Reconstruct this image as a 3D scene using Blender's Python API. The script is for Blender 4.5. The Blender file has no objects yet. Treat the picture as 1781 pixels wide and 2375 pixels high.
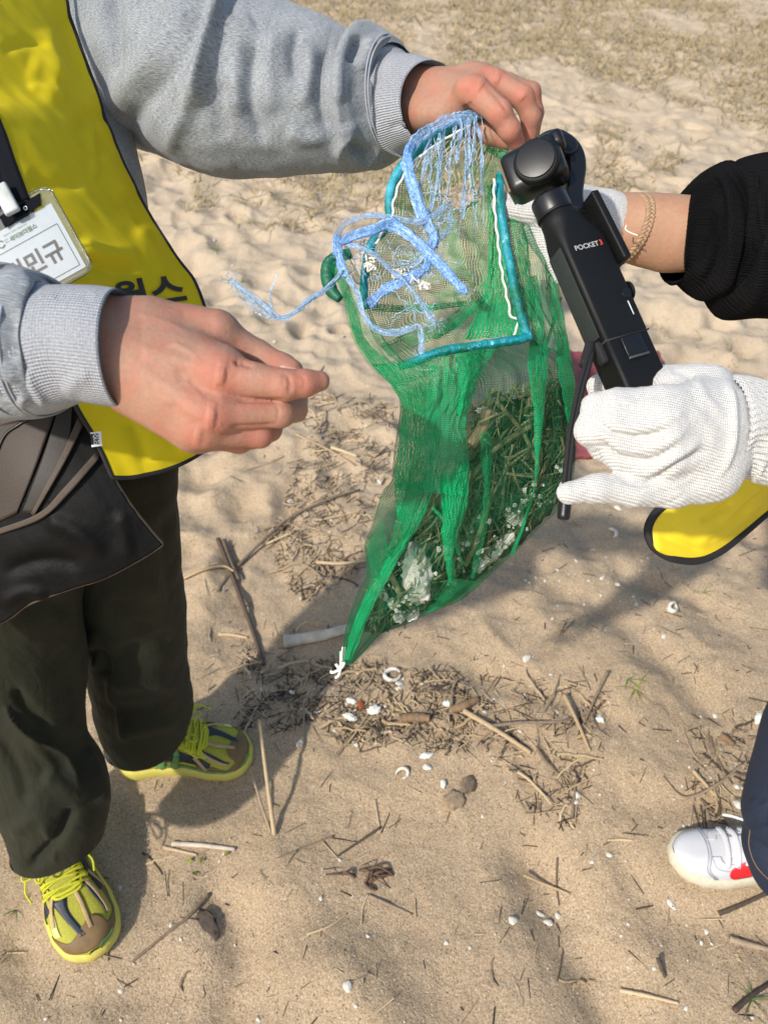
import bpy, bmesh, math, random
import numpy as np
from mathutils import Vector, Matrix
from mathutils.bvhtree import BVHTree
random.seed(7); rng = np.random.default_rng(7)
sc = bpy.context.scene; COL = sc.collection
PI = math.pi
# ------------------------------------------------------------------ camera, sky, sun, exposure
FPX = 1784.0; CX, CY = 890.5, 1187.5; CAMH = 1.4; PITCH = math.radians(45)
cd = bpy.data.cameras.new('camera'); cam = bpy.data.objects.new('camera', cd); COL.objects.link(cam)
cam.location = (0, 0, CAMH); cam.rotation_euler = (PI/2-PITCH, 0, 0)
cd.sensor_fit = 'VERTICAL'; cd.sensor_height = 24; cd.lens = 24*FPX/2375
cd.clip_start = .02; cd.clip_end = 2000
cd.dof.use_dof = True; cd.dof.focus_distance = .78; cd.dof.aperture_fstop = 6.0
sc.camera = cam
w = bpy.data.worlds.new('World'); sc.world = w; w.use_nodes = True
SUN_EL = math.radians(43); SUN_TR = math.radians(45)          # travel azimuth, to the right of straight away
travel = Vector((math.cos(SUN_EL)*math.sin(SUN_TR), math.cos(SUN_EL)*math.cos(SUN_TR), -math.sin(SUN_EL)))
nt = w.node_tree; nt.nodes.clear()
sky = nt.nodes.new('ShaderNodeTexSky'); sky.sky_type = 'NISHITA'; sky.sun_disc = False
sky.sun_elevation = SUN_EL; sky.sun_rotation = math.atan2(-travel.x, -travel.y); sky.air_density = 1.3; sky.dust_density = 2.0
bg = nt.nodes.new('ShaderNodeBackground'); bg.inputs[1].default_value = .15
wo = nt.nodes.new('ShaderNodeOutputWorld')
nt.links.new(sky.outputs[0], bg.inputs[0]); nt.links.new(bg.outputs[0], wo.inputs[0])
sl = bpy.data.lights.new('sun', 'SUN'); sl.energy = 3.9; sl.angle = math.radians(1.6); sl.color = (1, .94, .85)
so = bpy.data.objects.new('sun', sl); COL.objects.link(so); so.rotation_euler = travel.to_track_quat('-Z', 'Y').to_euler()
so.location = (-3, -3, 6)
sc.view_settings.view_transform = 'Standard'; sc.view_settings.look = 'None'
sc.view_settings.exposure = 0.12; sc.view_settings.gamma = 1
sc.cycles.transparent_max_bounces = 32; sc.cycles.max_bounces = 8
# ------------------------------------------------------------------ photo pixel + distance -> place in the world
UP = np.array([0, math.sin(PITCH), math.cos(PITCH)]); FW = np.array([0, math.cos(PITCH), -math.sin(PITCH)]); RT = np.array([1., 0, 0])
C0 = np.array([0, 0, CAMH])
def P(x, y, d):
    x = np.asarray(x, float); y = np.asarray(y, float); d = np.asarray(d, float)
    u = (x-CX)/FPX*d; v = -(y-CY)/FPX*d
    return C0 + u[..., None]*RT + v[..., None]*UP + d[..., None]*FW
def proj(V):
    r = V-C0; d = r@FW
    return CX+(r@RT)/d*FPX, CY-(r@UP)/d*FPX, d
# ------------------------------------------------------------------ noise
_perm = rng.permutation(4096); _g = rng.normal(size=(4096, 3)); _g /= np.linalg.norm(_g, axis=1)[:, None]
def pn(x, y, z=0.0):
    x, y, z = np.broadcast_arrays(np.asarray(x, float), np.asarray(y, float), np.asarray(z, float))
    xi = np.floor(x).astype(int); yi = np.floor(y).astype(int); zi = np.floor(z).astype(int)
    xf, yf, zf = x-xi, y-yi, z-zi
    fu = xf**3*(xf*(xf*6-15)+10); fv = yf**3*(yf*(yf*6-15)+10); fz = zf**3*(zf*(zf*6-15)+10)
    def gr(a, b, c):
        h = _perm[(_perm[(_perm[(xi+a) & 4095]+yi+b) & 4095]+zi+c) & 4095]
        g = _g[h]; return g[..., 0]*(xf-a)+g[..., 1]*(yf-b)+g[..., 2]*(zf-c)
    L = lambda a, b, t: a+(b-a)*t
    r = L(L(L(gr(0,0,0), gr(1,0,0), fu), L(gr(0,1,0), gr(1,1,0), fu), fv), L(L(gr(0,0,1), gr(1,0,1), fu), L(gr(0,1,1), gr(1,1,1), fu), fv), fz)
    return r*1.6
def sstep(a, b, x):
    t = np.clip((x-a)/(b-a), 0, 1); return t*t*(3-2*t)
def cat(pts, n):
    """Catmull-Rom through pts (k,m) by chord length -> n samples"""
    p = np.asarray(pts, float)
    if len(p) == 2: t = np.linspace(0, 1, n)[:, None]; return p[0]*(1-t)+p[1]*t
    e = np.vstack([2*p[0]-p[1], p, 2*p[-1]-p[-2]])
    L = np.r_[0, np.cumsum(np.maximum(np.linalg.norm(np.diff(p, axis=0), axis=1), 1e-9))]; s = np.linspace(0, L[-1], n)
    k = np.clip(np.searchsorted(L, s, side='right')-1, 0, len(p)-2); t = ((s-L[k])/(L[k+1]-L[k]))[:, None]
    a, b, c, d = e[k], e[k+1], e[k+2], e[k+3]
    return .5*((2*b)+(-a+c)*t+(2*a-5*b+4*c-d)*t*t+(-a+3*b-3*c+d)*t**3)
# ------------------------------------------------------------------ meshes
def link(name, me, mat=None, parent=None, smooth=True):
    o = bpy.data.objects.new(name, me); COL.objects.link(o)
    if mat and not me.materials: me.materials.append(mat)
    if smooth: me.polygons.foreach_set('use_smooth', [True]*len(me.polygons))
    if parent: o.parent = parent
    return o
def tag(o, label=None, cat_=None, group=None, kind=None):
    if label: o['label'] = label
    if cat_: o['category'] = cat_
    if group: o['group'] = group
    if kind: o['kind'] = kind
    return o
def empty(name, loc, label, cat_, group=None):
    o = bpy.data.objects.new(name, None); COL.objects.link(o); o.location = loc; o.empty_display_size = .02
    return tag(o, label, cat_, group)
def put(o, parent):
    """parent keeping world place"""
    o.parent = parent; o.matrix_parent_inverse = parent_matrix(parent).inverted(); return o
def parent_matrix(p):
    m = p.matrix_basis.copy()
    if p.parent: m = parent_matrix(p.parent) @ p.matrix_parent_inverse @ m
    return m
def mesh(name, V, F, uv=None):
    me = bpy.data.meshes.new(name); V = np.ascontiguousarray(V, dtype=np.float32); n = len(V)
    me.vertices.add(n); me.vertices.foreach_set('co', V.ravel())
    F = np.asarray(F)
    k = F.shape[1]; me.loops.add(F.size); me.loops.foreach_set('vertex_index', F.ravel().astype(np.int32))
    me.polygons.add(len(F)); me.polygons.foreach_set('loop_start', np.arange(0, F.size, k, dtype=np.int32))
    if uv is not None:
        l = me.uv_layers.new(name='UVMap'); l.data.foreach_set('uv', np.asarray(uv, np.float32)[F.ravel()].ravel())
    me.update(calc_edges=True); me.validate(); return me
def gridF(n, m, cu=False):
    """faces of n rows x m columns (cu: columns closed)"""
    i = np.arange(n-1)[:, None]; j = np.arange(m if cu else m-1)[None, :]; j2 = (j+1) % m
    return np.stack([i*m+j, i*m+j2, (i+1)*m+j2, (i+1)*m+j], -1).reshape(-1, 4)
def vnormals(V, F):
    q = V[F]; fn = np.cross(q[:, 2]-q[:, 0], q[:, (3 if F.shape[1] == 4 else 1)]-q[:, 1]) if F.shape[1] == 4 else np.cross(q[:, 1]-q[:, 0], q[:, 2]-q[:, 0])
    N = np.zeros_like(V)
    for k in range(F.shape[1]): np.add.at(N, F[:, k], fn)
    return N/np.maximum(np.linalg.norm(N, axis=1), 1e-12)[:, None]
def out_normals(V, F):
    N = vnormals(V, F); c = V.mean(0)
    if np.sum(N*(V-c)) < 0: N = -N
    return N
def sculpt(V, N, strokes, facing=True):
    """folds and creases: each stroke is (photo polyline, width px, height m[, 's']) pressed into the side that faces the lens"""
    x, y, d = proj(V); Vn = V.copy(); tc = C0-V; tc /= np.linalg.norm(tc, axis=1)[:, None]
    wgt = np.clip(np.sum(N*tc, 1)*2.5+.15, 0, 1) if facing else np.ones(len(V))
    for st in strokes:
        pts, wd, amp = st[:3]; mode = st[3] if len(st) > 3 else 'g'
        q = cat(pts, 20) if len(pts) > 2 else np.asarray(pts, float)
        seg = np.diff(q, axis=0); Ls = np.linalg.norm(seg, axis=1); L = np.r_[0, np.cumsum(Ls)]; tot = L[-1]
        lo = q.min(0)-4*wd; hi = q.max(0)+4*wd
        idx = np.where((x > lo[0]) & (x < hi[0]) & (y > lo[1]) & (y < hi[1]))[0]
        if len(idx) == 0: continue
        px, py = x[idx], y[idx]; best = np.full(len(idx), 1e9); bt = np.zeros(len(idx)); bs = np.zeros(len(idx))
        for k in range(len(seg)):
            ex, ey = seg[k]; rx, ry = px-q[k, 0], py-q[k, 1]
            t = np.clip((rx*ex+ry*ey)/max(Ls[k]**2, 1e-9), 0, 1); dd = np.hypot(rx-t*ex, ry-t*ey); m = dd < best
            best[m] = dd[m]; bt[m] = (L[k]+t[m]*Ls[k])/tot; bs[m] = np.sign(ex*ry[m]-ey*rx[m])
        tp = sstep(0, .22, bt)*sstep(0, .22, 1-bt) if mode != 'r' else 1.0
        if mode == 's':   # overlapping fold: high on the positive side, steep fall on the other
            sd = best*bs; prof = np.where(sd > 0, np.exp(-(sd/wd)), np.exp(-((sd/(wd*.22))**2)))
        else: prof = np.exp(-(best/wd)**2)
        Vn[idx] += N[idx]*(amp*prof*tp*wgt[idx])[:, None]
    return Vn
def smin(a, b, k):
    h = np.clip(.5+.5*(b-a)/k, 0, 1); return b+(a-b)*h-k*h*(1-h)
def caps(p, a, b, r1, r2, fl=None):
    """tapered capsule distance; fl=(dir, factor) flattens it"""
    ab = b-a; L2 = max(ab@ab, 1e-12); r = p-a; t = np.clip(r@ab/L2, 0, 1); e = r-t[..., None]*ab
    if fl is not None:
        n, k = fl; c = e@n; e = e+(c*(k-1))[..., None]*n
    return np.sqrt(np.sum(e*e, -1))-(r1+(r2-r1)*t)
def surface_nets(fn, lo, hi, h):
    nx, ny, nz = [int(math.ceil((hi[i]-lo[i])/h))+1 for i in range(3)]
    ax = [lo[i]+h*np.arange(n) for i, n in enumerate((nx, ny, nz))]
    g = np.stack(np.meshgrid(*ax, indexing='ij'), -1); D = np.empty((nx, ny, nz))
    for i in range(0, nx, 16): D[i:i+16] = fn(g[i:i+16])
    S = D < 0; cnt = np.zeros((nx-1, ny-1, nz-1)); acc = np.zeros((nx-1, ny-1, nz-1, 3))
    off = [(i, j, k) for i in (0, 1) for j in (0, 1) for k in (0, 1)]
    sl_ = lambda o: tuple(slice(o[i], D.shape[i]-1+o[i]) for i in range(3))
    for a in off:
        for d_ in range(3):
            if a[d_]: continue
            b = list(a); b[d_] = 1; b = tuple(b)
            da, db = D[sl_(a)], D[sl_(b)]; m = (da < 0) != (db < 0)
            t = np.where(m, da/np.where(m, da-db, 1), 0)
            for q in range(3): acc[..., q] += np.where(m, a[q]+(t if q == d_ else 0), 0)
            cnt += m
    act = cnt > 0; ids = -np.ones(cnt.shape, int); ids[act] = np.arange(act.sum())
    I = np.argwhere(act); V = np.array(lo)+h*(I+acc[act]/cnt[act][:, None]); F = []
    for d_ in range(3):
        o1, o2 = (d_+1) % 3, (d_+2) % 3
        sh = [slice(1, -1)]*3; sh[d_] = slice(0, -1); shb = [slice(1, -1)]*3; shb[d_] = slice(1, None)
        A, B = S[tuple(sh)], S[tuple(shb)]
        for flip, M in ((False, A & ~B), (True, ~A & B)):
            c = np.argwhere(M)
            if not len(c): continue
            for q in range(3):
                if q != d_: c[:, q] += 1
            def at(u, v):
                e = c.copy(); e[:, o1] -= u; e[:, o2] -= v; return ids[e[:, 0], e[:, 1], e[:, 2]]
            f = np.stack([at(1, 1), at(0, 1), at(0, 0), at(1, 0)], -1)
            F.append(f[:, ::-1] if flip else f)
    F = np.vstack(F); F = F[(F >= 0).all(1)]
    return V, F
def relax(V, F, it=2, lam=.5):
    e = np.vstack([F[:, [0, 1]], F[:, [1, 2]], F[:, [2, 3]], F[:, [3, 0]]]); e = np.vstack([e, e[:, ::-1]])
    deg = np.bincount(e[:, 0], minlength=len(V))[:, None]
    for _ in range(it):
        s = np.stack([np.bincount(e[:, 0], weights=V[e[:, 1], q], minlength=len(V)) for q in range(3)], 1)
        V = V+lam*(s/np.maximum(deg, 1)-V)
    return V
def chain(pts):
    """[(px,py,d,r),...] -> list of capsules in the world"""
    q = [(P(a[0], a[1], a[2]), a[3]) for a in pts]
    return [(q[i][0], q[i+1][0], q[i][1], q[i+1][1]) for i in range(len(q)-1)]
def organic(groups, h=.0012, k=.009, kj=.004, kf=.0018, fl=None):
    """groups: {'palm': [chains], 'fingers': [chains]} -> blended skin"""
    pal = [c for ch in groups['palm'] for c in chain(ch)]; fin = [chain(ch) for ch in groups['fingers']]
    allc = pal+[c for f in fin for c in f]; pts = np.array([c[0] for c in allc]+[c[1] for c in allc]); rs = np.array([c[2] for c in allc]+[c[3] for c in allc])
    lo = (pts-rs[:, None]).min(0)-.006; hi = (pts+rs[:, None]).max(0)+.006
    def fn(p):
        d = None
        for c in pal:
            e = caps(p, *c, fl=fl); d = e if d is None else smin(d, e, k)
        D = None
        for f in fin:
            x = None
            for c in f:
                e = caps(p, *c); x = e if x is None else smin(x, e, kj)
            D = x if D is None else smin(D, x, kf)
        return d if D is None else (D if d is None else smin(d, D, k*.75))
    V, F = surface_nets(fn, lo, hi, h); V = relax(V, F, 2)
    return V, F
def loft(st, n, m, flat=.9, lip=0.0, lipin=.93, start=0.):
    """st: rows (Tx,Ty,Bx,By,depth,flat,lean_m). ring = c + a cos + b sin"""
    st = np.array([list(s)+[flat, 0][len(s)-5:] if len(s) < 7 else list(s) for s in st], float)
    c2 = (st[:, :2]+st[:, 2:4])/2; key = np.hstack([st])
    # sample along by centre chord
    L = np.r_[0, np.cumsum(np.maximum(np.linalg.norm(np.diff(c2, axis=0), axis=1), 1))]
    e = np.vstack([2*key[0]-key[1], key, 2*key[-1]-key[-2]]); s = np.linspace(0, L[-1], n)
    k = np.clip(np.searchsorted(L, s, side='right')-1, 0, len(L)-2); t = ((s-L[k])/(L[k+1]-L[k]))[:, None]
    a_, b_, c_, d_ = e[k], e[k+1], e[k+2], e[k+3]
    R = .5*((2*b_)+(-a_+c_)*t+(2*a_-5*b_+4*c_-d_)*t*t+(-a_+3*b_-3*c_+d_)*t**3)
    T = P(R[:, 0], R[:, 1], R[:, 4]); B = P(R[:, 2], R[:, 3], R[:, 4]); c = (T+B)/2; a = (T-B)/2
    ax = np.gradient(c, axis=0); ax /= np.linalg.norm(ax, axis=1)[:, None]
    al = np.linalg.norm(a, axis=1)[:, None]
    b = np.cross(ax, a); b /= np.linalg.norm(b, axis=1)[:, None]
    sgn = np.sign(np.sum(b*(C0-c), 1))[:, None]; b = b*sgn*al*R[:, 5:6]+ax*R[:, 6:7]
    if lip:
        for q in (.35, 1.0):
            c = np.vstack([c, c[n-1]-ax[n-1]*lip*(q if q == 1 else -.1)]); a = np.vstack([a, a[n-1]*(lipin if q == 1 else .985)]); b = np.vstack([b, b[n-1]*(lipin if q == 1 else .985)])
    ph = np.linspace(0, 2*PI, m, endpoint=False)[None, :, None]
    V = (c[:, None]+a[:, None]*np.cos(ph)+b[:, None]*np.sin(ph)).reshape(-1, 3)
    nn = len(c); F = gridF(nn, m, True)
    vl = np.r_[0, np.cumsum(np.linalg.norm(np.diff(c, axis=0), axis=1))]; circ = 2*PI*al.mean()
    uv = np.stack(np.broadcast_arrays((np.arange(m)/m*circ)[None, :], vl[:, None]), -1).reshape(-1, 2)
    return V, F, uv, nn
def tube(pts, r, m=8, n=None, caps_=True, flat=1.0, tw=None):
    p = np.asarray(pts, float); r = np.asarray(r, float)
    if n:
        if r.ndim == 0: r = np.full(len(p), float(r))
        q = cat(np.hstack([p, r[:, None]]), n); p, r = q[:, :3], q[:, 3]
    elif r.ndim == 0: r = np.full(len(p), float(r))
    t = np.gradient(p, axis=0); t /= np.maximum(np.linalg.norm(t, axis=1), 1e-9)[:, None]
    u = np.cross(t[0], [0, 0, 1.]); u = u if np.linalg.norm(u) > .1 else np.cross(t[0], [1., 0, 0]); U = []
    for i in range(len(p)):
        u = u-t[i]*(u@t[i]); u /= max(np.linalg.norm(u), 1e-9); U.append(u)
    U = np.array(U); W = np.cross(t, U)
    if tw is not None:
        cs, sn = np.cos(tw)[:, None], np.sin(tw)[:, None]; U, W = U*cs+W*sn, W*cs-U*sn
    ph = np.linspace(0, 2*PI, m, endpoint=False)[None, :, None]
    V = p[:, None]+(U[:, None]*np.cos(ph)+W[:, None]*np.sin(ph)*flat)*r[:, None, None]
    F = gridF(len(p), m, True); V = V.reshape(-1, 3)
    if caps_:
        k = len(V); V = np.vstack([V, p[:1], p[-1:]]); j = np.arange(m); j2 = (j+1) % m; b0 = (len(p)-1)*m
        F = np.vstack([F, np.stack([j2, j, np.full(m, k), np.full(m, k)], -1), np.stack([b0+j, b0+j2, np.full(m, k+1), np.full(m, k+1)], -1)])
    return V, F
def clean(me):
    bm = bmesh.new(); bm.from_mesh(me); bmesh.ops.remove_doubles(bm, verts=bm.verts, dist=1e-7); bm.to_mesh(me); bm.free(); return me
def tmesh(name, *a, **k):
    V, F = tube(*a, **k); me = bpy.data.meshes.new(name)
    me.from_pydata(V.tolist(), [], [list(dict.fromkeys(f)) for f in F.tolist()]); me.update(); return me
def joined(name, VFs):
    Vs, Fs, o = [], [], 0
    for V, F in VFs: Vs.append(V); Fs += [[o+i for i in dict.fromkeys(f)] for f in F.tolist()]; o += len(V)
    me = bpy.data.meshes.new(name); me.from_pydata(np.vstack(Vs).tolist(), [], Fs); me.update(); return me
def ribbon(pts, wd, n=40, tw=0., wob=.0, seed=0):
    """flat thin strip along world points"""
    p = cat(pts, n); t = np.gradient(p, axis=0); t /= np.linalg.norm(t, axis=1)[:, None]
    vw = C0-p; vw /= np.linalg.norm(vw, axis=1)[:, None]; s = np.cross(t, vw); s /= np.linalg.norm(s, axis=1)[:, None]
    k = np.linspace(0, 1, n); ang = tw*np.sin(k*7+seed)+.5*pn(k*5, seed*3.1); nn = np.cross(s, t)
    wv = wd*(1+.35*pn(k*9, seed+.5)+.25*pn(k*34, seed+2.5))*np.clip(np.minimum(k, 1-k)*14+.35, 0, 1)
    rows = []
    for q, bow in ((-1, 0), (-.5, .25), (0, -.2), (.5, .3), (1, 0)):
        off = s*np.cos(ang)[:, None]+nn*np.sin(ang)[:, None]
        rows.append(p+off*(wv*q/2)[:, None]+nn*(bow*wd*.14+wob*pn(k*30, q*3+seed))[:, None])
    V = np.stack(rows, 1).reshape(-1, 3); L_ = np.r_[0, np.cumsum(np.linalg.norm(np.diff(p, axis=0), axis=1))]; ribbon.uv = np.stack(np.broadcast_arrays(np.linspace(0, wd, 5)[None, :]+seed*.37, L_[:, None]), -1).reshape(-1, 2); return V, gridF(n, 5)
def sheet(L, R, n, m, bulge=0., mid=None):
    """surface between two curves of (px,py,depth)"""
    l, r = cat(L, n), cat(R, n); s = np.linspace(0, 1, m)[None, :, None]
    q = l[:, None]*(1-s)+r[:, None]*s
    if mid is not None:
        mm = cat(mid, n); q = q+(mm[:, None]-(l[:, None]+r[:, None])/2)*(4*s*(1-s))
    q[..., 2] -= bulge*np.sin(PI*s[..., 0])
    V = P(q[..., 0], q[..., 1], q[..., 2]); 
    du = np.r_[0, np.cumsum(np.linalg.norm(np.diff(V.mean(1), axis=0), axis=1))]; wm = np.linalg.norm(V[:, -1]-V[:, 0], axis=1).mean()
    uv = np.stack(np.broadcast_arrays(np.linspace(0, wm, m)[None, :], du[:, None]), -1)
    return V.reshape(-1, 3), gridF(n, m), uv.reshape(-1, 2)
def box(sx, sy, sz, bev=.002, seg=3, loc=(0, 0, 0), rot=None):
    bm = bmesh.new(); bmesh.ops.create_cube(bm, size=1); bmesh.ops.scale(bm, vec=(sx, sy, sz), verts=bm.verts)
    if bev: bmesh.ops.bevel(bm, geom=bm.edges[:], offset=bev, segments=seg, profile=.5, affect='EDGES')
    if rot is not None: bmesh.ops.rotate(bm, cent=(0, 0, 0), matrix=rot.to_3x3(), verts=bm.verts)
    bmesh.ops.translate(bm, vec=loc, verts=bm.verts); me = bpy.data.meshes.new('box'); bm.to_mesh(me); bm.free(); return me
def cyl(r, h, bev=.001, seg=40, loc=(0, 0, 0), rot=None, r2=None):
    bm = bmesh.new(); bmesh.ops.create_cone(bm, cap_ends=True, segments=seg, radius1=r, radius2=r if r2 is None else r2, depth=h)
    if bev: bmesh.ops.bevel(bm, geom=[e for e in bm.edges if any(len(f.verts) > 4 for f in e.link_faces)], offset=bev, segments=3, profile=.5, affect='EDGES')
    if rot is not None: bmesh.ops.rotate(bm, cent=(0, 0, 0), matrix=rot.to_3x3(), verts=bm.verts)
    bmesh.ops.translate(bm, vec=loc, verts=bm.verts); me = bpy.data.meshes.new('cyl'); bm.to_mesh(me); bm.free(); return me
def merge_me(ms):
    bm = bmesh.new()
    for m in ms: bm.from_mesh(m)
    me = bpy.data.meshes.new('m'); bm.to_mesh(me); bm.free(); return me
# ------------------------------------------------------------------ materials
class NT:
    def __init__(s, name):
        s.m = bpy.data.materials.new(name); s.m.use_nodes = True; s.t = s.m.node_tree; s.t.nodes.clear()
        s.out = s.n('OutputMaterial'); 
    def n(s, ty, **k):
        o = s.t.nodes.new('ShaderNode'+ty)
        for a, b in k.items(): setattr(o, a, b)
        return o
    def l(s, a, b): s.t.links.new(a, b)
    def co(s, kind='Object', scale=(1, 1, 1)):
        c = s.n('TexCoord'); mp = s.n('Mapping'); mp.inputs['Scale'].default_value = scale; s.l(c.outputs[kind], mp.inputs[0]); return mp.outputs[0]
    def noise(s, vec, scale, det=4, rough=.55, dist=0):
        o = s.n('TexNoise'); o.inputs['Scale'].default_value = scale; o.inputs['Detail'].default_value = det; o.inputs['Roughness'].default_value = rough
        o.inputs['Distortion'].default_value = dist; s.l(vec, o.inputs['Vector']); return o.outputs['Fac']
    def ramp(s, f, stops):
        o = s.n('ValToRGB'); e = o.color_ramp.elements
        while len(e) < len(stops): e.new(.5)
        for i, (p, c) in enumerate(stops): e[i].position = p; e[i].color = tuple(c)+(1,) if len(c) == 3 else c
        s.l(f, o.inputs[0]); return o.outputs[0]
    def math(s, op, a, b=None, c=None):
        o = s.n('Math', operation=op)
        for i, v in enumerate((a, b, c)):
            if v is None: continue
            if isinstance(v, (int, float)): o.inputs[i].default_value = v
            else: s.l(v, o.inputs[i])
        return o.outputs[0]
    def mix(s, f, a, b, bt='MIX'):
        o = s.n('MixRGB', blend_type=bt)
        for i, v in enumerate((f, a, b)):
            if isinstance(v, (int, float)): o.inputs[i].default_value = v
            elif isinstance(v, tuple): o.inputs[i].default_value = v+(1,) if len(v) == 3 else v
            else: s.l(v, o.inputs[i])
        return o.outputs[0]
    def bump(s, h, strength=.5, dist=.001, prev=None):
        o = s.n('Bump'); o.inputs['Strength'].default_value = strength; o.inputs['Distance'].default_value = dist; s.l(h, o.inputs['Height'])
        if prev: s.l(prev, o.inputs['Normal'])
        return o.outputs[0]
    def bsdf(s, col, rough=.7, nrm=None, **k):
        o = s.n('BsdfPrincipled')
        if isinstance(col, tuple): o.inputs['Base Color'].default_value = col+(1,)
        else: s.l(col, o.inputs['Base Color'])
        if isinstance(rough, (int, float)): o.inputs['Roughness'].default_value = rough
        else: s.l(rough, o.inputs['Roughness'])
        if nrm: s.l(nrm, o.inputs['Normal'])
        for a, b in k.items():
            i = o.inputs[a.replace('_', ' ')]
            if isinstance(b, (int, float, tuple)): i.default_value = b
            else: s.l(b, i)
        s.l(o.outputs[0], s.out.inputs[0]); return o
def simple(name, col, rough=.6, var=.15, scale=60, bumpd=.0004, bs=200, **k):
    t = NT(name); v = t.co(); f = t.noise(v, scale); c2 = tuple(max(0, x*(1-var)) for x in col); c3 = tuple(min(1, x*(1+var)) for x in col)
    c = t.ramp(f, [(.3, c2), (.7, c3)]); b = t.bump(t.noise(v, bs, 3), .6, bumpd); t.bsdf(c, rough, b, **k); return t.m
def m_fleece(name, c1, c2, rib=False):
    t = NT(name); uv = t.co('UV'); ob = t.co()
    st = t.co('UV', (1, .28, 1)) if not rib else t.co('UV', (1, .5, 1))
    f = t.noise(st, 850, 5, .8); f2 = t.noise(ob, 22, 3); fac = t.math('ADD', f, t.math('MULTIPLY', t.math('SUBTRACT', f2, .5), .18))
    c = t.ramp(fac, [(.38, c1), (.62, c2)])
    if rib:
        w = t.n('TexWave', wave_type='BANDS', bands_direction='X'); w.inputs['Scale'].default_value = 120; w.inputs['Distortion'].default_value = .5; w.inputs['Detail'].default_value = 2; t.l(uv, w.inputs[0])
        w2 = t.n('TexWave', wave_type='BANDS', bands_direction='Y'); w2.inputs['Scale'].default_value = 160; w2.inputs['Distortion'].default_value = 1.; t.l(uv, w2.inputs[0])
        c = t.mix(.22, c, t.ramp(w.outputs['Fac'], [(.1, c1), (.6, c2)])); h = t.math('ADD', w.outputs['Fac'], t.math('MULTIPLY', w2.outputs['Fac'], .35)); b = t.bump(h, .8, .0012)
        b = t.bump(f, .5, .0006, b)
    else: b = t.bump(f, .7, .0009); b = t.bump(t.noise(ob, 260, 3), .5, .0012, b)
    t.bsdf(c, .92, b, Sheen_Weight=0. if c2[0] < .1 else .2, Sheen_Roughness=.5, Specular_IOR_Level=.15); return t.m
M = {}
M['fleece'] = m_fleece('grey_fleece', (.13, .142, .155), (.38, .405, .43))
M['rib'] = m_fleece('grey_rib', (.22, .23, .26), (.48, .50, .54), True)
def m_skin(name, c, red=(.55, .2, .13)):
    t = NT(name); v = t.co(); f = t.noise(v, 28, 5); c1 = tuple(x*.86 for x in c)
    col = t.ramp(f, [(.32, c1), (.68, c)]); col = t.mix(t.ramp(t.noise(v, 55, 4), [(.42, (0, 0, 0)), (.72, (.6, .6, .6))]), col, red); col = t.mix(t.ramp(t.noise(v, 210, 4, .7), [(.40, (0, 0, 0)), (.65, (.45, .45, .45))]), col, tuple(x*.72 for x in c))
    at = t.n('Attribute', attribute_name='flush'); col = t.mix(t.math('MULTIPLY', at.outputs['Fac'], .75), col, red)
    spk = t.ramp(t.noise(v, 420, 2), [(.74, (0, 0, 0)), (.78, (.5, .5, .5))]); col = t.mix(spk, col, tuple(x*.55 for x in c))
    vo = t.n('TexVoronoi', feature='DISTANCE_TO_EDGE'); vo.inputs['Scale'].default_value = 900; t.l(v, vo.inputs['Vector'])
    b = t.bump(vo.outputs[0], .5, .0007); b = t.bump(t.noise(v, 240, 5, .65), .5, .0013, b)
    t.bsdf(col, .56, b, Subsurface_Weight=.18, Subsurface_Radius=(1, .35, .2), Subsurface_Scale=.004, Specular_IOR_Level=.28); return t.m
M['skin'] = m_skin('skin', (.43, .24, .165), (.47, .155, .105)); M['skin2'] = m_skin('skin_arm', (.46, .265, .165), (.42, .20, .12))
M['nail'] = simple('nail', (.62, .45, .40), .3, .05)
def m_vest():
    t = NT('yellow_vest_cloth'); v = t.co(); uv = t.co('UV'); c = t.ramp(t.noise(v, 6, 3), [(.3, (.66, .51, .010)), (.7, (.74, .58, .016))])
    w1 = t.noise(t.co('UV', (1, .15, 1)), 2500, 2); b = t.bump(t.noise(t.co('Object', (1, 1, .4)), 16, 3, .5, .6), .4, .004); b = t.bump(w1, .3, .0004, b)
    t.bsdf(c, .75, b, Specular_IOR_Level=.18); return t.m
M['vest'] = m_vest()
M['piping'] = simple('black_piping', (.012, .012, .014), .75)
M['black'] = simple('black_cloth', (.004, .0045, .008), .85, Specular_IOR_Level=.15)
def m_trouser():
    t = NT('olive_trouser_cloth'); v = t.co(); c = t.ramp(t.noise(v, 9, 4), [(.3, (.010, .0105, .0045)), (.7, (.021, .0215, .010))])
    b = t.bump(t.noise(t.co('UV', (1, .35, 1)), 14, 3, .5, .6), .6, .014); b = t.bump(t.noise(t.co('Object', (1, 1, .45)), 42, 4, .55, .8), .55, .005, b); b = t.bump(t.noise(v, 900, 2), .4, .0005, b)
    t.bsdf(c, .75, b, Sheen_Weight=.04, Specular_IOR_Level=.25); return t.m
M['trouser'] = m_trouser()
def m_leather():
    t = NT('black_pouch'); v = t.co(); f = t.noise(v, 700, 3, .7); c = t.ramp(t.noise(v, 40, 5), [(.4, (.0022, .0022, .0026)), (.8, (.006, .006, .006))])
    c = t.mix(t.ramp(t.noise(v, 1400, 2), [(.72, (0, 0, 0)), (.8, (.8, .8, .8))]), c, (.12, .10, .08))
    b = t.bump(f, .6, .0006); b = t.bump(t.noise(v, 18, 3, .5, 1), .5, .006, b); t.bsdf(c, .55, b, Specular_IOR_Level=.16); return t.m
M['pouch'] = m_leather()
M['pouch_brown'] = simple('brown_pouch_panel', (.032, .019, .0105), .6, .12, 30, .0006, 500)
M['trim'] = simple('brown_trim', (.055, .037, .023), .6)
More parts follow.
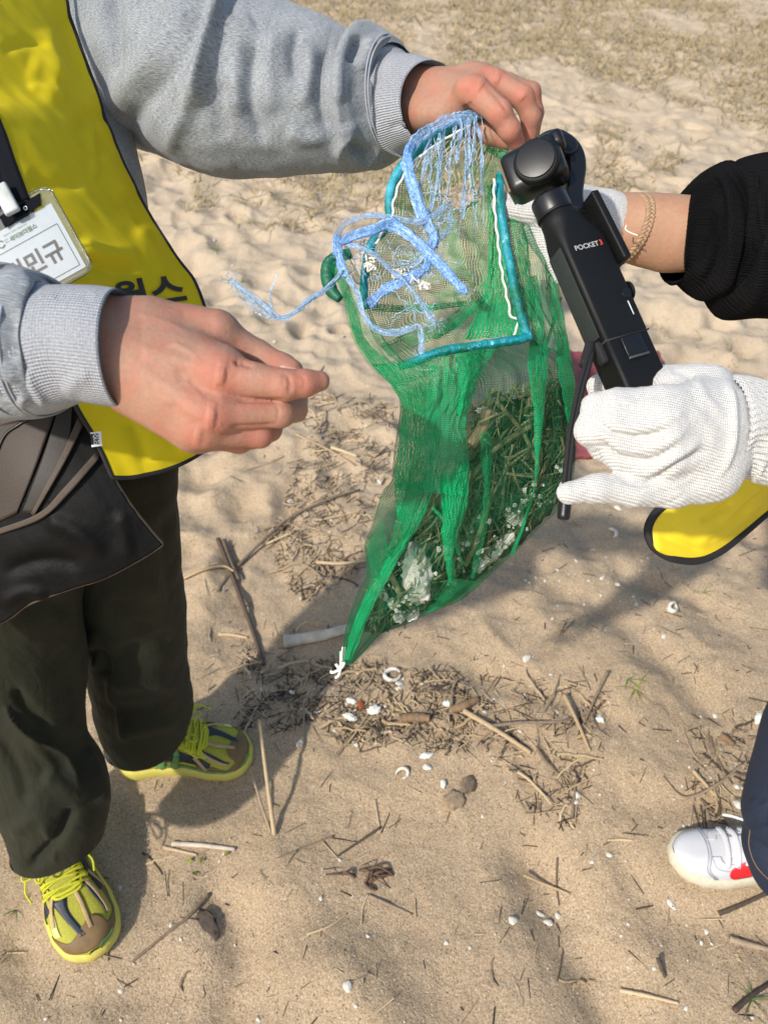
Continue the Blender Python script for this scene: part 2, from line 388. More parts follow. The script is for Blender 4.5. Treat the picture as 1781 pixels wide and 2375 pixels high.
def m_knit(name, col, sc_=520):
    t = NT(name); v = t.co(); uv = t.co('Object')
    w = t.n('TexWave', wave_type='BANDS', bands_direction='DIAGONAL'); w.inputs['Scale'].default_value = sc_*.55; w.inputs['Distortion'].default_value = 1.2; w.inputs['Detail'].default_value = 2; w.inputs['Detail Scale'].default_value = 1.5
    mp = t.co('Object', (.25, .9, .6)); t.l(mp, w.inputs[0])
    w2 = t.n('TexWave', wave_type='BANDS', bands_direction='X'); w2.inputs['Scale'].default_value = sc_*.45; w2.inputs['Distortion'].default_value = 1.; t.l(v, w2.inputs[0])
    h = t.math('MULTIPLY', t.math('ADD', w.outputs['Fac'], .4), t.math('ADD', w2.outputs['Fac'], .5)); f = t.noise(v, 900, 4, .7)
    c = t.mix(t.math('MULTIPLY', f, .35), col, tuple(x*.78 for x in col)); b = t.bump(h, .75, .0011); b = t.bump(f, .5, .0007, b)
    t.bsdf(c, .95, b, Sheen_Weight=.3); return t.m
M['glove'] = m_knit('white_cotton_knit', (.70, .69, .665)); 
M['blackrib'] = m_fleece('black_rib_knit', (.0025, .0025, .003), (.007, .007, .008), True)
M['denim'] = simple('dark_denim', (.007, .015, .036), .8, .3, 400, .0006, 900)
M['gimbal'] = simple('black_plastic', (.006, .0065, .008), .34, .1, 80, .0001, 2500)
M['gimbal_matte'] = simple('matte_black_plastic', (.004, .0042, .0045), .5, .1, 80, .0003, 3000, Specular_IOR_Level=.3)
M['glass'] = simple('lens_glass', (.16, .125, .085), .08, .1)
M['white'] = simple('white_print', (.8, .8, .8), .6, .02); M['red'] = simple('red_print', (.72, .07, .025), .5, .02)
M['ink'] = simple('black_print', (.015, .015, .018), .6, .02)
M['paper'] = simple('white_paper', (.60, .62, .74), .6, .04)
M['green_ink'] = simple('green_print', (.06, .17, .09), .6, .02)
M['strap'] = simple('black_woven_strap', (.010, .010, .011), .8, .2, 500, .0006, 1500)
def m_net(name, cov, col=(.004, .30, .085), sc_=620, patchk=.9):
    """woven net: threads cover part of the sheet, the gaps let you see through"""
    t = NT(name); uv = t.co('UV'); ds = t.n('TexNoise'); ds.inputs['Scale'].default_value = 34; ds.inputs['Detail'].default_value = 2; t.l(uv, ds.inputs['Vector'])
    sub = t.n('VectorMath', operation='MULTIPLY_ADD'); t.l(ds.outputs['Color'], sub.inputs[0]); sub.inputs[1].default_value = (.012, .009, 0); t.l(uv, sub.inputs[2])
    sep = t.n('SeparateXYZ'); t.l(sub.outputs[0], sep.inputs[0])
    def line(o, k, ph=0): return t.math('ABSOLUTE', t.math('SINE', t.math('MULTIPLY', o, k*PI)))
    a = line(sep.outputs[0], sc_); b = line(sep.outputs[1], sc_*1.0)
    g = t.math('MINIMUM', t.math('MULTIPLY', a, 1.0), b)             # 0 on a thread
    patch = t.math('MULTIPLY', t.math('SUBTRACT', t.noise(uv, 16, 4, .6, .6), .5), patchk)
    thr = t.math('ADD', patch, cov)
    mask = t.n('MapRange', interpolation_type='SMOOTHSTEP'); t.l(t.math('SUBTRACT', thr, g), mask.inputs[0]); mask.inputs[1].default_value = -.12; mask.inputs[2].default_value = .12
    lw = t.n('LayerWeight'); lw.inputs[0].default_value = .35
    fac = t.math('MINIMUM', t.math('ADD', mask.outputs[0], t.math('MULTIPLY', lw.outputs['Facing'], .45)), 1.0)
    c = t.ramp(t.noise(uv, 25, 3), [(.3, tuple(x*.8 for x in col)), (.7, tuple(x*1.2 for x in col))])
    d = t.n('BsdfPrincipled'); t.l(c, d.inputs['Base Color']); d.inputs['Roughness'].default_value = .38
    tr = t.n('BsdfTranslucent'); t.l(c, tr.inputs[0]); m1 = t.n('MixShader'); m1.inputs[0].default_value = .38; t.l(d.outputs[0], m1.inputs[1]); t.l(tr.outputs[0], m1.inputs[2])
    bmp = t.bump(t.math('MULTIPLY', g, 1.0), .5, .0008); bmp = t.bump(t.noise(uv, 45, 4, .6, 1.0), .7, .004, bmp); t.l(bmp, d.inputs['Normal'])
    tp = t.n('BsdfTransparent'); mx = t.n('MixShader'); t.l(fac, mx.inputs[0]); t.l(tp.outputs[0], mx.inputs[1]); t.l(m1.outputs[0], mx.inputs[2]); t.l(mx.outputs[0], t.out.inputs[0])
    return t.m
M['net'] = m_net('green_net', .36, (.002, .33, .12)); M['net_thin'] = m_net('green_net_single', .25, (.008, .27, .10), 480, .9); M['net_dense'] = m_net('green_net_folded', .62, (.001, .45, .165), 480, 1.4); M['net_in'] = m_net('green_net_inner', .40, (.045, .37, .13), 560, .8); M['net_front'] = m_net('green_net_front', .26, (.005, .18, .075), 480, 1.1)
def m_rim():
    t = NT('teal_band'); uv = t.co(); f = t.noise(uv, 120, 4, .7); c = t.ramp(t.noise(uv, 35, 3), [(.35, (.0, .16, .10)), (.52, (.0, .24, .30)), (.72, (.05, .42, .55))])
    c = t.mix(t.ramp(f, [(.62, (0, 0, 0)), (.75, (1, 1, 1))]), c, (.35, .75, .85)); b = t.bump(t.noise(uv, 380, 4, .7), .8, .0015); t.bsdf(c, .3, b); return t.m  # light-blue sparkle painted into the band colour by noise
M['rim'] = m_rim()
def m_rafia(name, a, col=(.17, .38, .78)):
    t = NT(name); v = t.co(); uvs = t.co('UV', (1, .055, 1)) if 'fibre' not in name else v; f = t.noise(uvs, 620 if 'fibre' not in name else 260, 3, .75); f = t.math('ADD', t.math('MULTIPLY', f, .55), t.math('MULTIPLY', t.noise(v, 300, 3, .8), .45)); c = t.ramp(f, [(.40, tuple(x*.62 for x in col)), (.53, col), (.66, (.66, .84, .98))])  # bright streak highlights and whitish sparkle are painted into this colour ramp
    b = t.bump(f, 1., .0022); b = t.bump(t.noise(v, 700, 2), .8, .0008, b); d = t.bsdf(c, .2, b, Specular_IOR_Level=.9); tp = t.n('BsdfTransparent'); mx = t.n('MixShader')
    al = t.math('MULTIPLY', t.ramp(f, [(.42, (.10, .10, .10)), (.54, (1, 1, 1))] if a < .9 else [(.37, (.05, .05, .05)), (.45, (1, 1, 1))]), a); t.l(al, mx.inputs[0]); t.l(tp.outputs[0], mx.inputs[1]); t.l(d.outputs[0], mx.inputs[2]); t.l(mx.outputs[0], t.out.inputs[0]); return t.m
M['rafia'] = m_rafia('blue_plastic_twine', .97); M['rafia_thin'] = m_rafia('blue_plastic_film', .62, (.30, .52, .82)); M['fibre'] = m_rafia('pale_plastic_fibre', .8, (.45, .66, .85))
M['cordw'] = simple('white_cord', (.78, .78, .72), .7, .08, 300, .0004, 900)
M['foam'] = simple('white_foam', (.70, .70, .62), .8, .12, 200, .001, 350)
def m_straw(name, a, b_):
    t = NT(name); v = t.co(); oi = t.n('ObjectInfo'); f = t.math('ADD', t.math('MULTIPLY', t.noise(t.co('Object', (1, 1, 1)), 160, 3), .5), t.math('MULTIPLY', oi.outputs['Random'], .5))
    c = t.ramp(f, [(.2, a), (.8, b_)]); t.bsdf(c, .75, t.bump(t.noise(v, 500, 3), .6, .0006)); return t.m
M['twig'] = m_straw('dry_twig', (.14, .10, .068), (.47, .36, .245)); M['straw'] = m_straw('pale_reed', (.34, .24, .13), (.60, .47, .29)); M['darktwig'] = m_straw('dark_bark', (.035, .025, .019), (.15, .105, .07))
M['shell'] = simple('shell_white', (.60, .56, .49), .5, .3, 120, .0006, 300)
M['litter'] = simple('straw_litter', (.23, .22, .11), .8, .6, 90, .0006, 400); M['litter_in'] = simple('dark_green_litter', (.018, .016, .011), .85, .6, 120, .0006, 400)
M['grass_dry'] = simple('dry_grass', (.37, .285, .14), .8, .35, 12, .0002); M['grass_green'] = simple('green_blade', (.09, .14, .03), .7, .4, 12, .0002)
M['maroon'] = simple('maroon_cloth', (.23, .055, .06), .7, .2, 25, .003, 30)
def m_sand():
    t = NT('sand'); v = t.co(); f1 = t.math('ADD', t.math('MULTIPLY', t.noise(v, 620, 3, .7), .5), t.math('MULTIPLY', t.noise(v, 300, 2, .6), .5)); f2 = t.noise(v, 3.5, 5, .6); f3 = t.noise(v, 40, 4, .65)
    c = t.ramp(f1, [(.36, (.17, .118, .07)), (.46, (.41, .30, .19)), (.56, (.53, .405, .265)), (.68, (.78, .64, .46))])
    sp_ = t.n('SeparateXYZ'); t.l(v, sp_.inputs[0]); dry = t.n('MapRange', interpolation_type='SMOOTHSTEP'); t.l(t.math('ADD', sp_.outputs[1], t.math('MULTIPLY', t.noise(v, 2.2, 4), .9)), dry.inputs[0]); dry.inputs[1].default_value = 1.2; dry.inputs[2].default_value = 2.9
    c = t.mix(t.math('MULTIPLY', dry.outputs[0], .75), c, t.mix(f1, (.42, .34, .24), (.72, .61, .47)))
    c = t.mix(t.math('MULTIPLY', f3, .26), c, (.30, .215, .135)); c = t.mix(t.ramp(f2, [(.35, (.0, .0, .0)), (.7, (.30, .30, .30))]), c, (.29, .215, .14))
    wh = t.n('TexVoronoi'); wh.inputs['Scale'].default_value = 190; t.l(v, wh.inputs['Vector']); sp = t.math('LESS_THAN', wh.outputs['Distance'], .13)
    ch = t.math('GREATER_THAN', wh.outputs['Color'], .62); c = t.mix(t.math('MULTIPLY', sp, ch), c, (.74, .70, .64))
    dk = t.n('TexVoronoi'); dk.inputs['Scale'].default_value = 140; t.l(v, dk.inputs['Vector']); sp2 = t.math('MULTIPLY', t.math('LESS_THAN', dk.outputs['Distance'], .14), t.math('GREATER_THAN', dk.outputs['Color'], .66)); c = t.mix(sp2, c, (.07, .05, .035))
    b = t.bump(f1, 1., .0022); b = t.bump(t.noise(v, 130, 4, .65), .6, .0035, b); b = t.bump(f3, .4, .007, b); t.bsdf(c, .93, b, Specular_IOR_Level=.25); return t.m
M['sand'] = m_sand()
# ================================================================== GROUND
def ray0(px, py):
    u = (px-CX)/FPX; v = -(py-CY)/FPX; d = u*RT+v*UP+FW; t = CAMH/-d[2]; return C0+d*t
pits = []
pr = random.Random(3)
for _ in range(115):
    x0, y0 = pr.uniform(-1.6, 2.0), pr.uniform(1.0, 4.2)
    pits.append((x0, y0, pr.uniform(.03, .075), pr.uniform(.02, .045), pr.uniform(.6, 1.5), pr.uniform(0, PI)))
for px, py, r, dp in ((460, 620, .06, .03), (520, 560, .05, .022), (600, 640, .06, .022), (500, 690, .055, .022), (640, 730, .05, .02), (470, 1080, .055, .025), (500, 1010, .05, .02), (560, 1150, .05, .025), (590, 470, .05, .02), (700, 520, .06, .024), (1560, 760, .09, .03), (1640, 900, .07, .02), (1500, 1330, .06, .016), (1660, 1450, .06, .016)):
    q = ray0(px, py); pits.append((q[0], q[1], r, dp, 1.2, .4))
troughs = []   # (photo polyline, width m, depth m)
for pts, wd, dp in (([(1240, 2010), (1290, 2110), (1350, 2230), (1420, 2370)], .045, .020), ([(500, 2080), (555, 2160), (560, 2260), (530, 2370)], .030, .012), ([(1310, 1390), (1420, 1440), (1530, 1550), (1640, 1650)], .035, .012), ([(1130, 1580), (1260, 1620), (1400, 1680)], .03, .010),
        ([(1370, 1290), (1440, 1340), (1560, 1380), (1620, 1400)], .03, .012), ([(1450, 1880), (1540, 1900), (1640, 1900)], .035, .010), ([(300, 1700), (260, 1850), (320, 2010)], .05, .012), ([(800, 2250), (860, 2330), (900, 2400)], .05, -.014), ([(1500, 2080), (1620, 2150), (1781, 2180)], .05, .012), ([(640, 2010), (700, 2100), (690, 2250)], .05, -.008), ([(60, 2180), (200, 2260), (330, 2330)], .05, .012)):
    q = np.array([ray0(*p)[:2] for p in cat(pts, 10)]); troughs.append((q, wd*1.25, dp*1.7))
def height(x, y):
    x = np.asarray(x, float); y = np.asarray(y, float); r = np.hypot(x, y); near = sstep(14, 5, r)
    wx = x+.10*pn(x*2, y*2, 3.3); wy = y+.10*pn(x*2, y*2, 7.7); far = sstep(.55, 1.6, y)
    h = .030*pn(wx*.9, wy*.9)+.024*pn(wx*2.9, wy*2.5, 1.5)
    rid = 1-np.abs(pn(wx*5.2, wy*6.5, 4.2)); h += (.006+.015*far)*(rid*rid-.6)
    h += (.004+.009*far)*pn(wx*10, wy*13, 2.2)+(.0022+.0035*far)*pn(x*24, y*28, 9.1)+.0012*pn(x*60, y*60, 1.1)
    for (x0, y0, rr, dp, asp, an) in pits:
        dx, dy = x-x0, y-y0; m = (np.abs(dx) < .4) & (np.abs(dy) < .4)
        if not np.any(m): continue
        c, s = math.cos(an), math.sin(an); a = (dx*c+dy*s)/rr; b = (-dx*s+dy*c)/(rr*asp); q = a*a+b*b
        h = h-np.where(m, dp*(np.exp(-q)-.35*np.exp(-(np.sqrt(q)-1.5)**2*3)), 0)
    for q, wd, dp in troughs:
        if not np.any((x > q[:, 0].min()-.3) & (x < q[:, 0].max()+.3) & (y > q[:, 1].min()-.3) & (y < q[:, 1].max()+.3)): continue
        D = np.full(np.shape(x), 9.)
        for k in range(len(q)-1):
            e = q[k+1]-q[k]; t = np.clip(((x-q[k, 0])*e[0]+(y-q[k, 1])*e[1])/(e@e), 0, 1); D = np.minimum(D, np.hypot(x-q[k, 0]-t*e[0], y-q[k, 1]-t*e[1]))
        h = h-dp*np.exp(-(D/wd)**2)
    return h*near
_flat = []   # places pressed level under the shoes, filled below: (x, y, r, z)
_h0 = height
def height(x, y):
    h = _h0(x, y)
    for fx, fy, fr, fz in _flat:
        k = np.exp(-(((np.asarray(x)-fx)**2+(np.asarray(y)-fy)**2)/fr**2)**2); h = h*(1-k)+fz*k
    return h
def G(px, py, lift=0.):
    u = (px-CX)/FPX; v = -(py-CY)/FPX; d = u*RT+v*UP+FW; z = 0.
    for _ in range(5):
        t = (CAMH-z)/-d[2]; p = C0+d*t; z = float(height(p[0], p[1]))+lift
    return C0+d*((CAMH-z)/-d[2])
shoe_spots = []
def foot_line(toe, heel_dir, L):
    a = ray0(*toe); b = ray0(*heel_dir); e = (b-a)/np.linalg.norm(b-a); heel = a+e*L
    z = float(_h0(*((a+heel)/2)[:2]))
    for k in (.1, .35, .6, .9):
        q = a+e*L*k; _flat.append((q[0], q[1], .085, z))
    return a, heel, z
SH1 = foot_line((236, 2222), (150, 1930), .285); SH2 = foot_line((583, 1752), (300, 1768), .245); SH3 = foot_line((1541, 2000), (1800, 2008), .27)
def axis_pts(segs):
    o = [segs[0][0]]
    for a, b, s0, s1 in segs:
        x = a
        while x < b:
            f = (x-a)/(b-a); x += s0+(s1-s0)*f; o.append(min(x, b))
    return np.array(o)
ypos = axis_pts([(-300, -2, 40, .4), (-2, .1, .2, .02), (.1, 1.5, .0048, .0052), (1.5, 7.5, .0055, .03), (7.5, 20, .06, 1), (20, 400, 3, 60)])
xpos = axis_pts([(.0, .85, .0052, .0055), (.85, 3.0, .006, .02), (3, 8, .04, .5), (8, 400, 2, 70)]); xpos = np.r_[-xpos[:0:-1], xpos]
X, Y = np.meshgrid(xpos, ypos); Z = height(X, Y)
me = mesh('sand_ground', np.stack([X, Y, Z], -1).reshape(-1, 3), gridF(len(ypos), len(xpos)))
tag(link('sand_ground', me, M['sand']), kind='structure')
def height(x, y):
    x, y = np.asarray(x, float), np.asarray(y, float); i = np.clip(np.searchsorted(xpos, x)-1, 0, len(xpos)-2); j = np.clip(np.searchsorted(ypos, y)-1, 0, len(ypos)-2)
    a = (x-xpos[i])/(xpos[i+1]-xpos[i]); b = (y-ypos[j])/(ypos[j+1]-ypos[j]); return (Z[j, i]*(1-a)+Z[j, i+1]*a)*(1-b)+(Z[j+1, i]*(1-a)+Z[j+1, i+1]*a)*b
# ================================================================== PERSON IN THE GREY SWEATSHIRT
def root_at(px, py, d): return tuple(P(px, py, d))
def flush(me, spots):
    V = np.empty(len(me.vertices)*3, np.float32); me.vertices.foreach_get('co', V); V = V.reshape(-1, 3); a = np.zeros(len(V))
    for px, py, d, r in spots: a = np.maximum(a, np.exp(-np.sum((V-P(px, py, d))**2, 1)/r**2))
    at = me.attributes.new('flush', 'FLOAT', 'POINT'); at.data.foreach_set('value', a.astype(np.float32))
base1 = tuple((SH1[0]+SH2[1])/2*np.array([1, 1, 0]))
person1 = empty('person', base1, 'bare-handed person in grey sweatshirt and olive trousers holding up the net bag', 'person')
def one_body(Va, Fa, Vb, Fb, path, rad, cutA, cutB):
    """join two limbs into one continuous skin through the body hidden under the clothes"""
    bm = bmesh.new(); va = [bm.verts.new(v) for v in Va]; vb = [bm.verts.new(v) for v in Vb]
    for f in Fa.tolist(): bm.faces.new([va[i] for i in f])
    for f in Fb.tolist(): bm.faces.new([vb[i] for i in f])
    ca, cb = cutA(Va), cutB(Vb); kill = [v for v, k in zip(va, ca) if k]+[v for v, k in zip(vb, cb) if k]
    bmesh.ops.delete(bm, geom=kill, context='VERTS'); bmesh.ops.delete(bm, geom=[v for v in bm.verts if not v.link_faces], context='VERTS')
    V, F = tube(cat(path, 24) if np.asarray(path)[0][2] > 5 else P(*cat(path, 24).T), rad, 40, caps_=False)
    tv = [bm.verts.new(v) for v in V]
    for f in F.tolist(): bm.faces.new([tv[i] for i in f])
    E = [e for e in bm.edges if e.is_boundary]; loops = []; seen = set()
    for e in E:
        if e in seen: continue
        st = [e]; lp = set()
        while st:
            x = st.pop()
            if x in lp: continue
            lp.add(x)
            for v in x.verts: st += [y for y in v.link_edges if y.is_boundary and y not in lp]
        seen |= lp; loops.append(list(lp))
    loops.sort(key=len, reverse=True); cen = lambda l: sum((v.co for e in l for v in e.verts), Vector())/(2*len(l))
    ring = [l for l in loops if len(l) == 40 and any(v in tv[:40] or v in tv[-40:] for v in l[0].verts)]; ends = [l for l in loops if l not in ring][:2]
    s0 = set(tv[:40]); ra = [l for l in ring if l[0].verts[0] in s0][0]; rb = [l for l in ring if l is not ra][0]
    A, B = ends if (cen(ends[0])-cen(ra)).length < (cen(ends[1])-cen(ra)).length else ends[::-1]
    for x, y in ((A, ra), (B, rb)):
        try: bmesh.ops.bridge_loops(bm, edges=x+y)
        except Exception as ex: print('bridge', ex)
    bmesh.ops.recalc_face_normals(bm, faces=bm.faces[:]); me = bpy.data.meshes.new('body'); bm.to_mesh(me); bm.free(); return me
# --- near hand
lo_groups = {'palm': [[(-90, 800, .60, .037), (90, 800, .565, .033), (240, 807, .552, .030), (500, 868, .538, .017)],
        [(235, 812, .552, .028), (485, 958, .534, .0165)], [(240, 850, .556, .022), (448, 1000, .546, .0135)],
        [(240, 758, .556, .021), (350, 762, .556, .0200), (500, 766, .558, .0145)], [(300, 770, .556, .018), (515, 850, .538, .0145)], [(330, 900, .556, .018), (450, 1000, .556, .012)]],
    'fingers': [[(508, 868, .530, .0140), (520, 870, .530, .0142), (660, 893, .530, .0107), (706, 889, .533, .0093), (741, 884, .538, .0074)],
        [(480, 955, .530, .0140), (505, 958, .530, .0128), (650, 958, .543, .0100), (684, 950, .560, .0086), (690, 930, .575, .0080)],
        [(458, 992, .538, .0128), (480, 998, .538, .0120), (602, 1006, .552, .0098), (626, 996, .572, .0085), (640, 970, .585, .008)],
        [(446, 1000, .552, .0115), (470, 1008, .556, .0108), (555, 1022, .570, .0090), (585, 1015, .585, .0080), (600, 985, .592, .0075)],
        [(440, 764, .560, .0150), (512, 775, .562, .0130), (597, 824, .570, .0110), (654, 852, .562, .0100), (676, 860, .557, .0088)]]}
V, F = organic(lo_groups, h=.0013, k=.012)
N = out_normals(V, F)
V = sculpt(V, N, [([(540, 838), (562, 842), (590, 852)], 7, -.0016), ([(655, 858), (668, 880), (668, 915)], 5, -.0008), ([(662, 868), (676, 890), (672, 918)], 4, -.0006),
    ([(500, 868), (525, 872)], 26, .0022), ([(478, 965), (502, 968)], 26, .0020), ([(450, 1008), (470, 1012)], 20, .0014),
    ([(300, 800), (400, 830), (500, 866)], 16, .0011), ([(300, 850), (390, 900), (480, 960)], 15, .0010), ([(400, 850), (470, 905), (520, 925)], 15, -.0014), ([(380, 930), (440, 975), (480, 992)], 12, -.0012),
    ([(400, 730), (470, 752), (540, 800)], 22, -.0012), ([(540, 931), (600, 929), (676, 930)], 5, -.0016), ([(528, 989), (590, 988), (646, 984)], 5, -.0014),
    ([(655, 862), (658, 880), (656, 905)], 3, -.0006), ([(668, 862), (674, 885), (670, 912)], 3, -.0006), ([(700, 866), (706, 886), (702, 908)], 3, -.0005), ([(640, 934), (646, 956), (642, 980)], 3, -.0006), ([(300, 720), (380, 745), (450, 775)], 6, .0006), ([(340, 820), (400, 800), (450, 820)], 5, .0005), ([(420, 880), (450, 900), (470, 930)], 5, .0004), ([(500, 845), (512, 852), (522, 846)], 3, -.0006), ([(498, 892), (510, 896), (520, 890)], 3, -.0006), ([(548, 835), (556, 850)], 4, -.0010), ([(560, 836), (572, 846)], 4, -.0008), ([(320, 700), (330, 780), (325, 860)], 10, -.0004), ([(390, 790), (440, 812), (470, 850)], 7, .0005), ([(380, 850), (420, 860), (445, 900)], 6, .0005)])
V1, F1 = V, F
# --- far hand
up_groups = {'palm': [[(700, 250, .90, .030), (870, 215, .868, .024), (965, 214, .838, .0225), (1095, 208, .780, .0155)], [(700, 270, .90, .030), (870, 262, .868, .024), (965, 264, .838, .0225), (1080, 232, .79, .014)], [(975, 208, .835, .020), (1120, 187, .795, .0150)], [(970, 262, .83, .020), (1070, 238, .782, .0155)],
        [(990, 262, .81, .017), (1080, 262, .80, .0135)], [(1095, 186, .80, .016), (1150, 192, .81, .013)]],
    'fingers': [[(1088, 212, .765, .0150), (1105, 216, .763, .0145), (1158, 262, .752, .0120), (1182, 302, .758, .0105), (1198, 333, .772, .0085)],
        [(1122, 184, .780, .0130), (1145, 190, .779, .0125), (1212, 226, .772, .0112), (1231, 272, .780, .0098), (1226, 318, .792, .0085)],
        [(1150, 196, .800, .0120), (1175, 198, .802, .0115), (1231, 214, .806, .0098), (1240, 262, .815, .0090), (1234, 308, .822, .0080)],
        [(1000, 262, .80, .014), (1080, 285, .795, .012), (1140, 312, .79, .0105), (1175, 325, .788, .0090)]]}
V, F = organic(up_groups, h=.0013, k=.010)
N = out_normals(V, F)
V = sculpt(V, N, [([(1078, 240), (1084, 256), (1100, 262)], 6, -.0020), ([(1088, 236), (1095, 252)], 4, -.0012), ([(1120, 160), (1090, 185), (1080, 215)], 12, .0010), ([(1105, 196), (1118, 204)], 17, .0018), ([(1145, 180), (1160, 186)], 14, .0014), ([(1205, 218), (1216, 228)], 13, .0012),
    ([(1120, 196), (1150, 222), (1180, 262)], 6, -.0012), ([(1156, 250), (1168, 262), (1172, 275)], 6, .0007), ([(960, 200), (1020, 190), (1080, 196)], 14, .0009)])
me = one_body(V1, F1, V, F, [(-140, 800, .64), (-330, 640, .74), (-380, 380, .86), (-200, 120, .96), (200, 170, 1.02), (420, 200, .97), (600, 250, .92)], .03, lambda v: v[:, 0] < P(-60, 800, .6)[0], lambda v: v[:, 0] < P(730, 260, .89)[0])
flush(me, [(510, 872, .52, .016), (490, 966, .52, .016), (455, 1012, .53, .013), (700, 890, .53, .014), (660, 893, .53, .012), (600, 1010, .55, .018), (660, 880, .56, .013), (1100, 205, .75, .016), (1160, 265, .745, .013), (1150, 185, .77, .014), (1214, 225, .765, .014), (1195, 325, .76, .016), (1085, 255, .765, .012), (1240, 240, .80, .015), (1225, 310, .79, .015)])
body1 = put(link('body', me, M['skin']), person1)
# nails
def nail(c, ax, up, l, wd, parent):
    ax = ax/np.linalg.norm(ax); up = up-ax*(up@ax); up /= np.linalg.norm(up); sd = np.cross(ax, up); R = []
    for i in range(9):
        t = i/8*2-1
        for j in range(9):
            s = j/8*2-1; rr = (1-abs(s)**3*.25); R.append(c+ax*t*l/2*rr+sd*s*wd/2*math.sqrt(max(0, 1-.12*t*t))+up*(-s*s*wd*.22-t*t*l*.03))
    V = np.array(R); o = link('fingernail', mesh('fingernail', V, gridF(9, 9)), M['nail']); so_ = o.modifiers.new('s', 'SOLIDIFY'); so_.thickness = .0006; return put(o, parent)
tA, tB = P(640, 845, .556), P(684, 866, .550)
nail(P(671, 849, .5495), tB-tA, (UP*.80+RT*.25-FW*.8), .0125, .0105, body1)
# --- lower sleeve
V, F, uv, nn = loft([(-90, 598, -90, 1000, .60, .95, 0), (0, 612, 0, 974, .575, .95, 0), (32, 612, 40, 973, .565, .95, 0), (62, 620, 62, 972, .56, .95, -.001), (82, 632, 70, 962, .555, .95, -.003), (108, 656, 104, 955, .5555, .95, 0)], 70, 220, lip=0)
N = out_normals(V, F); V = V+N*(.0012*pn(V[:, 0]*40, V[:, 1]*40, V[:, 2]*40))[:, None]
V = sculpt(V, N, [([(0, 700), (30, 760), (20, 860)], 22, -.004), ([(0, 930), (30, 900), (45, 930)], 16, -.004), ([(0, 640), (50, 640), (80, 690)], 16, .003), ([(10, 860), (40, 900), (60, 950)], 12, .003)])
sw = put(link('sweatshirt', mesh('sweatshirt_lower', V, F, uv), M['fleece']), person1); sw['label'] = 'near sleeve of the grey sweatshirt'
V, F, uv, nn = loft([(80, 634, 66, 960, .556, .95, -.003), (100, 648, 96, 960, .555, .95, -.001), (125, 664, 128, 950, .553, .95, .001), (177, 664, 178, 933, .549, .95, .003), (232, 666, 226, 939, .546, .95, .004), (278, 672, 274, 945, .544, .95, .003)], 110, 260, lip=.03, lipin=.93)
N = out_normals(V, F)
V = sculpt(V, N, [([(30, 690), (40, 800), (75, 900)], 16, -.0018), ([(150, 920), (180, 880), (215, 870)], 18, .0018), ([(60, 850), (80, 900), (110, 945)], 10, .002), ([(120, 690), (170, 684), (220, 690)], 12, -.001)])
cf = put(link('cuff', mesh('cuff_lower', V, F, uv), M['rib']), person1)
def ring_tube(name, T, B, d, lean, r, mat, parent, wav=0, off=0., flat=.95):
    a = (P(*T, d)-P(*B, d))/2; c = (P(*T, d)+P(*B, d))/2; ax = np.cross(a, FW); ax /= np.linalg.norm(ax); ax = ax if ax@RT > 0 else -ax
    b = -FW*np.linalg.norm(a)*flat+ax*lean; ph = np.linspace(0, 2*PI, 181); p = c+(a*np.cos(ph)[:, None]+b*np.sin(ph)[:, None])*(1+off)
    if wav: p += ax*(wav*np.sin(ph*70))[:, None]
    return put(link(name, joined(name, [tube(p, r, 7, caps_=False)]), mat), parent)
for dx in (0, 7): ring_tube('seam', (84+dx, 636+dx*.6), (68+dx*1.4, 961), .556, -.003, .00085, M['rib'], person1, off=.008)
# --- upper sleeve
V, F, uv, nn = loft([(150, -200, 150, 300, 1.10, .95, 0), (250, -150, 250, 322, 1.03, .95, 0), (400, -75, 372, 362, .955, .95, 0), (520, -14, 470, 397, .895, .95, 0), (612, 14, 590, 398, .873, .95, 0), (690, 32, 660, 393, .866, .95, 0), (755, 58, 720, 389, .86, .95, 0), (800, 80, 775, 388, .858, .95, -.004), (836, 90, 812, 388, .856, .95, -.010), (870, 66, 842, 384, .853, .93, -.016), (902, 76, 866, 370, .85, .93, -.021), (932, 102, 888, 345, .847, .92, -.026), (950, 128, 905, 338, .845, .88, -.024)], 260, 260)
N = out_normals(V, F); V = V+N*(.0022*pn(V[:, 0]*22, V[:, 1]*22, V[:, 2]*22)+.0009*pn(V[:, 0]*60, V[:, 1]*60, V[:, 2]*60))[:, None]
V = sculpt(V, N, [([(530, -60), (508, 40), (486, 120), (470, 180), (462, 260)], 60, .016, 's'), ([(520, -60), (500, 60), (468, 180), (410, 300), (380, 380)], 22, .010), ([(262, -60), (262, 90), (264, 200)], 18, -.012), ([(262, 300), (282, 220), (340, 150), (400, 70), (440, -60)], 26, .009, 'r'), ([(300, 345), (322, 260), (380, 195), (446, 120), (484, 20), (500, -60)], 24, -.009, 'r'),
    ([(500, 40), (540, 60), (590, 40)], 26, .006),
    ([(596, 90), (582, 170), (584, 260), (625, 345)], 17, -.0085), ([(560, 60), (548, 160), (556, 280)], 22, .0065), ([(640, 60), (626, 160), (634, 280)], 20, .005),
    ([(700, 60), (680, 110), (684, 200)], 15, -.0085), ([(720, 90), (716, 180), (700, 260)], 16, .005), ([(770, 100), (750, 150), (745, 240), (760, 330)], 15, -.0075), ([(790, 110), (784, 180), (786, 250)], 14, .0045),
    ([(836, 82), (826, 112), (812, 150)], 13, -.011), ([(868, 84), (848, 130), (832, 170)], 16, .005), ([(800, 330), (836, 352), (870, 372)], 20, -.011), ([(770, 370), (810, 330), (800, 280)], 18, .006), ([(660, 300), (720, 320), (770, 300)], 20, .005),
    ([(520, 180), (510, 260), (530, 330)], 20, -.004), ([(900, 100), (872, 150), (858, 200)], 9, -.004)])
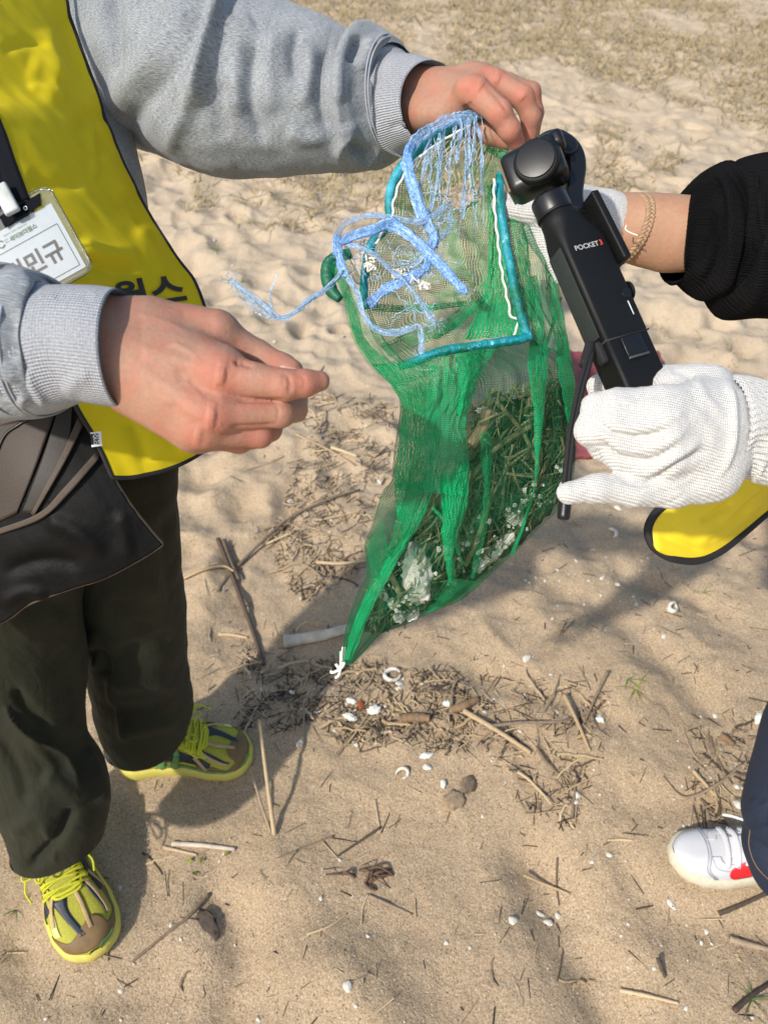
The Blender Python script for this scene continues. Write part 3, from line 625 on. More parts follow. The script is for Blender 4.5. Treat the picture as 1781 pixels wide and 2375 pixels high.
o = put(link('sweatshirt', mesh('sweatshirt_upper', V, F, uv), M['fleece']), person1); o['label'] = 'far sleeve of the grey sweatshirt, deeply folded'
V, F, uv, nn = loft([(930, 103, 886, 346, .848, .92, -.025), (942, 122, 893, 345, .842, .92, -.021), (958, 134, 904, 339, .838, .92, -.019), (985, 141, 924, 331, .83, .92, -.016), (1010, 148, 940, 327, .824, .92, -.0155), (1040, 160, 955, 321, .818, .92, -.0155)], 90, 240, lip=.03, lipin=.92)
N = out_normals(V, F); V = sculpt(V, N, [([(880, 160), (860, 220), (872, 300)], 8, -.003), ([(900, 300), (930, 290), (950, 300)], 9, -.002)])
put(link('cuff', mesh('cuff_upper', V, F, uv), M['rib']), person1)
for dx in (0, 6): ring_tube('seam', (930+dx, 104+dx), (887+dx, 346-dx*.3), .848, -.0262, .0010, M['rib'], person1, off=.008, flat=.92)
# --- torso
V, F, uv, nn = loft([(190, -160, -420, -160, .92, .6, 0), (192, 0, -400, 0, .93, .6, 0), (236, 105, -380, 105, .93, .6, 0), (270, 181, -360, 181, .93, .6, 0), (296, 253, -340, 253, .93, .6, 0), (316, 329, -320, 329, .93, .58, 0), (330, 400, -300, 400, .93, .56, 0), (340, 470, -280, 470, .93, .55, 0), (352, 600, -260, 600, .94, .52, 0), (360, 760, -240, 760, .95, .5, 0), (362, 920, -240, 930, .96, .5, 0), (350, 1040, -240, 1050, .97, .5, 0)], 160, 160)
N = out_normals(V, F); V = V+N*(.003*pn(V[:, 0]*14, V[:, 1]*14, V[:, 2]*14))[:, None]
o = put(link('sweatshirt', mesh('sweatshirt_torso', V, F, uv), M['fleece']), person1); o['label'] = 'grey sweatshirt body behind the vest'
# --- vest
vr = [(128, -90, .86), (156, 0, .86), (188, 97, .86), (215, 182, .86), (247, 279, .86), (284, 376, .86), (322, 451, .862), (365, 526, .864), (413, 601, .866), (451, 655, .868), (474, 716, .868), (500, 800, .87), (508, 900, .87), (500, 985, .87), (478, 1041, .870)]
vlow = [(478, 1041, .870), (430, 1072, .860), (385, 1090, .850), (337, 1102, .835), (300, 1108, .820), (262, 1108, .80)]
vl = [(-260, -90, .69), (-200, 60, .69), (-120, 200, .70), (-25, 250, .71), (5, 300, .715), (30, 370, .72), (60, 450, .725), (90, 540, .73), (110, 640, .735), (130, 740, .745), (150, 840, .76), (172, 930, .77), (222, 1020, .785), (262, 1108, .80)]
n_, m_ = 200, 120
l, r = cat(vl, n_), cat(vr, n_); s = np.linspace(0, 1, m_)[None, :, None]; q = l[:, None]*(1-s)+r[:, None]*s
low = cat(vlow[::-1], m_); T = np.linspace(0, 1, n_)[:, None, None]**3
straight = l[-1]*(1-s[0])+r[-1]*s[0]; q = q+(low-straight)[None]*T
q[..., 2] -= .016*np.sin(PI*np.linspace(0, 1, m_))[None, :]**.8
V = P(q[..., 0], q[..., 1], q[..., 2]).reshape(-1, 3); F = gridF(n_, m_)
uv = np.stack(np.broadcast_arrays(np.linspace(0, .25, m_)[None, :], np.linspace(0, .7, n_)[:, None]), -1).reshape(-1, 2)
N = vnormals(V, F); N = N if np.sum(N*(C0-V)) > 0 else -N
V = V+N*(.003*pn(V[:, 0]*11, V[:, 1]*11, V[:, 2]*7)+.0008*pn(V[:, 0]*60, V[:, 1]*60, V[:, 2]*20))[:, None]
V = sculpt(V, N, [([(60, 150), (150, 170), (165, 200)], 30, .004), ([(150, 0), (160, 120), (200, 200)], 26, -.006), ([(170, 330), (215, 270), (240, 300)], 24, -.004), ([(205, 280), (215, 360), (215, 430)], 10, .003), ([(230, 350), (260, 400), (300, 470)], 24, .005), ([(180, 560), (230, 585), (330, 600)], 20, .006),
    ([(180, 600), (240, 620), (330, 640)], 16, -.005), ([(100, 60), (130, 150), (120, 260)], 30, .005), ([(60, 400), (120, 430), (200, 420)], 18, -.003), ([(320, 520), (360, 600), (400, 640)], 20, .004), ([(300, 960), (330, 1030), (340, 1080)], 20, -.004), ([(400, 960), (430, 1020), (420, 1060)], 20, .004), ([(0, 120), (60, 100), (120, 110)], 12, -.003), ([(60, 200), (110, 215), (160, 240)], 10, .0025)])
vest = put(link('vest', mesh('vest', V, F, uv), M['vest']), person1); vest['label'] = 'yellow vest front with black lettering'
so_ = vest.modifiers.new('s', 'SOLIDIFY'); so_.thickness = .0015; so_.offset = 0
vbvh = BVHTree.FromPolygons([Vector(v) for v in V], F.tolist())
VG = V.reshape(n_, m_, 3)
edge = np.vstack([VG[:, -1], VG[-1, ::-1], VG[::-1, 0]])
put(link('piping', joined('piping', [tube(cat(edge[::4], 260), .0026, 8)]), M['piping']), vest)
def on_vest(px, py, lift=.0016, bvh=None):
    d = P(px, py, 1.)-C0; L = np.linalg.norm(d); h = (bvh or vbvh).ray_cast(Vector(C0), Vector(d/L))
    return np.array(h[0])-d/L*lift if h[0] is not None else P(px, py, .80)
def text_mesh(s, size=1., ext=0., bold=0.):
    c = bpy.data.curves.new('t', 'FONT'); c.body = s; c.size = size; c.align_x = 'LEFT'; c.extrude = ext; c.offset = bold; c.resolution_u = 4
    o = bpy.data.objects.new('t', c); COL.objects.link(o); bpy.context.view_layer.update()
    me = bpy.data.meshes.new_from_object(o.evaluated_get(bpy.context.evaluated_depsgraph_get())); bpy.data.objects.remove(o); return me
def px_text(name, s, org, ux, uy, mapf, mat, parent, bold=0.):
    """text whose em square is (ux, uy) photo pixels from org, laid on a surface"""
    me = text_mesh(s, 1., 0, bold); bm = bmesh.new(); bm.from_mesh(me); bmesh.ops.triangulate(bm, faces=bm.faces[:]); bmesh.ops.subdivide_edges(bm, edges=bm.edges[:], cuts=1); 
    for v in bm.verts: v.co = Vector(mapf(org[0]+v.co.x*ux[0]+v.co.y*uy[0], org[1]+v.co.x*ux[1]+v.co.y*uy[1]))
    bm.to_mesh(me); bm.free(); me.name = name; me.materials.clear(); return put(link(name, me, mat, smooth=False), parent)
# vest lettering, running up to the right
px_text('lettering', '월스', (276, 722), (88, -14), (-22, -78), lambda x, y: on_vest(x, y, .003), M['ink'], vest, .030)
# dark clothing behind the vest opening
V, F, uv = sheet([(-300, 120, .80), (-300, 700, .82), (-300, 1200, .86)], [(60, 120, .80), (200, 700, .83), (300, 1100, .90)], 30, 20, .0)
put(link('undershirt', mesh('undershirt', V, F, uv), M['black']), person1)
tagp = [(210, 1003), (235, 1001), (238, 1034), (213, 1037)]
# --- clothing label sewn on the hem
tg_ = lambda x, y, l: P(x, y, .758-l)
a, b, c_, d_ = [tg_(x, y, 0) for x, y in tagp]
me = mesh('clothing_label', np.array([a, b, c_, d_]), np.array([[0, 1, 2, 3]])); cl = put(link('clothing_label', me, M['white'], smooth=False), vest)
mi = lambda s, t: tg_(*(np.array(tagp[0])*(1-s)*(1-t)+np.array(tagp[1])*s*(1-t)+np.array(tagp[2])*s*t+np.array(tagp[3])*(1-s)*t), .0006)
me = mesh('print_block', np.array([mi(0., .1), mi(.74, .12), mi(.74, .84), mi(0., .84)]), np.array([[0, 1, 2, 3]])); put(link('print_block', me, M['ink'], smooth=False), cl)
for s_, off in (('UNI', 226.5), ('QLO', 217.5)):
    px_text('print', s_, (off, 1007), (.6, 11.5), (11, -.6), lambda x, y: tg_(x, y, .0011), M['white'], cl, .02)
# --- trousers
tr = []
V, F, uv, nn = loft([(395, 960, 60, 960, .95, .55, 0), (408, 1050, 90, 1050, .97, .6, 0), (412, 1120, 140, 1120, 1.0, .7, 0), (416, 1177, 160, 1177, 1.03, .8, 0), (424, 1350, 176, 1350, 1.14, .9, 0), (430, 1455, 188, 1455, 1.21, .9, 0), (435, 1540, 201, 1545, 1.28, .9, 0), (446, 1630, 222, 1655, 1.35, .85, .008), (436, 1672, 243, 1725, 1.39, .85, .014)], 220, 180, lip=.04, lipin=.9)
N = out_normals(V, F); V = V+N*(.005*pn(V[:, 0]*9, V[:, 1]*9, V[:, 2]*9)+.0015*pn(V[:, 0]*30, V[:, 1]*30, V[:, 2]*30))[:, None]
V = sculpt(V, N, [([(205, 1500), (240, 1530), (250, 1580)], 16, -.010), ([(200, 1460), (220, 1500), (225, 1560)], 14, .008), ([(250, 1530), (330, 1500), (420, 1470)], 20, -.008), ([(240, 1600), (330, 1580), (430, 1600)], 22, .008), ([(225, 1640), (300, 1660), (400, 1640)], 22, -.010), ([(260, 1700), (330, 1690), (420, 1670)], 16, .008), ([(300, 1180), (340, 1300), (350, 1420)], 26, .007), ([(380, 1180), (390, 1300), (400, 1400)], 18, -.006), ([(250, 1560), (262, 1640), (300, 1730)], 7, .005), ([(240, 1400), (300, 1420), (350, 1480)], 20, -.008)])
tr1 = put(link('trousers', mesh('trouser_far', V, F, uv), M['trouser']), person1); tr1['label'] = 'far leg of the olive trousers'
V, F, uv, nn = loft([(300, 960, -260, 960, .93, .5, 0), (250, 1080, -240, 1080, .93, .6, 0), (200, 1200, -210, 1200, .97, .8, 0), (187, 1392, -160, 1392, 1.04, .9, 0), (194, 1520, -120, 1530, 1.09, .9, 0), (186, 1624, -90, 1640, 1.11, .9, 0), (196, 1709, -60, 1730, 1.13, .9, 0), (238, 1785, -30, 1830, 1.145, .88, .008), (252, 1850, 2, 1890, 1.16, .85, .010), (239, 1922, 28, 1972, 1.18, .82, .012)], 240, 200, lip=.04, lipin=.9)
N = out_normals(V, F); V = V+N*(.006*pn(V[:, 0]*8, V[:, 1]*8, V[:, 2]*8)+.0015*pn(V[:, 0]*30, V[:, 1]*30, V[:, 2]*30))[:, None]
V = sculpt(V, N, [([(0, 1620), (60, 1690), (140, 1740), (190, 1850)], 22, .016, 's'), ([(30, 1590), (60, 1640), (120, 1700)], 14, -.010), ([(180, 1860), (130, 1950), (60, 2020)], 14, -.014), ([(196, 1865), (140, 1820), (90, 1800)], 24, .010), ([(120, 1500), (160, 1600), (180, 1700)], 24, -.008), ([(0, 1700), (50, 1800), (60, 1880)], 16, -.006), ([(190, 1730), (230, 1800), (245, 1880)], 16, .009), ([(60, 1700), (110, 1760), (130, 1800)], 14, .006), ([(100, 1900), (120, 1960), (130, 2010)], 8, .004), ([(40, 1420), (120, 1400), (180, 1420)], 24, -.007), ([(20, 1940), (80, 1900), (130, 1930)], 18, .006)])
tr2 = put(link('trousers', mesh('trouser_near', V, F, uv), M['trouser']), person1); tr2['label'] = 'near leg of the olive trousers, creased at the knee'
# ------------------------------------------------------------------ hip pouch
pouch = empty('hip_pouch', root_at(120, 1200, .84), 'black and brown hip pouch worn over the olive trousers, below the yellow vest', 'pouch')
V, F, uv = sheet([(-160, 940, .83), (-150, 1100, .83), (-150, 1300, .84), (-150, 1480, .86)], [(169, 936, .80), (212, 1013, .80), (289, 1148, .805), (337, 1215, .81), (378, 1264, .82)], 90, 90, .03)
s = np.tile(np.linspace(0, 1, 90), 90); tt = np.repeat(np.linspace(0, 1, 90), 90); N = vnormals(V, F); N = N if np.sum(N*(C0-V)) > 0 else -N
# lower edge runs from the tip down to the left
l_, r_ = cat([(-160, 940, .83), (-150, 1480, .86)], 90), None
def pouch_pt(s, t):
    top = (1-s)*np.array([-160, 960, .83])+s*np.array([176, 936, .80])
    bot = cat([(-160, 1500, .88), (0, 1447, .865), (72, 1400, .855), (169, 1365, .845), (241, 1341, .84), (337, 1292, .83), (378, 1264, .825)], 41)[int(round(s*40))]
    return top, bot
S = np.linspace(0, 1, 81); bot = cat([(-160, 1500, .88), (0, 1447, .865), (72, 1400, .855), (169, 1365, .845), (241, 1341, .84), (337, 1292, .83), (378, 1264, .825)], 81)
rt = cat([(172, 930, .80), (212, 1013, .80), (289, 1148, .805), (337, 1215, .815), (378, 1264, .825)], 81)
q = np.zeros((81, 81, 3))
for i, t in enumerate(np.linspace(0, 1, 81)):
    L_ = np.array([-160, 940+560*t, .83+.05*t]); R_ = rt[i]; row = L_[None]*(1-S[:, None])+R_[None]*S[:, None]
    straight = np.array([-160, 1500, .88])[None]*(1-S[:, None])+rt[-1][None]*S[:, None]; q[i] = row+(bot-straight)*t**1.5
q[..., 2] -= .028*np.sin(PI*S)[None, :]*np.sin(PI*np.linspace(.1, .9, 81))[:, None]
V = P(q[..., 0], q[..., 1], q[..., 2]).reshape(-1, 3); F = gridF(81, 81); N = vnormals(V, F); N = N if np.sum(N*(C0-V)) > 0 else -N
V = V+N*(.003*pn(V[:, 0]*14, V[:, 1]*14, V[:, 2]*14))[:, None]
V = sculpt(V, N, [([(0, 1330), (100, 1300), (200, 1310)], 18, -.006), ([(100, 1200), (180, 1230), (250, 1290)], 18, .006), ([(0, 1400), (60, 1370), (120, 1380)], 12, .005), ([(280, 1180), (290, 1240), (300, 1300)], 16, .004)])
pbvh = BVHTree.FromPolygons([Vector(v) for v in V], F.tolist())
pb = put(link('pouch_body', mesh('pouch_body', V, F), M['pouch']), pouch); sm = pb.modifiers.new('s', 'SOLIDIFY'); sm.thickness = .003; sm.offset = 0
on_p = lambda x, y, l: on_vest(x, y, l, pbvh)
PG = V.reshape(81, 81, 3)
put(link('edge_trim', joined('edge_trim', [tube(cat(np.vstack([PG[::6, -1], PG[-1, ::-6]]), 120), .0016, 6)]), M['trim']), pouch)
def patch_poly(name, L, R, n, m, lift, mat, parent, fn, th=.0012):
    l, r = cat(L, n), cat(R, n); V = np.array([fn(*(l[i]*(1-j/(m-1))+r[i]*j/(m-1)), lift) for i in range(n) for j in range(m)])
    o = put(link(name, mesh(name, V, gridF(n, m)), mat), parent); s = o.modifiers.new('s', 'SOLIDIFY'); s.thickness = th; s.offset = 0; return o
patch_poly('front_panel', [(-60, 990), (-60, 1100), (-40, 1230)], [(128, 960), (85, 1080), (40, 1190)], 24, 24, .004, M['pouch_brown'], pouch, on_p)
patch_poly('side_panel', [(134, 958), (95, 1075), (52, 1190)], [(170, 940), (155, 1040), (70, 1192)], 24, 14, .003, simple('dark_brown_panel', (.018, .013, .010), .6), pouch, on_p)
patch_poly('trim_strip', [(184, 965), (140, 1060), (72, 1190)], [(194, 985), (150, 1075), (80, 1196)], 24, 5, .006, M['trim'], pouch, on_p)
patch_poly('trim_strip', [(222, 1050), (150, 1130), (90, 1190), (-20, 1232)], [(232, 1062), (160, 1145), (95, 1204), (-20, 1246)], 30, 5, .007, M['trim'], pouch, on_p)
V, F = tube(np.array([on_p(x, y, .006) for x, y in cat([(-10, 1060), (12, 1010), (45, 985), (70, 970)], 30)]), .0016, 6); put(link('zip', joined('zip', [(V, F)]), M['gimbal']), pouch)
# ------------------------------------------------------------------ lanyard and name badge
badge = empty('name_badge', root_at(60, 560, .76), 'clear plastic name badge with Korean lettering hanging on a black lanyard over the yellow vest', 'badge')
BD = .690
bx, by = np.array([.8752, -.4838]), np.array([.4838, .8752])     # along the card, down the card (px)
org = np.array([119., 471.])                                       # top right corner of the card
def bp(a, b, lift=0.): q = org+bx*a+by*b; return P(q[0], q[1], BD-lift)
def rect(name, a0, a1, b0, b1, z, mat, th=.0004, rad=0, parent=badge):
    if rad:
        pts = []
        for cx_, cy_, s0 in ((a1-rad, b0+rad, -90), (a1-rad, b1-rad, 0), (a0+rad, b1-rad, 90), (a0+rad, b0+rad, 180)):
            for k in range(7): an = math.radians(s0+k*15); pts.append((cx_+rad*math.cos(an), cy_+rad*math.sin(an)))
    else: pts = [(a0, b0), (a1, b0), (a1, b1), (a0, b1)]
    fr = [bp(a, b, z) for a, b in pts]; bk = [bp(a, b, z-th) for a, b in pts]; n = len(pts)
    me = bpy.data.meshes.new(name); me.from_pydata([list(p) for p in fr+bk], [], [list(range(n)), list(range(2*n-1, n-1, -1))]+[[i, n+i, n+(i+1) % n, (i+1) % n] for i in range(n)])
    return put(link(name, me, mat, smooth=False), parent)
cpv = NT('clear_vinyl'); g_ = cpv.n('BsdfGlossy'); g_.inputs['Roughness'].default_value = .12; tp_ = cpv.n('BsdfTransparent'); tp_.inputs[0].default_value = (.80, .84, .80, 1); mx_ = cpv.n('MixShader'); fr_ = cpv.n('Fresnel'); fr_.inputs[0].default_value = 1.5; 
cpv.l(cpv.math('ADD', fr_.outputs[0], .05), mx_.inputs[0]); cpv.l(tp_.outputs[0], mx_.inputs[1]); cpv.l(g_.outputs[0], mx_.inputs[2]); cpv.l(mx_.outputs[0], cpv.out.inputs[0])
rect('card', -330, 0, 0, 168, 0, M['paper'])
rect('sleeve_cover', -345, 14, -42, 182, .0018, cpv.m, .0036, 18)
V = np.array([bp(a, b, .0018) for a, b in [(x, -42) for x in range(-330, -3, 10)]+[(14, y) for y in range(-28, 165, 8)]+[(x, 182) for x in range(-4, -330, -10)]]); put(link('sleeve_rim', joined('sleeve_rim', [tube(V, .0012, 6)]), cpv.m), badge)
bt_ = lambda z: (lambda x, y: P(x, y, BD-z))
def btext(s, a, b, size, mat, sx=1., bold=.0):
    o = org+bx*a+by*b; return px_text('lettering', s, o, bx*size*sx, -by*size, bt_(.0006), mat, badge, bold)
btext('세이브더월스', -125, 33, 13.5, M['green_ink'], .95, .025)
btext('해양환경 자원봉사 활동을 함께', -134, 16, 4.8, M['green_ink'])
btext('환경', -137, 26, 5, M['green_ink']); btext('봉사', -137, 32, 5, M['green_ink'])
btext('김민규', -172, 122, 56, M['ink'], .95, .02)
V = [bp(-148+8*math.cos(t), 28+8*math.sin(t), .0006) for t in np.linspace(.5, 5.8, 24)]; put(link('emblem', joined('emblem', [tube(np.array(V), .0006, 5)]), M['green_ink']), badge)
V = np.array([bp(a, b, .0006) for a, b in ((-330, 48), (-11, 48), (-11, 157), (-330, 157))]); put(link('border_line', joined('border_line', [tube(V[i:i+2], .00022, 4) for i in range(3)]), M['ink']), badge)
V, F, uv = sheet([(-90, 130, .685), (-20, 300, .69), (10, 420, .688), (24, 478, .686)], [(-55, 130, .685), (0, 272, .69), (34, 370, .688), (68, 462, .686)], 40, 8)
ly = link('lanyard', mesh('lanyard', V, F, uv), M['black']); ly.modifiers.new('s', 'SOLIDIFY').thickness = .0015; put(ly, badge)
V, F, uv = sheet([(-30, 476, .765), (0, 500, .765), (25, 512, .765)], [(-30, 560, .765), (0, 545, .765), (60, 480, .765)], 12, 8)
m4 = lambda s: s
clip = box(.014, .028, .006, .002); o = link('clip', clip, simple('grey_plastic', (.42, .44, .42), .4)); o.matrix_world = Matrix.Translation(Vector(P(15, 462, .678))) @ Matrix((( *RT, 0), (*UP, 0), (*(-FW), 0), (0, 0, 0, 1))).transposed() @ Matrix.Rotation(math.radians(28), 4, 'Z'); o.parent = badge; o.matrix_parent_inverse = Matrix.Translation(badge.location).inverted()
V = [bp(-57+4*math.cos(t), -18+4*math.sin(t), .0045) for t in np.linspace(0, 2*PI, 20)]; put(link('eyelet', joined('eyelet', [tube(np.array(V), .0008, 6)]), simple('steel', (.5, .5, .5), .25, Metallic=1.)), badge)
V = np.array([bp(a, b, .0030) for a, b in ((-120, -30), (-10, -32), (-22, -6), (-84, -6), (-120, 0))]); me = bpy.data.meshes.new('slot_strap'); me.from_pydata(V.tolist(), [], [[0, 1, 2, 3, 4]]); put(link('slot_strap', me, M['black'], smooth=False), badge).modifiers.new('s', 'SOLIDIFY').thickness = .0006
# ================================================================== SHOES
def make_shoe(parent, toe, heel, z, up_m, sole_m, hw=.048, hgt=.062, ankle=.095, flare=0.):
    """last-shaped upper on a sole; returns a surface function surf(s, th, lift) (s 0 heel..1 toe, th degrees 0 right..180 left)"""
    ax = (toe-heel); L = np.linalg.norm(ax[:2]); X_ = np.array([ax[0], ax[1], 0])/L; Y_ = np.array([-X_[1], X_[0], 0]); O = np.array([heel[0], heel[1], z])
    ks = np.array([0, .04, .12, .3, .5, .68, .82, .92, .975, 1.]); wv = np.array([.30, .58, .72, .70, .76, .98, .98, .80, .50, .12])*hw
    hv = np.array([.7, .95, 1.0, 1.0, .92, .72, .56, .46, .36, .24]); hv = hv*hgt; hv[:4] = [ankle*.85, ankle, ankle, ankle*.95]; hv[4] = hgt*1.12
    cat1 = lambda v, s: np.interp(s, np.linspace(0, 1, 200), np.interp(np.linspace(0, 1, 200), ks, v))
    def sm(v):
        x = np.linspace(0, 1, 201); y = np.interp(x, ks, v); k = np.ones(9)/9; yp = np.r_[np.full(4, y[0]), y, np.full(4, y[-1])]; y2 = np.convolve(yp, k, 'valid'); return x, y2
    xw, yw = sm(wv); xh, yh = sm(hv); c0 = lambda s: .010*math.sin(PI*min(1, s))*flare
    base = .024
    def surf(s, th, lift=0.):
        s = min(max(s, 0), 1); t = math.radians(th); w_ = np.interp(s, xw, yw)+lift; h_ = np.interp(s, xh, yh)+lift
        cx = math.cos(t); sx = math.sin(t); y = w_*np.sign(cx)*abs(cx)**.72; zz = h_*abs(sx)**.80
        return O+X_*(s*L)+Y_*(y+c0(s))+np.array([0, 0, base+zz])
    V = np.array([surf(s, th) for s in np.r_[np.linspace(0, .06, 8), np.linspace(.08, .92, 46), np.linspace(.94, 1, 10)] for th in np.linspace(0, 180, 37)])
    put(link('upper', mesh('upper', V, gridF(64, 37)), up_m), parent)
    rings = []; ss = np.r_[np.linspace(0, .08, 8), np.linspace(.1, .9, 34), np.linspace(.92, 1, 10)]
    prof = [(0.86, -.004), (.98, .0), (1.05, .006), (1.07, .014), (1.05, .022), (.99, .028), (.90, .030)]
    out = [(s, 1) for s in ss]+[(s, -1) for s in ss[::-1]]; n = len(out); V = []
    for k, zz in prof:
        for s, sd in out:
            w_ = np.interp(s, xw, yw)+.0035; sx_ = (s-.5)*(1+(k-1)*.25)*1.012+.5; V.append(O+X_*(sx_*L)+Y_*(sd*w_*k+c0(s))+np.array([0, 0, zz+.006*sstep(.8, 1, s)*(zz < .01)]))
    Fq = gridF(len(prof), n, True); V = np.array(V); me = bpy.data.meshes.new('sole'); me.from_pydata(V.tolist(), [], Fq.tolist()+[list(range(n))[::-1]]); me.update()
    put(link('sole', me, sole_m), parent)
    return surf, (O, X_, Y_, L)
def strip(name, surf, path, wd, lift, mat, parent, n=16, m=4, th=.0012):
    """band lying on the upper; path of (s, theta), wd in metres"""
    q = cat(path, n); C_ = np.array([surf(a, b, lift) for a, b in q]); t = np.gradient(C_, axis=0); t /= np.linalg.norm(t, axis=1)[:, None]
    e = 1e-2; nr = []
    for a, b in q:
        p0, p1, p2 = surf(a, b, lift), surf(a+e, b, lift), surf(a, b+2, lift); k = np.cross(p1-p0, p2-p0); k /= max(np.linalg.norm(k), 1e-9); nr.append(k if k[2] > 0 or abs(k[2]) < .2 else -k)
    sd = np.cross(t, np.array(nr)); sd /= np.linalg.norm(sd, axis=1)[:, None]; wv = np.broadcast_to(np.interp(np.linspace(0, 1, n), np.linspace(0, 1, len(np.atleast_1d(wd))), np.atleast_1d(wd)), n)
    V = np.stack([C_+sd*(wv*(k/(m-1)-.5))[:, None] for k in range(m)], 1).reshape(-1, 3)
    o = put(link(name, mesh(name, V, gridF(n, m)), mat), parent); s_ = o.modifiers.new('s', 'SOLIDIFY'); s_.thickness = th; s_.offset = 0; return o
def area(name, surf, A, B, lift, mat, parent, n=14, m=8, th=.0012):
    """patch of the upper between curves A and B in (s, theta)"""
    a, b = cat(A, n), cat(B, n); V = np.array([surf(*(a[i]*(1-j/(m-1))+b[i]*j/(m-1)), lift) for i in range(n) for j in range(m)])
    o = put(link(name, mesh(name, V, gridF(n, m)), mat), parent); s_ = o.modifiers.new('s', 'SOLIDIFY'); s_.thickness = th; s_.offset = 0; return o
M['mesh_yellow'] = simple('yellow_shoe_mesh', (.36, .345, .035), .75, .25, 500, .001, 900); M['sole_yellow'] = simple('yellow_foam_sole', (.58, .50, .10), .6, .08, 60)
M['toe_brown'] = simple('brown_toe_cap', (.17, .105, .04), .65, .15, 60); M['navy'] = simple('navy_overlay', (.012, .020, .035), .5); M['shoe_green'] = simple('green_overlay', (.11, .25, .07), .5, .15, 80); M['tan'] = simple('tan_strap', (.42, .29, .14), .6)
M['lace'] = simple('yellow_lace', (.52, .52, .02), .75, .2, 500, .0006, 900); M['pale_yellow'] = simple('pale_yellow_overlay', (.60, .60, .22), .6)
def runner(fp, parent, lab, mirror):
    root = bpy.data.objects.new('shoe', None); COL.objects.link(root); root.location = tuple((fp[0]+fp[1])/2); put(root, parent); root['label'] = lab
    # parts of a shoe hang on the shoe's upper so the tree stays three deep
    bpy.data.objects.remove(root)
    surf, fr = make_shoe(parent, fp[0], fp[1], fp[2]-.004, M['mesh_yellow'], M['sole_yellow'], .049, .064, .10, 1. if mirror else -1.)
    up = [c for c in COL.objects if c.parent == parent and c.name.startswith('upper')][-1]; up.name = 'shoe'; up['label'] = lab
    soleo = [c for c in COL.objects if c.parent == parent and c.name.startswith('sole')][-1]; 
    soleo.parent = None; put(soleo, up)
    f = (lambda s, th: (s, 180-th)) if mirror else (lambda s, th: (s, th)); F_ = lambda l: [f(*x) for x in l]
    area('toe_cap', surf, F_([(.80, 0), (.86, 18), (.90, 40), (.855, 60), (.84, 80), (.90, 100), (.91, 130), (.84, 160), (.78, 180)]), F_([(.9, 0), (.975, 20), (.993, 45), (.998, 70), (.998, 100), (.993, 130), (.98, 150), (.95, 168), (.9, 180)]), .0012, M['toe_brown'], up, 40, 10)
    area('toe_cap', surf, F_([(.60, 0), (.7, 0), (.8, 0), (.95, 0)]), F_([(.60, 16), (.7, 24), (.8, 24), (.95, 24)]), .0010, M['toe_brown'], up, 20, 6)
    area('toe_guard', surf, F_([(.93, 20), (.965, 30), (.985, 50)]), F_([(.965, 12), (.995, 28), (.999, 55)]), .0034, M['shoe_green'], up, 14, 5)
    area('side_overlay', surf, F_([(.30, 14), (.45, 16), (.62, 20)]), F_([(.30, 52), (.45, 44), (.60, 40)]), .0010, M['navy'], up, 18, 8)
    area('side_overlay', surf, F_([(.30, 166), (.45, 160), (.64, 152)]), F_([(.30, 128), (.45, 136), (.62, 138)]), .0010, M['navy'], up, 18, 8)
    area('side_overlay', surf, F_([(.66, 52), (.74, 48), (.84, 30)]), F_([(.66, 66), (.74, 58), (.86, 40)]), .0012, M['navy'], up, 16, 5)
    area('side_overlay', surf, F_([(.69, 92), (.76, 96), (.86, 92), (.92, 90)]), F_([(.68, 118), (.755, 110), (.86, 101), (.92, 98)]), .0012, M['navy'], up, 16, 5)
    for pth, w_ in (([(.64, 62), (.74, 46), (.85, 34)], .0055), ([(.67, 84), (.76, 82), (.90, 82)], .006), ([(.66, 112), (.72, 124), (.80, 134)], .006), ([(.60, 128), (.65, 142), (.70, 158)], .0080), ([(.60, 40), (.64, 28), (.68, 12)], .007)): strip('strap_overlay', surf, F_(pth), w_, .0026, M['tan'], up)
    area('side_overlay', surf, F_([(.56, 24), (.62, 26), (.70, 20)]), F_([(.58, 44), (.65, 42), (.72, 32)]), .0012, M['navy'], up, 12, 5); area('side_overlay', surf, F_([(.60, 156), (.66, 154), (.72, 150)]), F_([(.61, 136), (.67, 134), (.71, 130)]), .0012, M['navy'], up, 12, 5)
    area('side_overlay', surf, F_([(.72, 132), (.80, 146), (.84, 154)]), F_([(.74, 122), (.80, 126), (.86, 132)]), .0014, M['pale_yellow'], up, 12, 5)
    for s0 in (.36, .46):
        strip('lace_anchor', surf, F_([(s0, 128), (s0+.01, 148), (s0-.02, 170), (s0-.03, 180)]), [.009, .012, .014], .0028, M['shoe_green'], up)
        strip('lace_anchor', surf, F_([(s0, 52), (s0+.01, 32), (s0-.02, 10), (s0-.03, 0)]), [.009, .012, .014], .0028, M['shoe_green'], up)
    strip('side_band', surf, F_([(.28, 4), (.5, 6), (.72, 6), (.9, 4)]), .007, .0022, M['shoe_green'], up, 30); strip('side_band', surf, F_([(.12, 176), (.3, 175), (.5, 175), (.72, 176)]), .007, .0022, M['shoe_green'], up, 30)
    tg = area('tongue', surf, [(.28, 62), (.45, 64), (.60, 68), (.66, 80)], [(.28, 118), (.45, 116), (.60, 112), (.66, 100)], .004, M['mesh_yellow'], up, 24, 12, .004)
    strip('tongue_tag', surf, [(.47, 88), (.53, 90)], .010, .0085, M['tan'], up, 8)
    strip('tongue_tag', surf, [(.31, 88), (.35, 90)], .012, .0085, M['tan'], up, 8)
    strip('throat_edge', surf, [(.26, 56), (.40, 56), (.56, 58), (.67, 72), (.69, 90), (.67, 108), (.56, 122), (.40, 124), (.26, 124)], .004, .0035, M['lace'], up, 50)
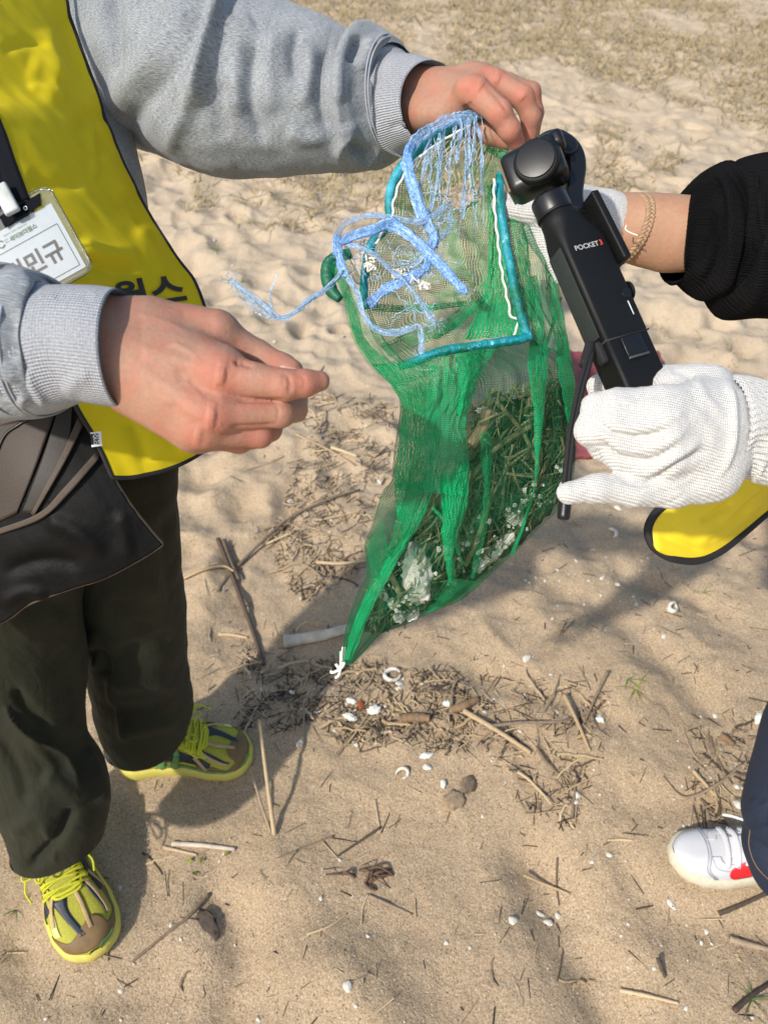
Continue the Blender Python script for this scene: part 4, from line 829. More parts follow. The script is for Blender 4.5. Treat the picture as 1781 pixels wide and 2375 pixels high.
    strip('lace', surf, [(.66, 70), (.675, 90), (.66, 110)], .0055, .0062, M['lace'], up, 14, 3)
    rr = random.Random(5)
    for i in range(6):
        s0 = .40+.045*i
        for dz in (0, .011): 
            strip('lace', surf, [(s0+dz, 54), (s0+.015, 78), (s0+.028, 100), (s0+.034+dz*.3, 126)], .0032, .0075+.0012*(i % 2), M['lace'], up, 14, 3)
            strip('lace', surf, [(s0+dz+.01, 126), (s0+.02, 100), (s0+.035, 78), (s0+.040, 54)], .0032, .0090, M['lace'], up, 14, 3)
    # bow
    c = surf(.40, 90, .012); O, X_, Y_, L = fr; Z_ = np.array([0, 0, 1.])
    for sgn in (1, -1):
        for k_, (a, b, h) in enumerate(((.045, .050, .010), (.055, .032, .006))):
            pts = [c, c+X_*a*.5+Y_*sgn*b*.5+Z_*h, c+X_*a+Y_*sgn*b+Z_*(h-.012), c+X_*a*1.05+Y_*sgn*b*.62+Z_*(h-.012), c+X_*.012+Y_*sgn*.004+Z_*.003]
            V, F = tube(cat(pts, 40), .0018, 6); o = put(link('lace', joined('lace', [(V, F)]), M['lace']), up)
        pts = [c, c+X_*.03+Y_*sgn*.03+Z_*.006, c+X_*.055+Y_*sgn*.052-Z_*.018, c+X_*.075+Y_*sgn*.05-Z_*.030]
        V, F = tube(cat(pts, 30), .0017, 6); put(link('lace', joined('lace', [(V, F)]), M['lace']), up)
    return surf
runner(SH1, person1, 'near shoe, yellow running shoe with brown toe cap', False)
runner(SH2, person1, 'far shoe, yellow running shoe pointing right', True)
# socks / ankles close the gap below the hems
# ================================================================== PERSON IN THE BLACK TOP
person2 = empty('person', tuple(SH3[1]*np.array([1, 1, 0])+np.array([.1, .1, 0])), 'person in black ribbed top, white gloves, dark jeans and white sneakers at the right edge', 'person')
# forearm + hidden rest
farm = {'palm': [[(1330, 500, .815, .022), (1436, 520, .812, .0255), (1500, 532, .806, .0300), (1600, 543, .80, .0350), (1720, 552, .83, .030)], [(1436, 548, .812, .022), (1540, 575, .806, .024)], [(1436, 500, .812, .0205), (1540, 510, .806, .024)]], 'fingers': []}
Va, Fa = organic(farm, h=.0022, k=.012)
harm = {'palm': [[(1560, 1000, .60, .026), (1700, 990, .61, .028), (1850, 1000, .62, .030)]], 'fingers': []}
Vb, Fb = organic(harm, h=.0022, k=.012)
me = one_body(Va, Fa, Vb, Fb, [(1800, 555, .80), (2150, 540, .85), (2350, 700, .9), (2300, 950, .8), (1960, 1000, .64)], .03, lambda v: v[:, 0] > P(1700, 552, .80)[0], lambda v: v[:, 0] > P(1820, 1000, .62)[0])
at = me.attributes.new('flush', 'FLOAT', 'POINT')
body2 = put(link('body', me, M['skin2']), person2)
# rolled black rib sleeve
def rib_sleeve():
    V, F, uv, nn = loft([(1620, 466, 1594, 626, .80, 1.05, .020), (1604, 440, 1586, 640, .80, 1.05, .017), (1618, 408, 1612, 662, .80, 1.0, .013), (1650, 386, 1640, 690, .80, .95, .010), (1676, 390, 1662, 692, .80, .95, .008), (1696, 380, 1690, 722, .80, .95, .006), (1736, 373, 1716, 736, .80, .95, .004), (1790, 368, 1790, 732, .80, .95, 0), (1860, 350, 1860, 740, .80, .95, 0), (1960, 330, 1960, 760, .82, .95, 0)], 260, 300)
    N = out_normals(V, F); u = uv[:, 0]; V = V+N*(.0007*np.sin(u*2*PI/.0042)+.0022*pn(V[:, 0]*25, V[:, 1]*25, V[:, 2]*25))[:, None]
    V = sculpt(V, N, [([(1646, 380), (1690, 440), (1700, 540), (1690, 640), (1660, 700)], 12, .009), ([(1676, 380), (1720, 440), (1735, 540), (1725, 640), (1690, 700)], 9, -.010), ([(1700, 370), (1755, 440), (1775, 540), (1760, 650), (1730, 740)], 14, .009), ([(1618, 420), (1655, 460), (1665, 540), (1650, 620), (1620, 680)], 9, -.008), ([(1640, 470), (1632, 540), (1620, 610)], 10, .005), ([(1800, 400), (1790, 500), (1740, 600), (1700, 680)], 12, -.007)])
    return V, F, uv
V, F, uv = rib_sleeve(); o = put(link('sleeve', mesh('sleeve_black', V, F, uv), M['blackrib']), person2); o['label'] = 'black ribbed sleeve pushed up to the elbow'
# inner edge of the sleeve opening
V, F, uv, nn = loft([(1618, 467, 1593, 625, .80, 1.04, .020), (1640, 462, 1610, 628, .80, 1.03, .018), (1680, 450, 1660, 650, .80, 1.0, .01)], 20, 120)
put(link('sleeve_lining', mesh('sleeve_lining', V, F), M['black']), person2)
# far glove pinching the bag
gu = {'palm': [[(1436, 516, .812, .027), (1400, 510, .808, .026), (1320, 492, .800, .026), (1260, 480, .80, .019)], [(1400, 490, .806, .019), (1290, 470, .800, .018)], [(1420, 540, .806, .018), (1300, 540, .80, .016), (1262, 560, .80, .012), (1285, 600, .80, .0105), (1300, 640, .80, .009)]],
    'fingers': [[(1290, 470, .80, .016), (1225, 462, .795, .0125), (1165, 474, .797, .0118)], [(1290, 490, .792, .015), (1235, 492, .785, .0120), (1180, 488, .787, .011)], [(1290, 510, .80, .014), (1240, 520, .795, .011), (1230, 540, .80, .009)]]}
V, F = organic(gu, h=.0015, k=.01, kf=.003); N = out_normals(V, F); V = sculpt(V, N, [([(1380, 460), (1400, 500), (1396, 560)], 9, -.0025), ([(1350, 458), (1360, 500), (1352, 560)], 9, .002), ([(1200, 470), (1240, 474), (1280, 480)], 7, -.002)])
g1 = put(link('glove', mesh('glove_far', V, F), M['glove']), person2); g1['label'] = 'white cotton glove pinching the rim of the net bag'
rr = random.Random(2); fr = []
ringA = loft([(1408, 459, 1396, 556, .808, .95, .006), (1429, 474, 1419, 558, .806, .95, .008)], 12, 150, lip=.012, lipin=.9)
V = ringA[0]; N = out_normals(V, ringA[1]); V = V+N*(.0012*pn(V[:, 0]*200, V[:, 1]*200, V[:, 2]*200))[:, None]; put(link('glove_cuff', mesh('glove_cuff', V, ringA[1]), M['glove']), g1)
a = (P(1429, 474, .806)-P(1419, 558, .806))/2; c = (P(1429, 474, .806)+P(1419, 558, .806))/2
for k in range(90):
    ph = k/90*2*PI; p = c+a*math.cos(ph)*1.02+(-FW*np.linalg.norm(a)*.95+RT*.008)*math.sin(ph); q = p+RT*rr.uniform(.0005, .0022)+UP*rr.uniform(-.001, .001)-FW*rr.uniform(-.001, .001); fr.append(tube(np.array([p, (p+q)/2+UP*.0004, q]), .0007, 5))
put(tag(link('fringe', joined('fringe', fr), M['glove']), kind='stuff'), g1)
# bracelet, braided
bc, ba = (P(1468, 462, .806)+P(1440, 604, .806))/2, (P(1468, 462, .806)-P(1440, 604, .806))/2; bl = np.linalg.norm(ba); ph = np.linspace(0, 2*PI, 241); br = []
M['leather'] = simple('tan_braided_cord', (.36, .225, .13), .6, .2, 200, .0005, 500)
bracelet = empty('bracelet', tuple(bc), 'tan braided cord bracelet on the wrist between white glove and black sleeve', 'bracelet')
for k in range(3):
    w_ = ph*17+k*2*PI/3; p = bc+ba*(np.cos(ph)*1.0)[:, None]*1.0+(-FW*bl*.93+RT*.012)*np.sin(ph)[:, None]*1.0
    out = (p-bc); out /= np.linalg.norm(out, axis=1)[:, None]; axd = RT; p = p+out*(.0016+.0011*np.sin(2*w_))[:, None]+axd*(.0034*np.sin(w_))[:, None]
    put(link('strand', joined('strand', [tube(p, .0019, 7, caps_=False)]), M['leather']), bracelet)
V, F = tube(cat([P(1478, 546, .755), P(1462, 540, .757), P(1450, 532, .760), P(1452, 522, .760)], 16), .0007, 5); put(link('loose_thread', joined('loose_thread', [(V, F)]), M['cordw']), bracelet)
# near glove, fist round the handle
gl = {'palm': [[(1560, 905, .625, .0165), (1640, 912, .612, .0195), (1672, 990, .605, .017)], [(1600, 960, .598, .022), (1640, 1010, .598, .026), (1640, 1080, .60, .0215)], [(1670, 960, .60, .017), (1676, 1060, .60, .016), (1640, 1112, .60, .0165)], [(1640, 1000, .61, .026), (1740, 995, .615, .030)]],
    'fingers': [[(1650, 950, .592, .022), (1540, 946, .578, .0165), (1430, 944, .582, .0135), (1384, 945, .595, .0105), (1372, 940, .61, .009)], [(1650, 990, .592, .022), (1540, 1000, .574, .0175), (1420, 998, .580, .0140), (1366, 1000, .592, .0105), (1356, 1000, .605, .0085)],
        [(1650, 1040, .592, .020), (1545, 1056, .580, .0165), (1440, 1048, .588, .0125), (1398, 1040, .600, .0105)], [(1650, 1105, .60, .0175), (1560, 1140, .594, .0125), (1470, 1142, .590, .0108), (1385, 1132, .588, .0104), (1318, 1144, .588, .0088)],
        [(1600, 900, .625, .018), (1500, 884, .655, .014), (1420, 886, .664, .0125), (1388, 896, .662, .0105)]]}
V, F = organic(gl, h=.0013, k=.014, kj=.006, kf=.011); N = out_normals(V, F); V = V+N*(.0009*pn(V[:, 0]*60, V[:, 1]*60, V[:, 2]*60)+.0004*pn(V[:, 0]*200, V[:, 1]*200, V[:, 2]*200))[:, None]
V = sculpt(V, N, [([(1368, 966), (1410, 1000), (1463, 1015), (1515, 1008), (1555, 988)], 8, -.0045), ([(1380, 1010), (1417, 1052), (1480, 1072), (1533, 1060), (1585, 1025)], 9, -.0045), ([(1424, 1108), (1480, 1120), (1520, 1112), (1585, 1070), (1655, 1035)], 9, -.004), ([(1400, 985), (1460, 990), (1530, 985), (1600, 940)], 10, .0018), ([(1410, 1035), (1470, 1045), (1540, 1030), (1600, 990)], 10, .0020), ([(1440, 1090), (1500, 1095), (1570, 1060), (1640, 1010)], 11, .0022),
    ([(1550, 856), (1580, 862), (1610, 880)], 9, -.002), ([(1686, 875), (1700, 950), (1696, 1040), (1660, 1120)], 9, .0035), ([(1600, 950), (1650, 1000), (1640, 1060)], 16, .002), ([(1430, 925), (1480, 935), (1540, 925)], 7, .0016), ([(1600, 1140), (1540, 1172), (1480, 1176)], 6, -.001), ([(1500, 1130), (1560, 1128), (1620, 1100)], 8, .0014), ([(1610, 870), (1640, 930), (1680, 960)], 12, .002)])
g2 = put(link('glove', mesh('glove_near', V, F), M['glove']), person2); g2['label'] = 'white cotton glove closed round the camera grip, little finger held out'
V, F, uv, nn = loft([(1680, 878, 1678, 1112, .605, .85, -.004), (1700, 872, 1702, 1106, .607, .88, -.006), (1740, 878, 1740, 1104, .61, .88, 0), (1790, 900, 1770, 1122, .612, .88, 0), (1900, 940, 1880, 1150, .62, .88, 0)], 120, 400)
N = out_normals(V, F); V = V+N*(.0009*np.sin(uv[:, 0]*2*PI/.0052)+.0012*pn(V[:, 0]*40, V[:, 1]*40, V[:, 2]*40))[:, None]
V = sculpt(V, N, [([(1781, 1010), (1750, 1050), (1730, 1110)], 14, -.003), ([(1781, 1050), (1765, 1080), (1755, 1120)], 10, .003)])
put(link('glove_cuff', mesh('glove_cuff_near', V, F, uv), M['glove']), g2)
# yellow vest hem of this person
L_ = [(1790, 1000, .78), (1690, 1080, .78), (1580, 1150, .78), (1515, 1201, .785), (1500, 1236, .79), (1510, 1264, .795)]
R_ = [(1900, 1040, .90), (1840, 1110, .88), (1781, 1187, .86), (1725, 1236, .85), (1673, 1278, .83), (1625, 1299, .82)]
A_ = cat([(1790, 1010, .80), (1690, 1080, .80), (1590, 1145, .80), (1530, 1180, .80), (1503, 1222, .80), (1510, 1260, .80), (1534, 1283, .805), (1568, 1297, .81), (1620, 1299, .82), (1673, 1276, .83), (1725, 1235, .85), (1781, 1187, .87), (1880, 1110, .90)], 160)
half = 80; Lc, Rc = A_[:half], A_[half:][::-1]; m_ = 60; s = np.linspace(0, 1, m_)[None, :, None]; q = Lc[:, None]*(1-s)+Rc[:, None]*s; q[..., 2] -= .018*np.sin(PI*s[..., 0])*np.linspace(1, .25, half)[:, None]**.6
V = P(q[..., 0], q[..., 1], q[..., 2]).reshape(-1, 3); F = gridF(half, m_); N = vnormals(V, F); N = N if np.sum(N*(C0-V)) > 0 else -N
V = sculpt(V, N, [([(1781, 1140), (1690, 1220), (1600, 1270)], 12, .004), ([(1700, 1160), (1640, 1200), (1620, 1210)], 8, -.003), ([(1740, 1180), (1660, 1240), (1620, 1260)], 8, -.003), ([(1520, 1240), (1570, 1260), (1630, 1280)], 9, -.002), ([(1781, 1110), (1720, 1160), (1660, 1220)], 8, .003)])
v2 = put(link('vest', mesh('vest2', V, F, np.stack([q[..., 0]/2000, q[..., 1]/2000], -1).reshape(-1, 2)), simple('bright_yellow_cloth', (.80, .60, .015), .6, .06, 8, .0004, 900)), person2); s_ = v2.modifiers.new('s', 'SOLIDIFY'); s_.thickness = .0015; s_.offset = 0; v2['label'] = 'yellow vest hem hanging below the near glove'
put(link('piping', joined('piping', [tube(P(*A_[30:].T), .0046, 10)]), M['piping']), v2)
# jeans
V, F, uv, nn = loft([(2200, 1380, 1880, 1460, 1.0, .8, 0), (2150, 1550, 1830, 1600, 1.06, .8, 0), (2100, 1690, 1780, 1700, 1.11, .85, 0), (2050, 1800, 1750, 1800, 1.15, .85, 0), (2000, 1860, 1727, 1887, 1.165, .85, 0), (1990, 1900, 1730, 1925, 1.175, .85, .01), (1960, 1960, 1722, 1965, 1.18, .85, .026), (1930, 2010, 1735, 2008, 1.19, .85, .034)], 160, 160, lip=.03, lipin=.9)
N = out_normals(V, F); V = V+N*(.003*pn(V[:, 0]*12, V[:, 1]*12, V[:, 2]*12))[:, None]
V = sculpt(V, N, [([(1727, 1895), (1750, 1910), (1790, 1900)], 10, -.005), ([(1740, 1850), (1760, 1870), (1790, 1860)], 10, .004)])
je = put(link('jeans', mesh('jeans', V, F, uv), M['denim']), person2)
jb = BVHTree.FromPolygons([Vector(v) for v in V], F.tolist())
tp = np.array([on_vest(x, y, .0008, jb) for x, y in cat([(1738, 1925), (1736, 1962), (1750, 2004), (1775, 2034), (1800, 2052)], 30)]); put(link('hem_stitch', joined('hem_stitch', [tube(tp, .0007, 5)]), simple('tan_stitch', (.22, .14, .07), .8)), je)
# white sneaker
M['wleather'] = simple('white_leather', (.52, .53, .56), .42, .03, 60, .0002, 700); M['wsole'] = simple('cream_sole', (.54, .50, .38), .7, .1, 120); M['wlace'] = simple('white_lace', (.60, .60, .63), .8, .05, 500, .0005, 900); M['seamgrey'] = simple('grey_seam', (.36, .37, .42), .7)
surf, fr = make_shoe(person2, SH3[0], SH3[1], SH3[2]-.004, M['wleather'], M['wsole'], .0425, .058, .09, .6)
up = [c for c in COL.objects if c.parent == person2 and c.name.startswith('upper')][-1]; up.name = 'shoe'; up['label'] = 'white leather sneaker with a red side emblem'
so2 = [c for c in COL.objects if c.parent == person2 and c.name.startswith('sole')][-1]; so2.parent = None; put(so2, up)
M['emblem_red'] = simple('emblem_red', (.60, .012, .02), .45, .03)
# which side faces the bottom of the photo: theta near 180 or 0
side = 180 if surf(.6, 180)[1] < surf(.6, 0)[1] else 0
g_ = (lambda s, t: (s, t)) if side == 180 else (lambda s, t: (s, 180-t)); G_ = lambda l: [g_(*x) for x in l]
area('eyestay', surf, G_([(.40, 112), (.55, 116), (.66, 122), (.73, 118), (.75, 104)]), G_([(.40, 128), (.55, 134), (.66, 140), (.77, 134), (.80, 104)]), .0010, M['wleather'], up, 24, 6, .0016)
area('eyestay', surf, G_([(.40, 68), (.55, 64), (.66, 60), (.73, 64), (.75, 80)]), G_([(.40, 54), (.55, 50), (.66, 46), (.77, 52), (.80, 80)]), .0010, M['wleather'], up, 24, 6, .0016)
for l in ([(.80, 104), (.77, 134), (.66, 141), (.55, 135), (.40, 130)], [(.80, 80), (.77, 50), (.66, 44), (.5, 46)], [(.76, 172), (.82, 140), (.80, 90), (.82, 40), (.76, 8)], [(.775, 172), (.835, 140), (.815, 90), (.835, 40), (.775, 8)]): strip('seam_line', surf, G_(l), .0017, .0018, M['seamgrey'], up, 24, 2, .0006)
tgw = area('tongue', surf, [(.25, 64), (.5, 68), (.70, 74)], [(.25, 116), (.5, 112), (.70, 106)], .002, M['wlace'], up, 16, 8, .003)
for i in range(6):
    s0 = .42+.058*i; strip('lace', surf, [(s0+.02, 52), (s0+.005, 76), (s0-.005, 100), (s0+.012, 128)], .0085, .0060+.001*(i % 2), M['wlace'], up, 14, 4, .0016)
    for th in (54, 127): p = surf(s0+.015, th, .0075); put(link('eyelet', cyl(.0014, .001, 0, 10, tuple(p)), M['seamgrey']), up)
O, X_, Y_, L = fr; c = surf(.42, 90, .013); Z_ = np.array([0, 0, 1.]); far = Y_ if Y_[1] > 0 else -Y_
for pts, w_ in (([c, c+X_*.02+far*.012+Z_*.012, c+X_*.052+far*.040+Z_*.012, c+X_*.040+far*.046+Z_*.004, c+far*.01], .007), ([c, c+X_*.03+far*.014+Z_*.008, c+X_*.066+far*.034-Z_*.003, c+X_*.085+far*.040-Z_*.008], .0045), ([c, c+X_*.02-far*.016+Z_*.012, c+X_*.046-far*.024+Z_*.010, c+X_*.03-far*.034+Z_*.004, c-far*.006], .008), ([c, c+X_*.02-far*.02+Z_*.004, c+X_*.05-far*.03-Z_*.002], .006)):
    V, F = ribbon(pts, w_, 30, .3, 0, 1); o = put(link('lace', mesh('lace', V, F, ribbon.uv), M['wlace']), up); s_ = o.modifiers.new('s', 'SOLIDIFY'); s_.thickness = .0012
# red swoosh-shaped emblem on the side
sb = [(.565, 163), (.56, 152), (.53, 143), (.475, 140)]; 
area('emblem', surf, G_([(0.705, 146), (0.695, 134), (0.660, 126), (0.615, 122), (0.600, 138), (0.555, 151), (0.455, 154), (.20, 156)]), G_([(0.705, 150), (0.700, 158), (0.675, 165), (0.635, 168), (0.585, 168), (0.525, 165), (0.405, 161), (.20, 160)]), .0022, M['emblem_red'], up, 40, 8, .001)
area('emblem', surf, G_([(.62, 40), (.55, 46)]), G_([(.60, 34), (.54, 40)]), .0014, M['red'], up, 6, 4, .001)
# ================================================================== POCKET CAMERA ON A GRIP
O_ = P(1309, 512, .665); dn = P(1484, 912, .640)-O_; dn /= np.linalg.norm(dn); zl = -dn
nrm0 = -FW*1.0+RT*.30; nrm0 -= zl*(nrm0@zl); nrm0 /= np.linalg.norm(nrm0); yl = -nrm0; xl = np.cross(yl, zl)
GM = Matrix([[xl[i], yl[i], zl[i], O_[i]] for i in range(3)]+[[0, 0, 0, 1]])
gim = bpy.data.objects.new('pocket_camera', None); COL.objects.link(gim); gim.matrix_world = GM
tag(gim, 'black handheld pocket camera with gimbal head and battery grip, held by the near white glove', 'camera')
def gp(name, me, mat, parent=None, label=None):
    o = link(name, me, mat); o.parent = parent or gim
    if label: o['label'] = label
    return o
W_, D_ = .0425, .030
# tapered handle: rounded-rectangle sections
def rrect(w_, d_, r_, n=6):
    pts = []
    for cx_, cy_, a0 in ((w_/2-r_, d_/2-r_, 0), (-w_/2+r_, d_/2-r_, 90), (-w_/2+r_, -d_/2+r_, 180), (w_/2-r_, -d_/2+r_, 270)):
        for k in range(n): a = math.radians(a0+90*k/(n-1)); pts.append((cx_+r_*math.cos(a), cy_+r_*math.sin(a)))
    return pts
def stack(secs):
    V = []; n = None
    for w_, d_, r_, z, dx, dy in secs:
        p = rrect(w_, d_, r_); n = len(p); V += [(x+dx, y+dy, z) for x, y in p]
    F = gridF(len(secs), n, True).tolist()+[list(range(n)), [len(V)-n+i for i in range(n)][::-1]]
    me = bpy.data.meshes.new('stack'); me.from_pydata(V, [], F); me.update(); return me
hd = gp('handle', stack([(.030, .030, .0149, .006, -.004, 0), (.034, .031, .0149, .004, -.004, 0), (.036, .031, .0145, -.003, -.003, 0), (.038, .031, .012, -.010, -.002, 0), (.0405, .031, .008, -.018, -.001, 0), (W_, .031, .005, -.028, 0, 0), (W_, .031, .0035, -.04, 0, 0), (W_, .031, .0035, -.1165, 0, 0), (W_-.002, .029, .003, -.118, 0, 0)]), M['gimbal_matte'])
gp('battery_grip', stack([(W_-.003, .029, .003, -.1185, 0, 0), (W_-.001, .031, .0035, -.120, 0, 0), (W_-.001, .031, .0035, -.215, 0, 0), (W_-.004, .028, .003, -.217, 0, 0)]), M['gimbal_matte'])
gp('clasp', box(.0195, .0016, .017, .0006, 2, (.0015, -.0160, -.128)), M['gimbal']); gp('clasp_lip', box(.0195, .0024, .0022, .0005, 2, (.0015, -.0164, -.138)), simple('grey_green_edge', (.05, .06, .055), .5))
gp('seam', box(W_+.0006, .0316, .0010, 0, 1, (0, 0, -.1182)), M['ink'])
gp('side_grip', box(.0012, .022, .085, .0005, 2, (-W_/2-.0004, .001, -.070)), simple('ribbed_rubber', (.016, .022, .020), .7, .2, 300, .001, 1500))
knob = gp('motor_base', cyl(.0162, .020, .003, 48, (-.006, 0, .0145)), M['gimbal']); gp('trim_ring', cyl(.0166, .0025, .0005, 48, (-.006, 0, .0065)), M['gimbal_matte'], knob)
# arm: angular swept bar
def bar(pts, w_, d_, mat, name):
    V = []; n = None; p = np.array(pts, float); t = np.gradient(p, axis=0); t /= np.linalg.norm(t, axis=1)[:, None]
    for i in range(len(p)):
        sx = np.array([t[i][2], 0, -t[i][0]]); q = rrect(w_[i] if hasattr(w_, '__len__') else w_, d_, .003); n = len(q); V += [tuple(p[i]+sx*a+np.array([0, 1, 0])*b) for a, b in q]
    me = bpy.data.meshes.new(name); me.from_pydata(V, [], gridF(len(p), n, True).tolist()+[list(range(n)), [len(V)-n+i for i in range(n)][::-1]]); me.update(); return gp(name, me, mat)
bar(cat([(.013, .004, .006), (.019, .005, .022), (.0275, .006, .036), (.034, .006, .048), (.0375, .006, .060), (.036, .006, .070), (.028, .005, .0775), (.018, .004, .0775), (.006, .003, .0735)], 40), np.interp(np.linspace(0, 1, 40), [0, .3, .5, .75, 1], [.016, .0155, .017, .016, .014]), .020, M['gimbal'], 'gimbal_arm')
gp('pivot', cyl(.0105, .022, .002, 36, (.030, .004, .068), Matrix.Rotation(PI/2, 4, 'X')), M['gimbal'])
rot = Matrix.Rotation(math.radians(4), 4, 'Y') @ Matrix.Rotation(math.radians(-36), 4, 'Z')
hm = box(.052, .034, .040, .0085, 5, (-.001, 0, 0)); head = gp('camera_head', hm, M['gimbal']); head.matrix_local = Matrix.Translation((-.007, -.002, .052)) @ rot
gp('head_boss', cyl(.0195, .010, .003, 48, (.003, -.0165, -.0035), Matrix.Rotation(PI/2, 4, 'X')), M['gimbal_matte'], head); gp('boss_ring', cyl(.0165, .0022, .0006, 48, (.003, -.0222, -.0035), Matrix.Rotation(PI/2, 4, 'X')), M['gimbal'], head)
gp('lens_panel', box(.003, .027, .031, .0012, 3, (-.0262, 0, 0)), M['glass'], head); gp('lens', cyl(.0095, .003, .0008, 32, (-.0272, 0, 0), Matrix.Rotation(PI/2, 4, 'Y')), M['gimbal'], head)
gp('head_arm', box(.028, .020, .016, .005, 4, (.016, -.004, .012)), M['gimbal'], head)
scr = gp('screen', box(.0075, .036, .066, .0018, 3, (0, 0, 0)), M['gimbal_matte']); scr.matrix_local = Matrix.Translation((.0262, -.003, -.022)) @ Matrix.Rotation(math.radians(-3), 4, 'Y'); gp('screen_bezel', box(.0008, .033, .060, .0003, 1, (.0040, 0, 0)), M['glass'], scr)
gp('joystick', cyl(.0062, .005, .0012, 28, (.0235, -.004, -.078), Matrix.Rotation(PI/2, 4, 'Y')), M['gimbal']); gp('joystick_cap', cyl(.0085, .0022, .0006, 28, (.0268, -.004, -.078), Matrix.Rotation(PI/2, 4, 'Y')), M['gimbal_matte'])
gp('status_line', box(.0009, .0003, .0125, 0, 1, (.0135, -.0157, -.0965)), M['white']); gp('record_button', cyl(.0045, .0008, .0002, 24, (.0155, -.0156, -.083), Matrix.Rotation(PI/2, 4, 'X')), M['gimbal'])
def gtext(s_, x, z, sz, mat):
    me = text_mesh(s_, sz, 0, .0001); o = gp('lettering', me, mat); o.data.materials.clear(); o.data.materials.append(mat); o.rotation_euler = (PI/2, 0, 0); o.location = (x, -.0158, z); return o
gtext('POCKET', -.0135, -.0365, .0062, simple('grey_print', (.42, .42, .42), .5, .02)); gtext('3', .0108, -.0365, .0068, M['red'])
gp('strap_lug', box(.010, .010, .020, .003, 3, (-.021, -.003, -.124)), M['strap'])
# wrist strap: two round cords side by side
strap_px = [(1372, 800, .640), (1362, 845, .625), (1344, 910, .615), (1326, 998, .605), (1318, 1070, .60), (1312, 1130, .597), (1308, 1160, .596)]
for dx in (-5, 5):
    p = P(*(cat(strap_px, 60)+np.array([dx, 0, 0])).T); put(link('strap_cord', joined('strap_cord', [tube(p, .0019, 8)]), M['strap']), gim)
p = P(*cat([(1368, 800, .638), (1360, 828, .632), (1354, 848, .628)], 12).T); put(link('strap_sleeve', joined('strap_sleeve', [tube(p, .0044, 12)]), M['strap']), gim)
p = P(*cat([(1312, 1150, .596), (1309, 1175, .595), (1306, 1206, .594)], 12).T); put(link('cord_end', joined('cord_end', [tube(p, [.0042]*2+[.0050]*8+[.0046, .0034], 8)]), M['gimbal']), gim)
for ch in list(gim.children):
    pass
# ================================================================== NET BAG
bag = empty('net_bag', root_at(1140, 300, .785), 'green see-through net bag with teal rim, sagging with beach litter', 'bag')
def camfix(V, F):
    N = vnormals(V, F); return N if np.sum(N*(C0-V)) > 0 else -N
def net(name, L, R_, n, m, bulge, mat, lab=None, pleat=0., npl=9, seed=0., strokes=(), mid=None, hole=None):
    if name == 'pleat':
        def jag(A, k): q = cat(A, 60); u = np.linspace(0, 1, 60); q[:, 0] += (5*pn(u*5, k)+3*pn(u*14, k+3))*np.clip(np.minimum(u, 1-u)*10, 0, 1); return q
        L, R_ = jag(L, seed*1.7+.3), jag(R_, seed*2.3+7.1)
    V, F, uv = sheet(L, R_, n, m, bulge, mid); N = camfix(V, F); s = np.tile(np.linspace(0, 1, m), n); t = np.repeat(np.linspace(0, 1, n), m)
    wv = pn(s*npl+1.2*pn(t*3, s*2, seed), t*2.2, seed); wv2 = pn(s*npl*2.3, t*5, seed+5)
    e = np.clip(np.minimum(s, 1-s)*12, .0, 1)
    V = V+N*((pleat*(1-np.abs(wv)*2.2)+pleat*.5*wv2)*e)[:, None]
    if strokes: V = sculpt(V, N, strokes, False)
    if hole is not None:
        x, y, d = proj(V[F].mean(1)); cx_, cy_, rx, ry = hole; a = np.arctan2((y-cy_)/ry, (x-cx_)/rx); F = F[np.hypot((x-cx_)/rx, (y-cy_)/ry) > 1+.16*pn(a*2.2, 0.5)+.08*pn(a*8, 3.)]
    o = put(link(name, mesh(name, V, F, uv), mat), bag)
    if lab: o['label'] = lab
    return o, V, F
FL = [(862, 846, .742), (911, 898, .755), (928, 944, .765), (915, 1033, .785), (911, 1075, .795), (907, 1114, .805), (886, 1143, .815), (860, 1224, .84), (846, 1262, .85), (850, 1325, .87), (827, 1380, .89), (805, 1443, .92), (797, 1485, .94), (796, 1536, .965)]
FR = [(1228, 786, .765), (1322, 834, .80), (1331, 885, .81), (1336, 927, .82), (1338, 1000, .84), (1333, 1080, .85), (1320, 1150, .86), (1291, 1186, .87), (1257, 1219, .88), (1206, 1270, .895), (1156, 1316, .91), (1101, 1367, .92), (1059, 1397, .93), (995, 1422, .94), (936, 1451, .95), (886, 1468, .955), (839, 1515, .96), (812, 1538, .965)]
bk, Vb_, Fb_ = net('back_panel', [(a, b, c+.004) for a, b, c in FL], [(a, b, c+.004) for a, b, c in FR], 150, 110, -.065, M['net_thin'], None, .003, 7, 3.)
ft, Vf_, Ff_ = net('front_panel', FL, FR, 220, 170, .042, M['net_front'], None, .0032, 10, 8.,
    [([(1060, 830), (1080, 960), (1090, 1100), (1060, 1250)], 14, .006), ([(950, 900), (960, 1050), (985, 1200)], 14, .005), ([(1000, 880), (1020, 1020), (1010, 1160)], 9, -.004), ([(960, 1220), (900, 1330), (830, 1470)], 12, .005), ([(1250, 850), (1250, 1050), (1200, 1230)], 8, .004), ([(900, 870), (1010, 860), (1130, 830)], 10, .004)])
fb = BVHTree.FromPolygons([Vector(v) for v in Vf_], Ff_.tolist())
def fdepth(x, y):
    d = P(x, y, 1.)-C0; L = np.linalg.norm(d); h = fb.ray_cast(Vector(C0), Vector(d/L)); return proj(np.array([h[0]]))[2][0] if h[0] is not None else None
def on_front(l, lift):
    o = []; last = .85
    for x, y in l:
        d = fdepth(x, y); d = last if d is None else d; last = d; o.append((x, y, d-lift))
    return o
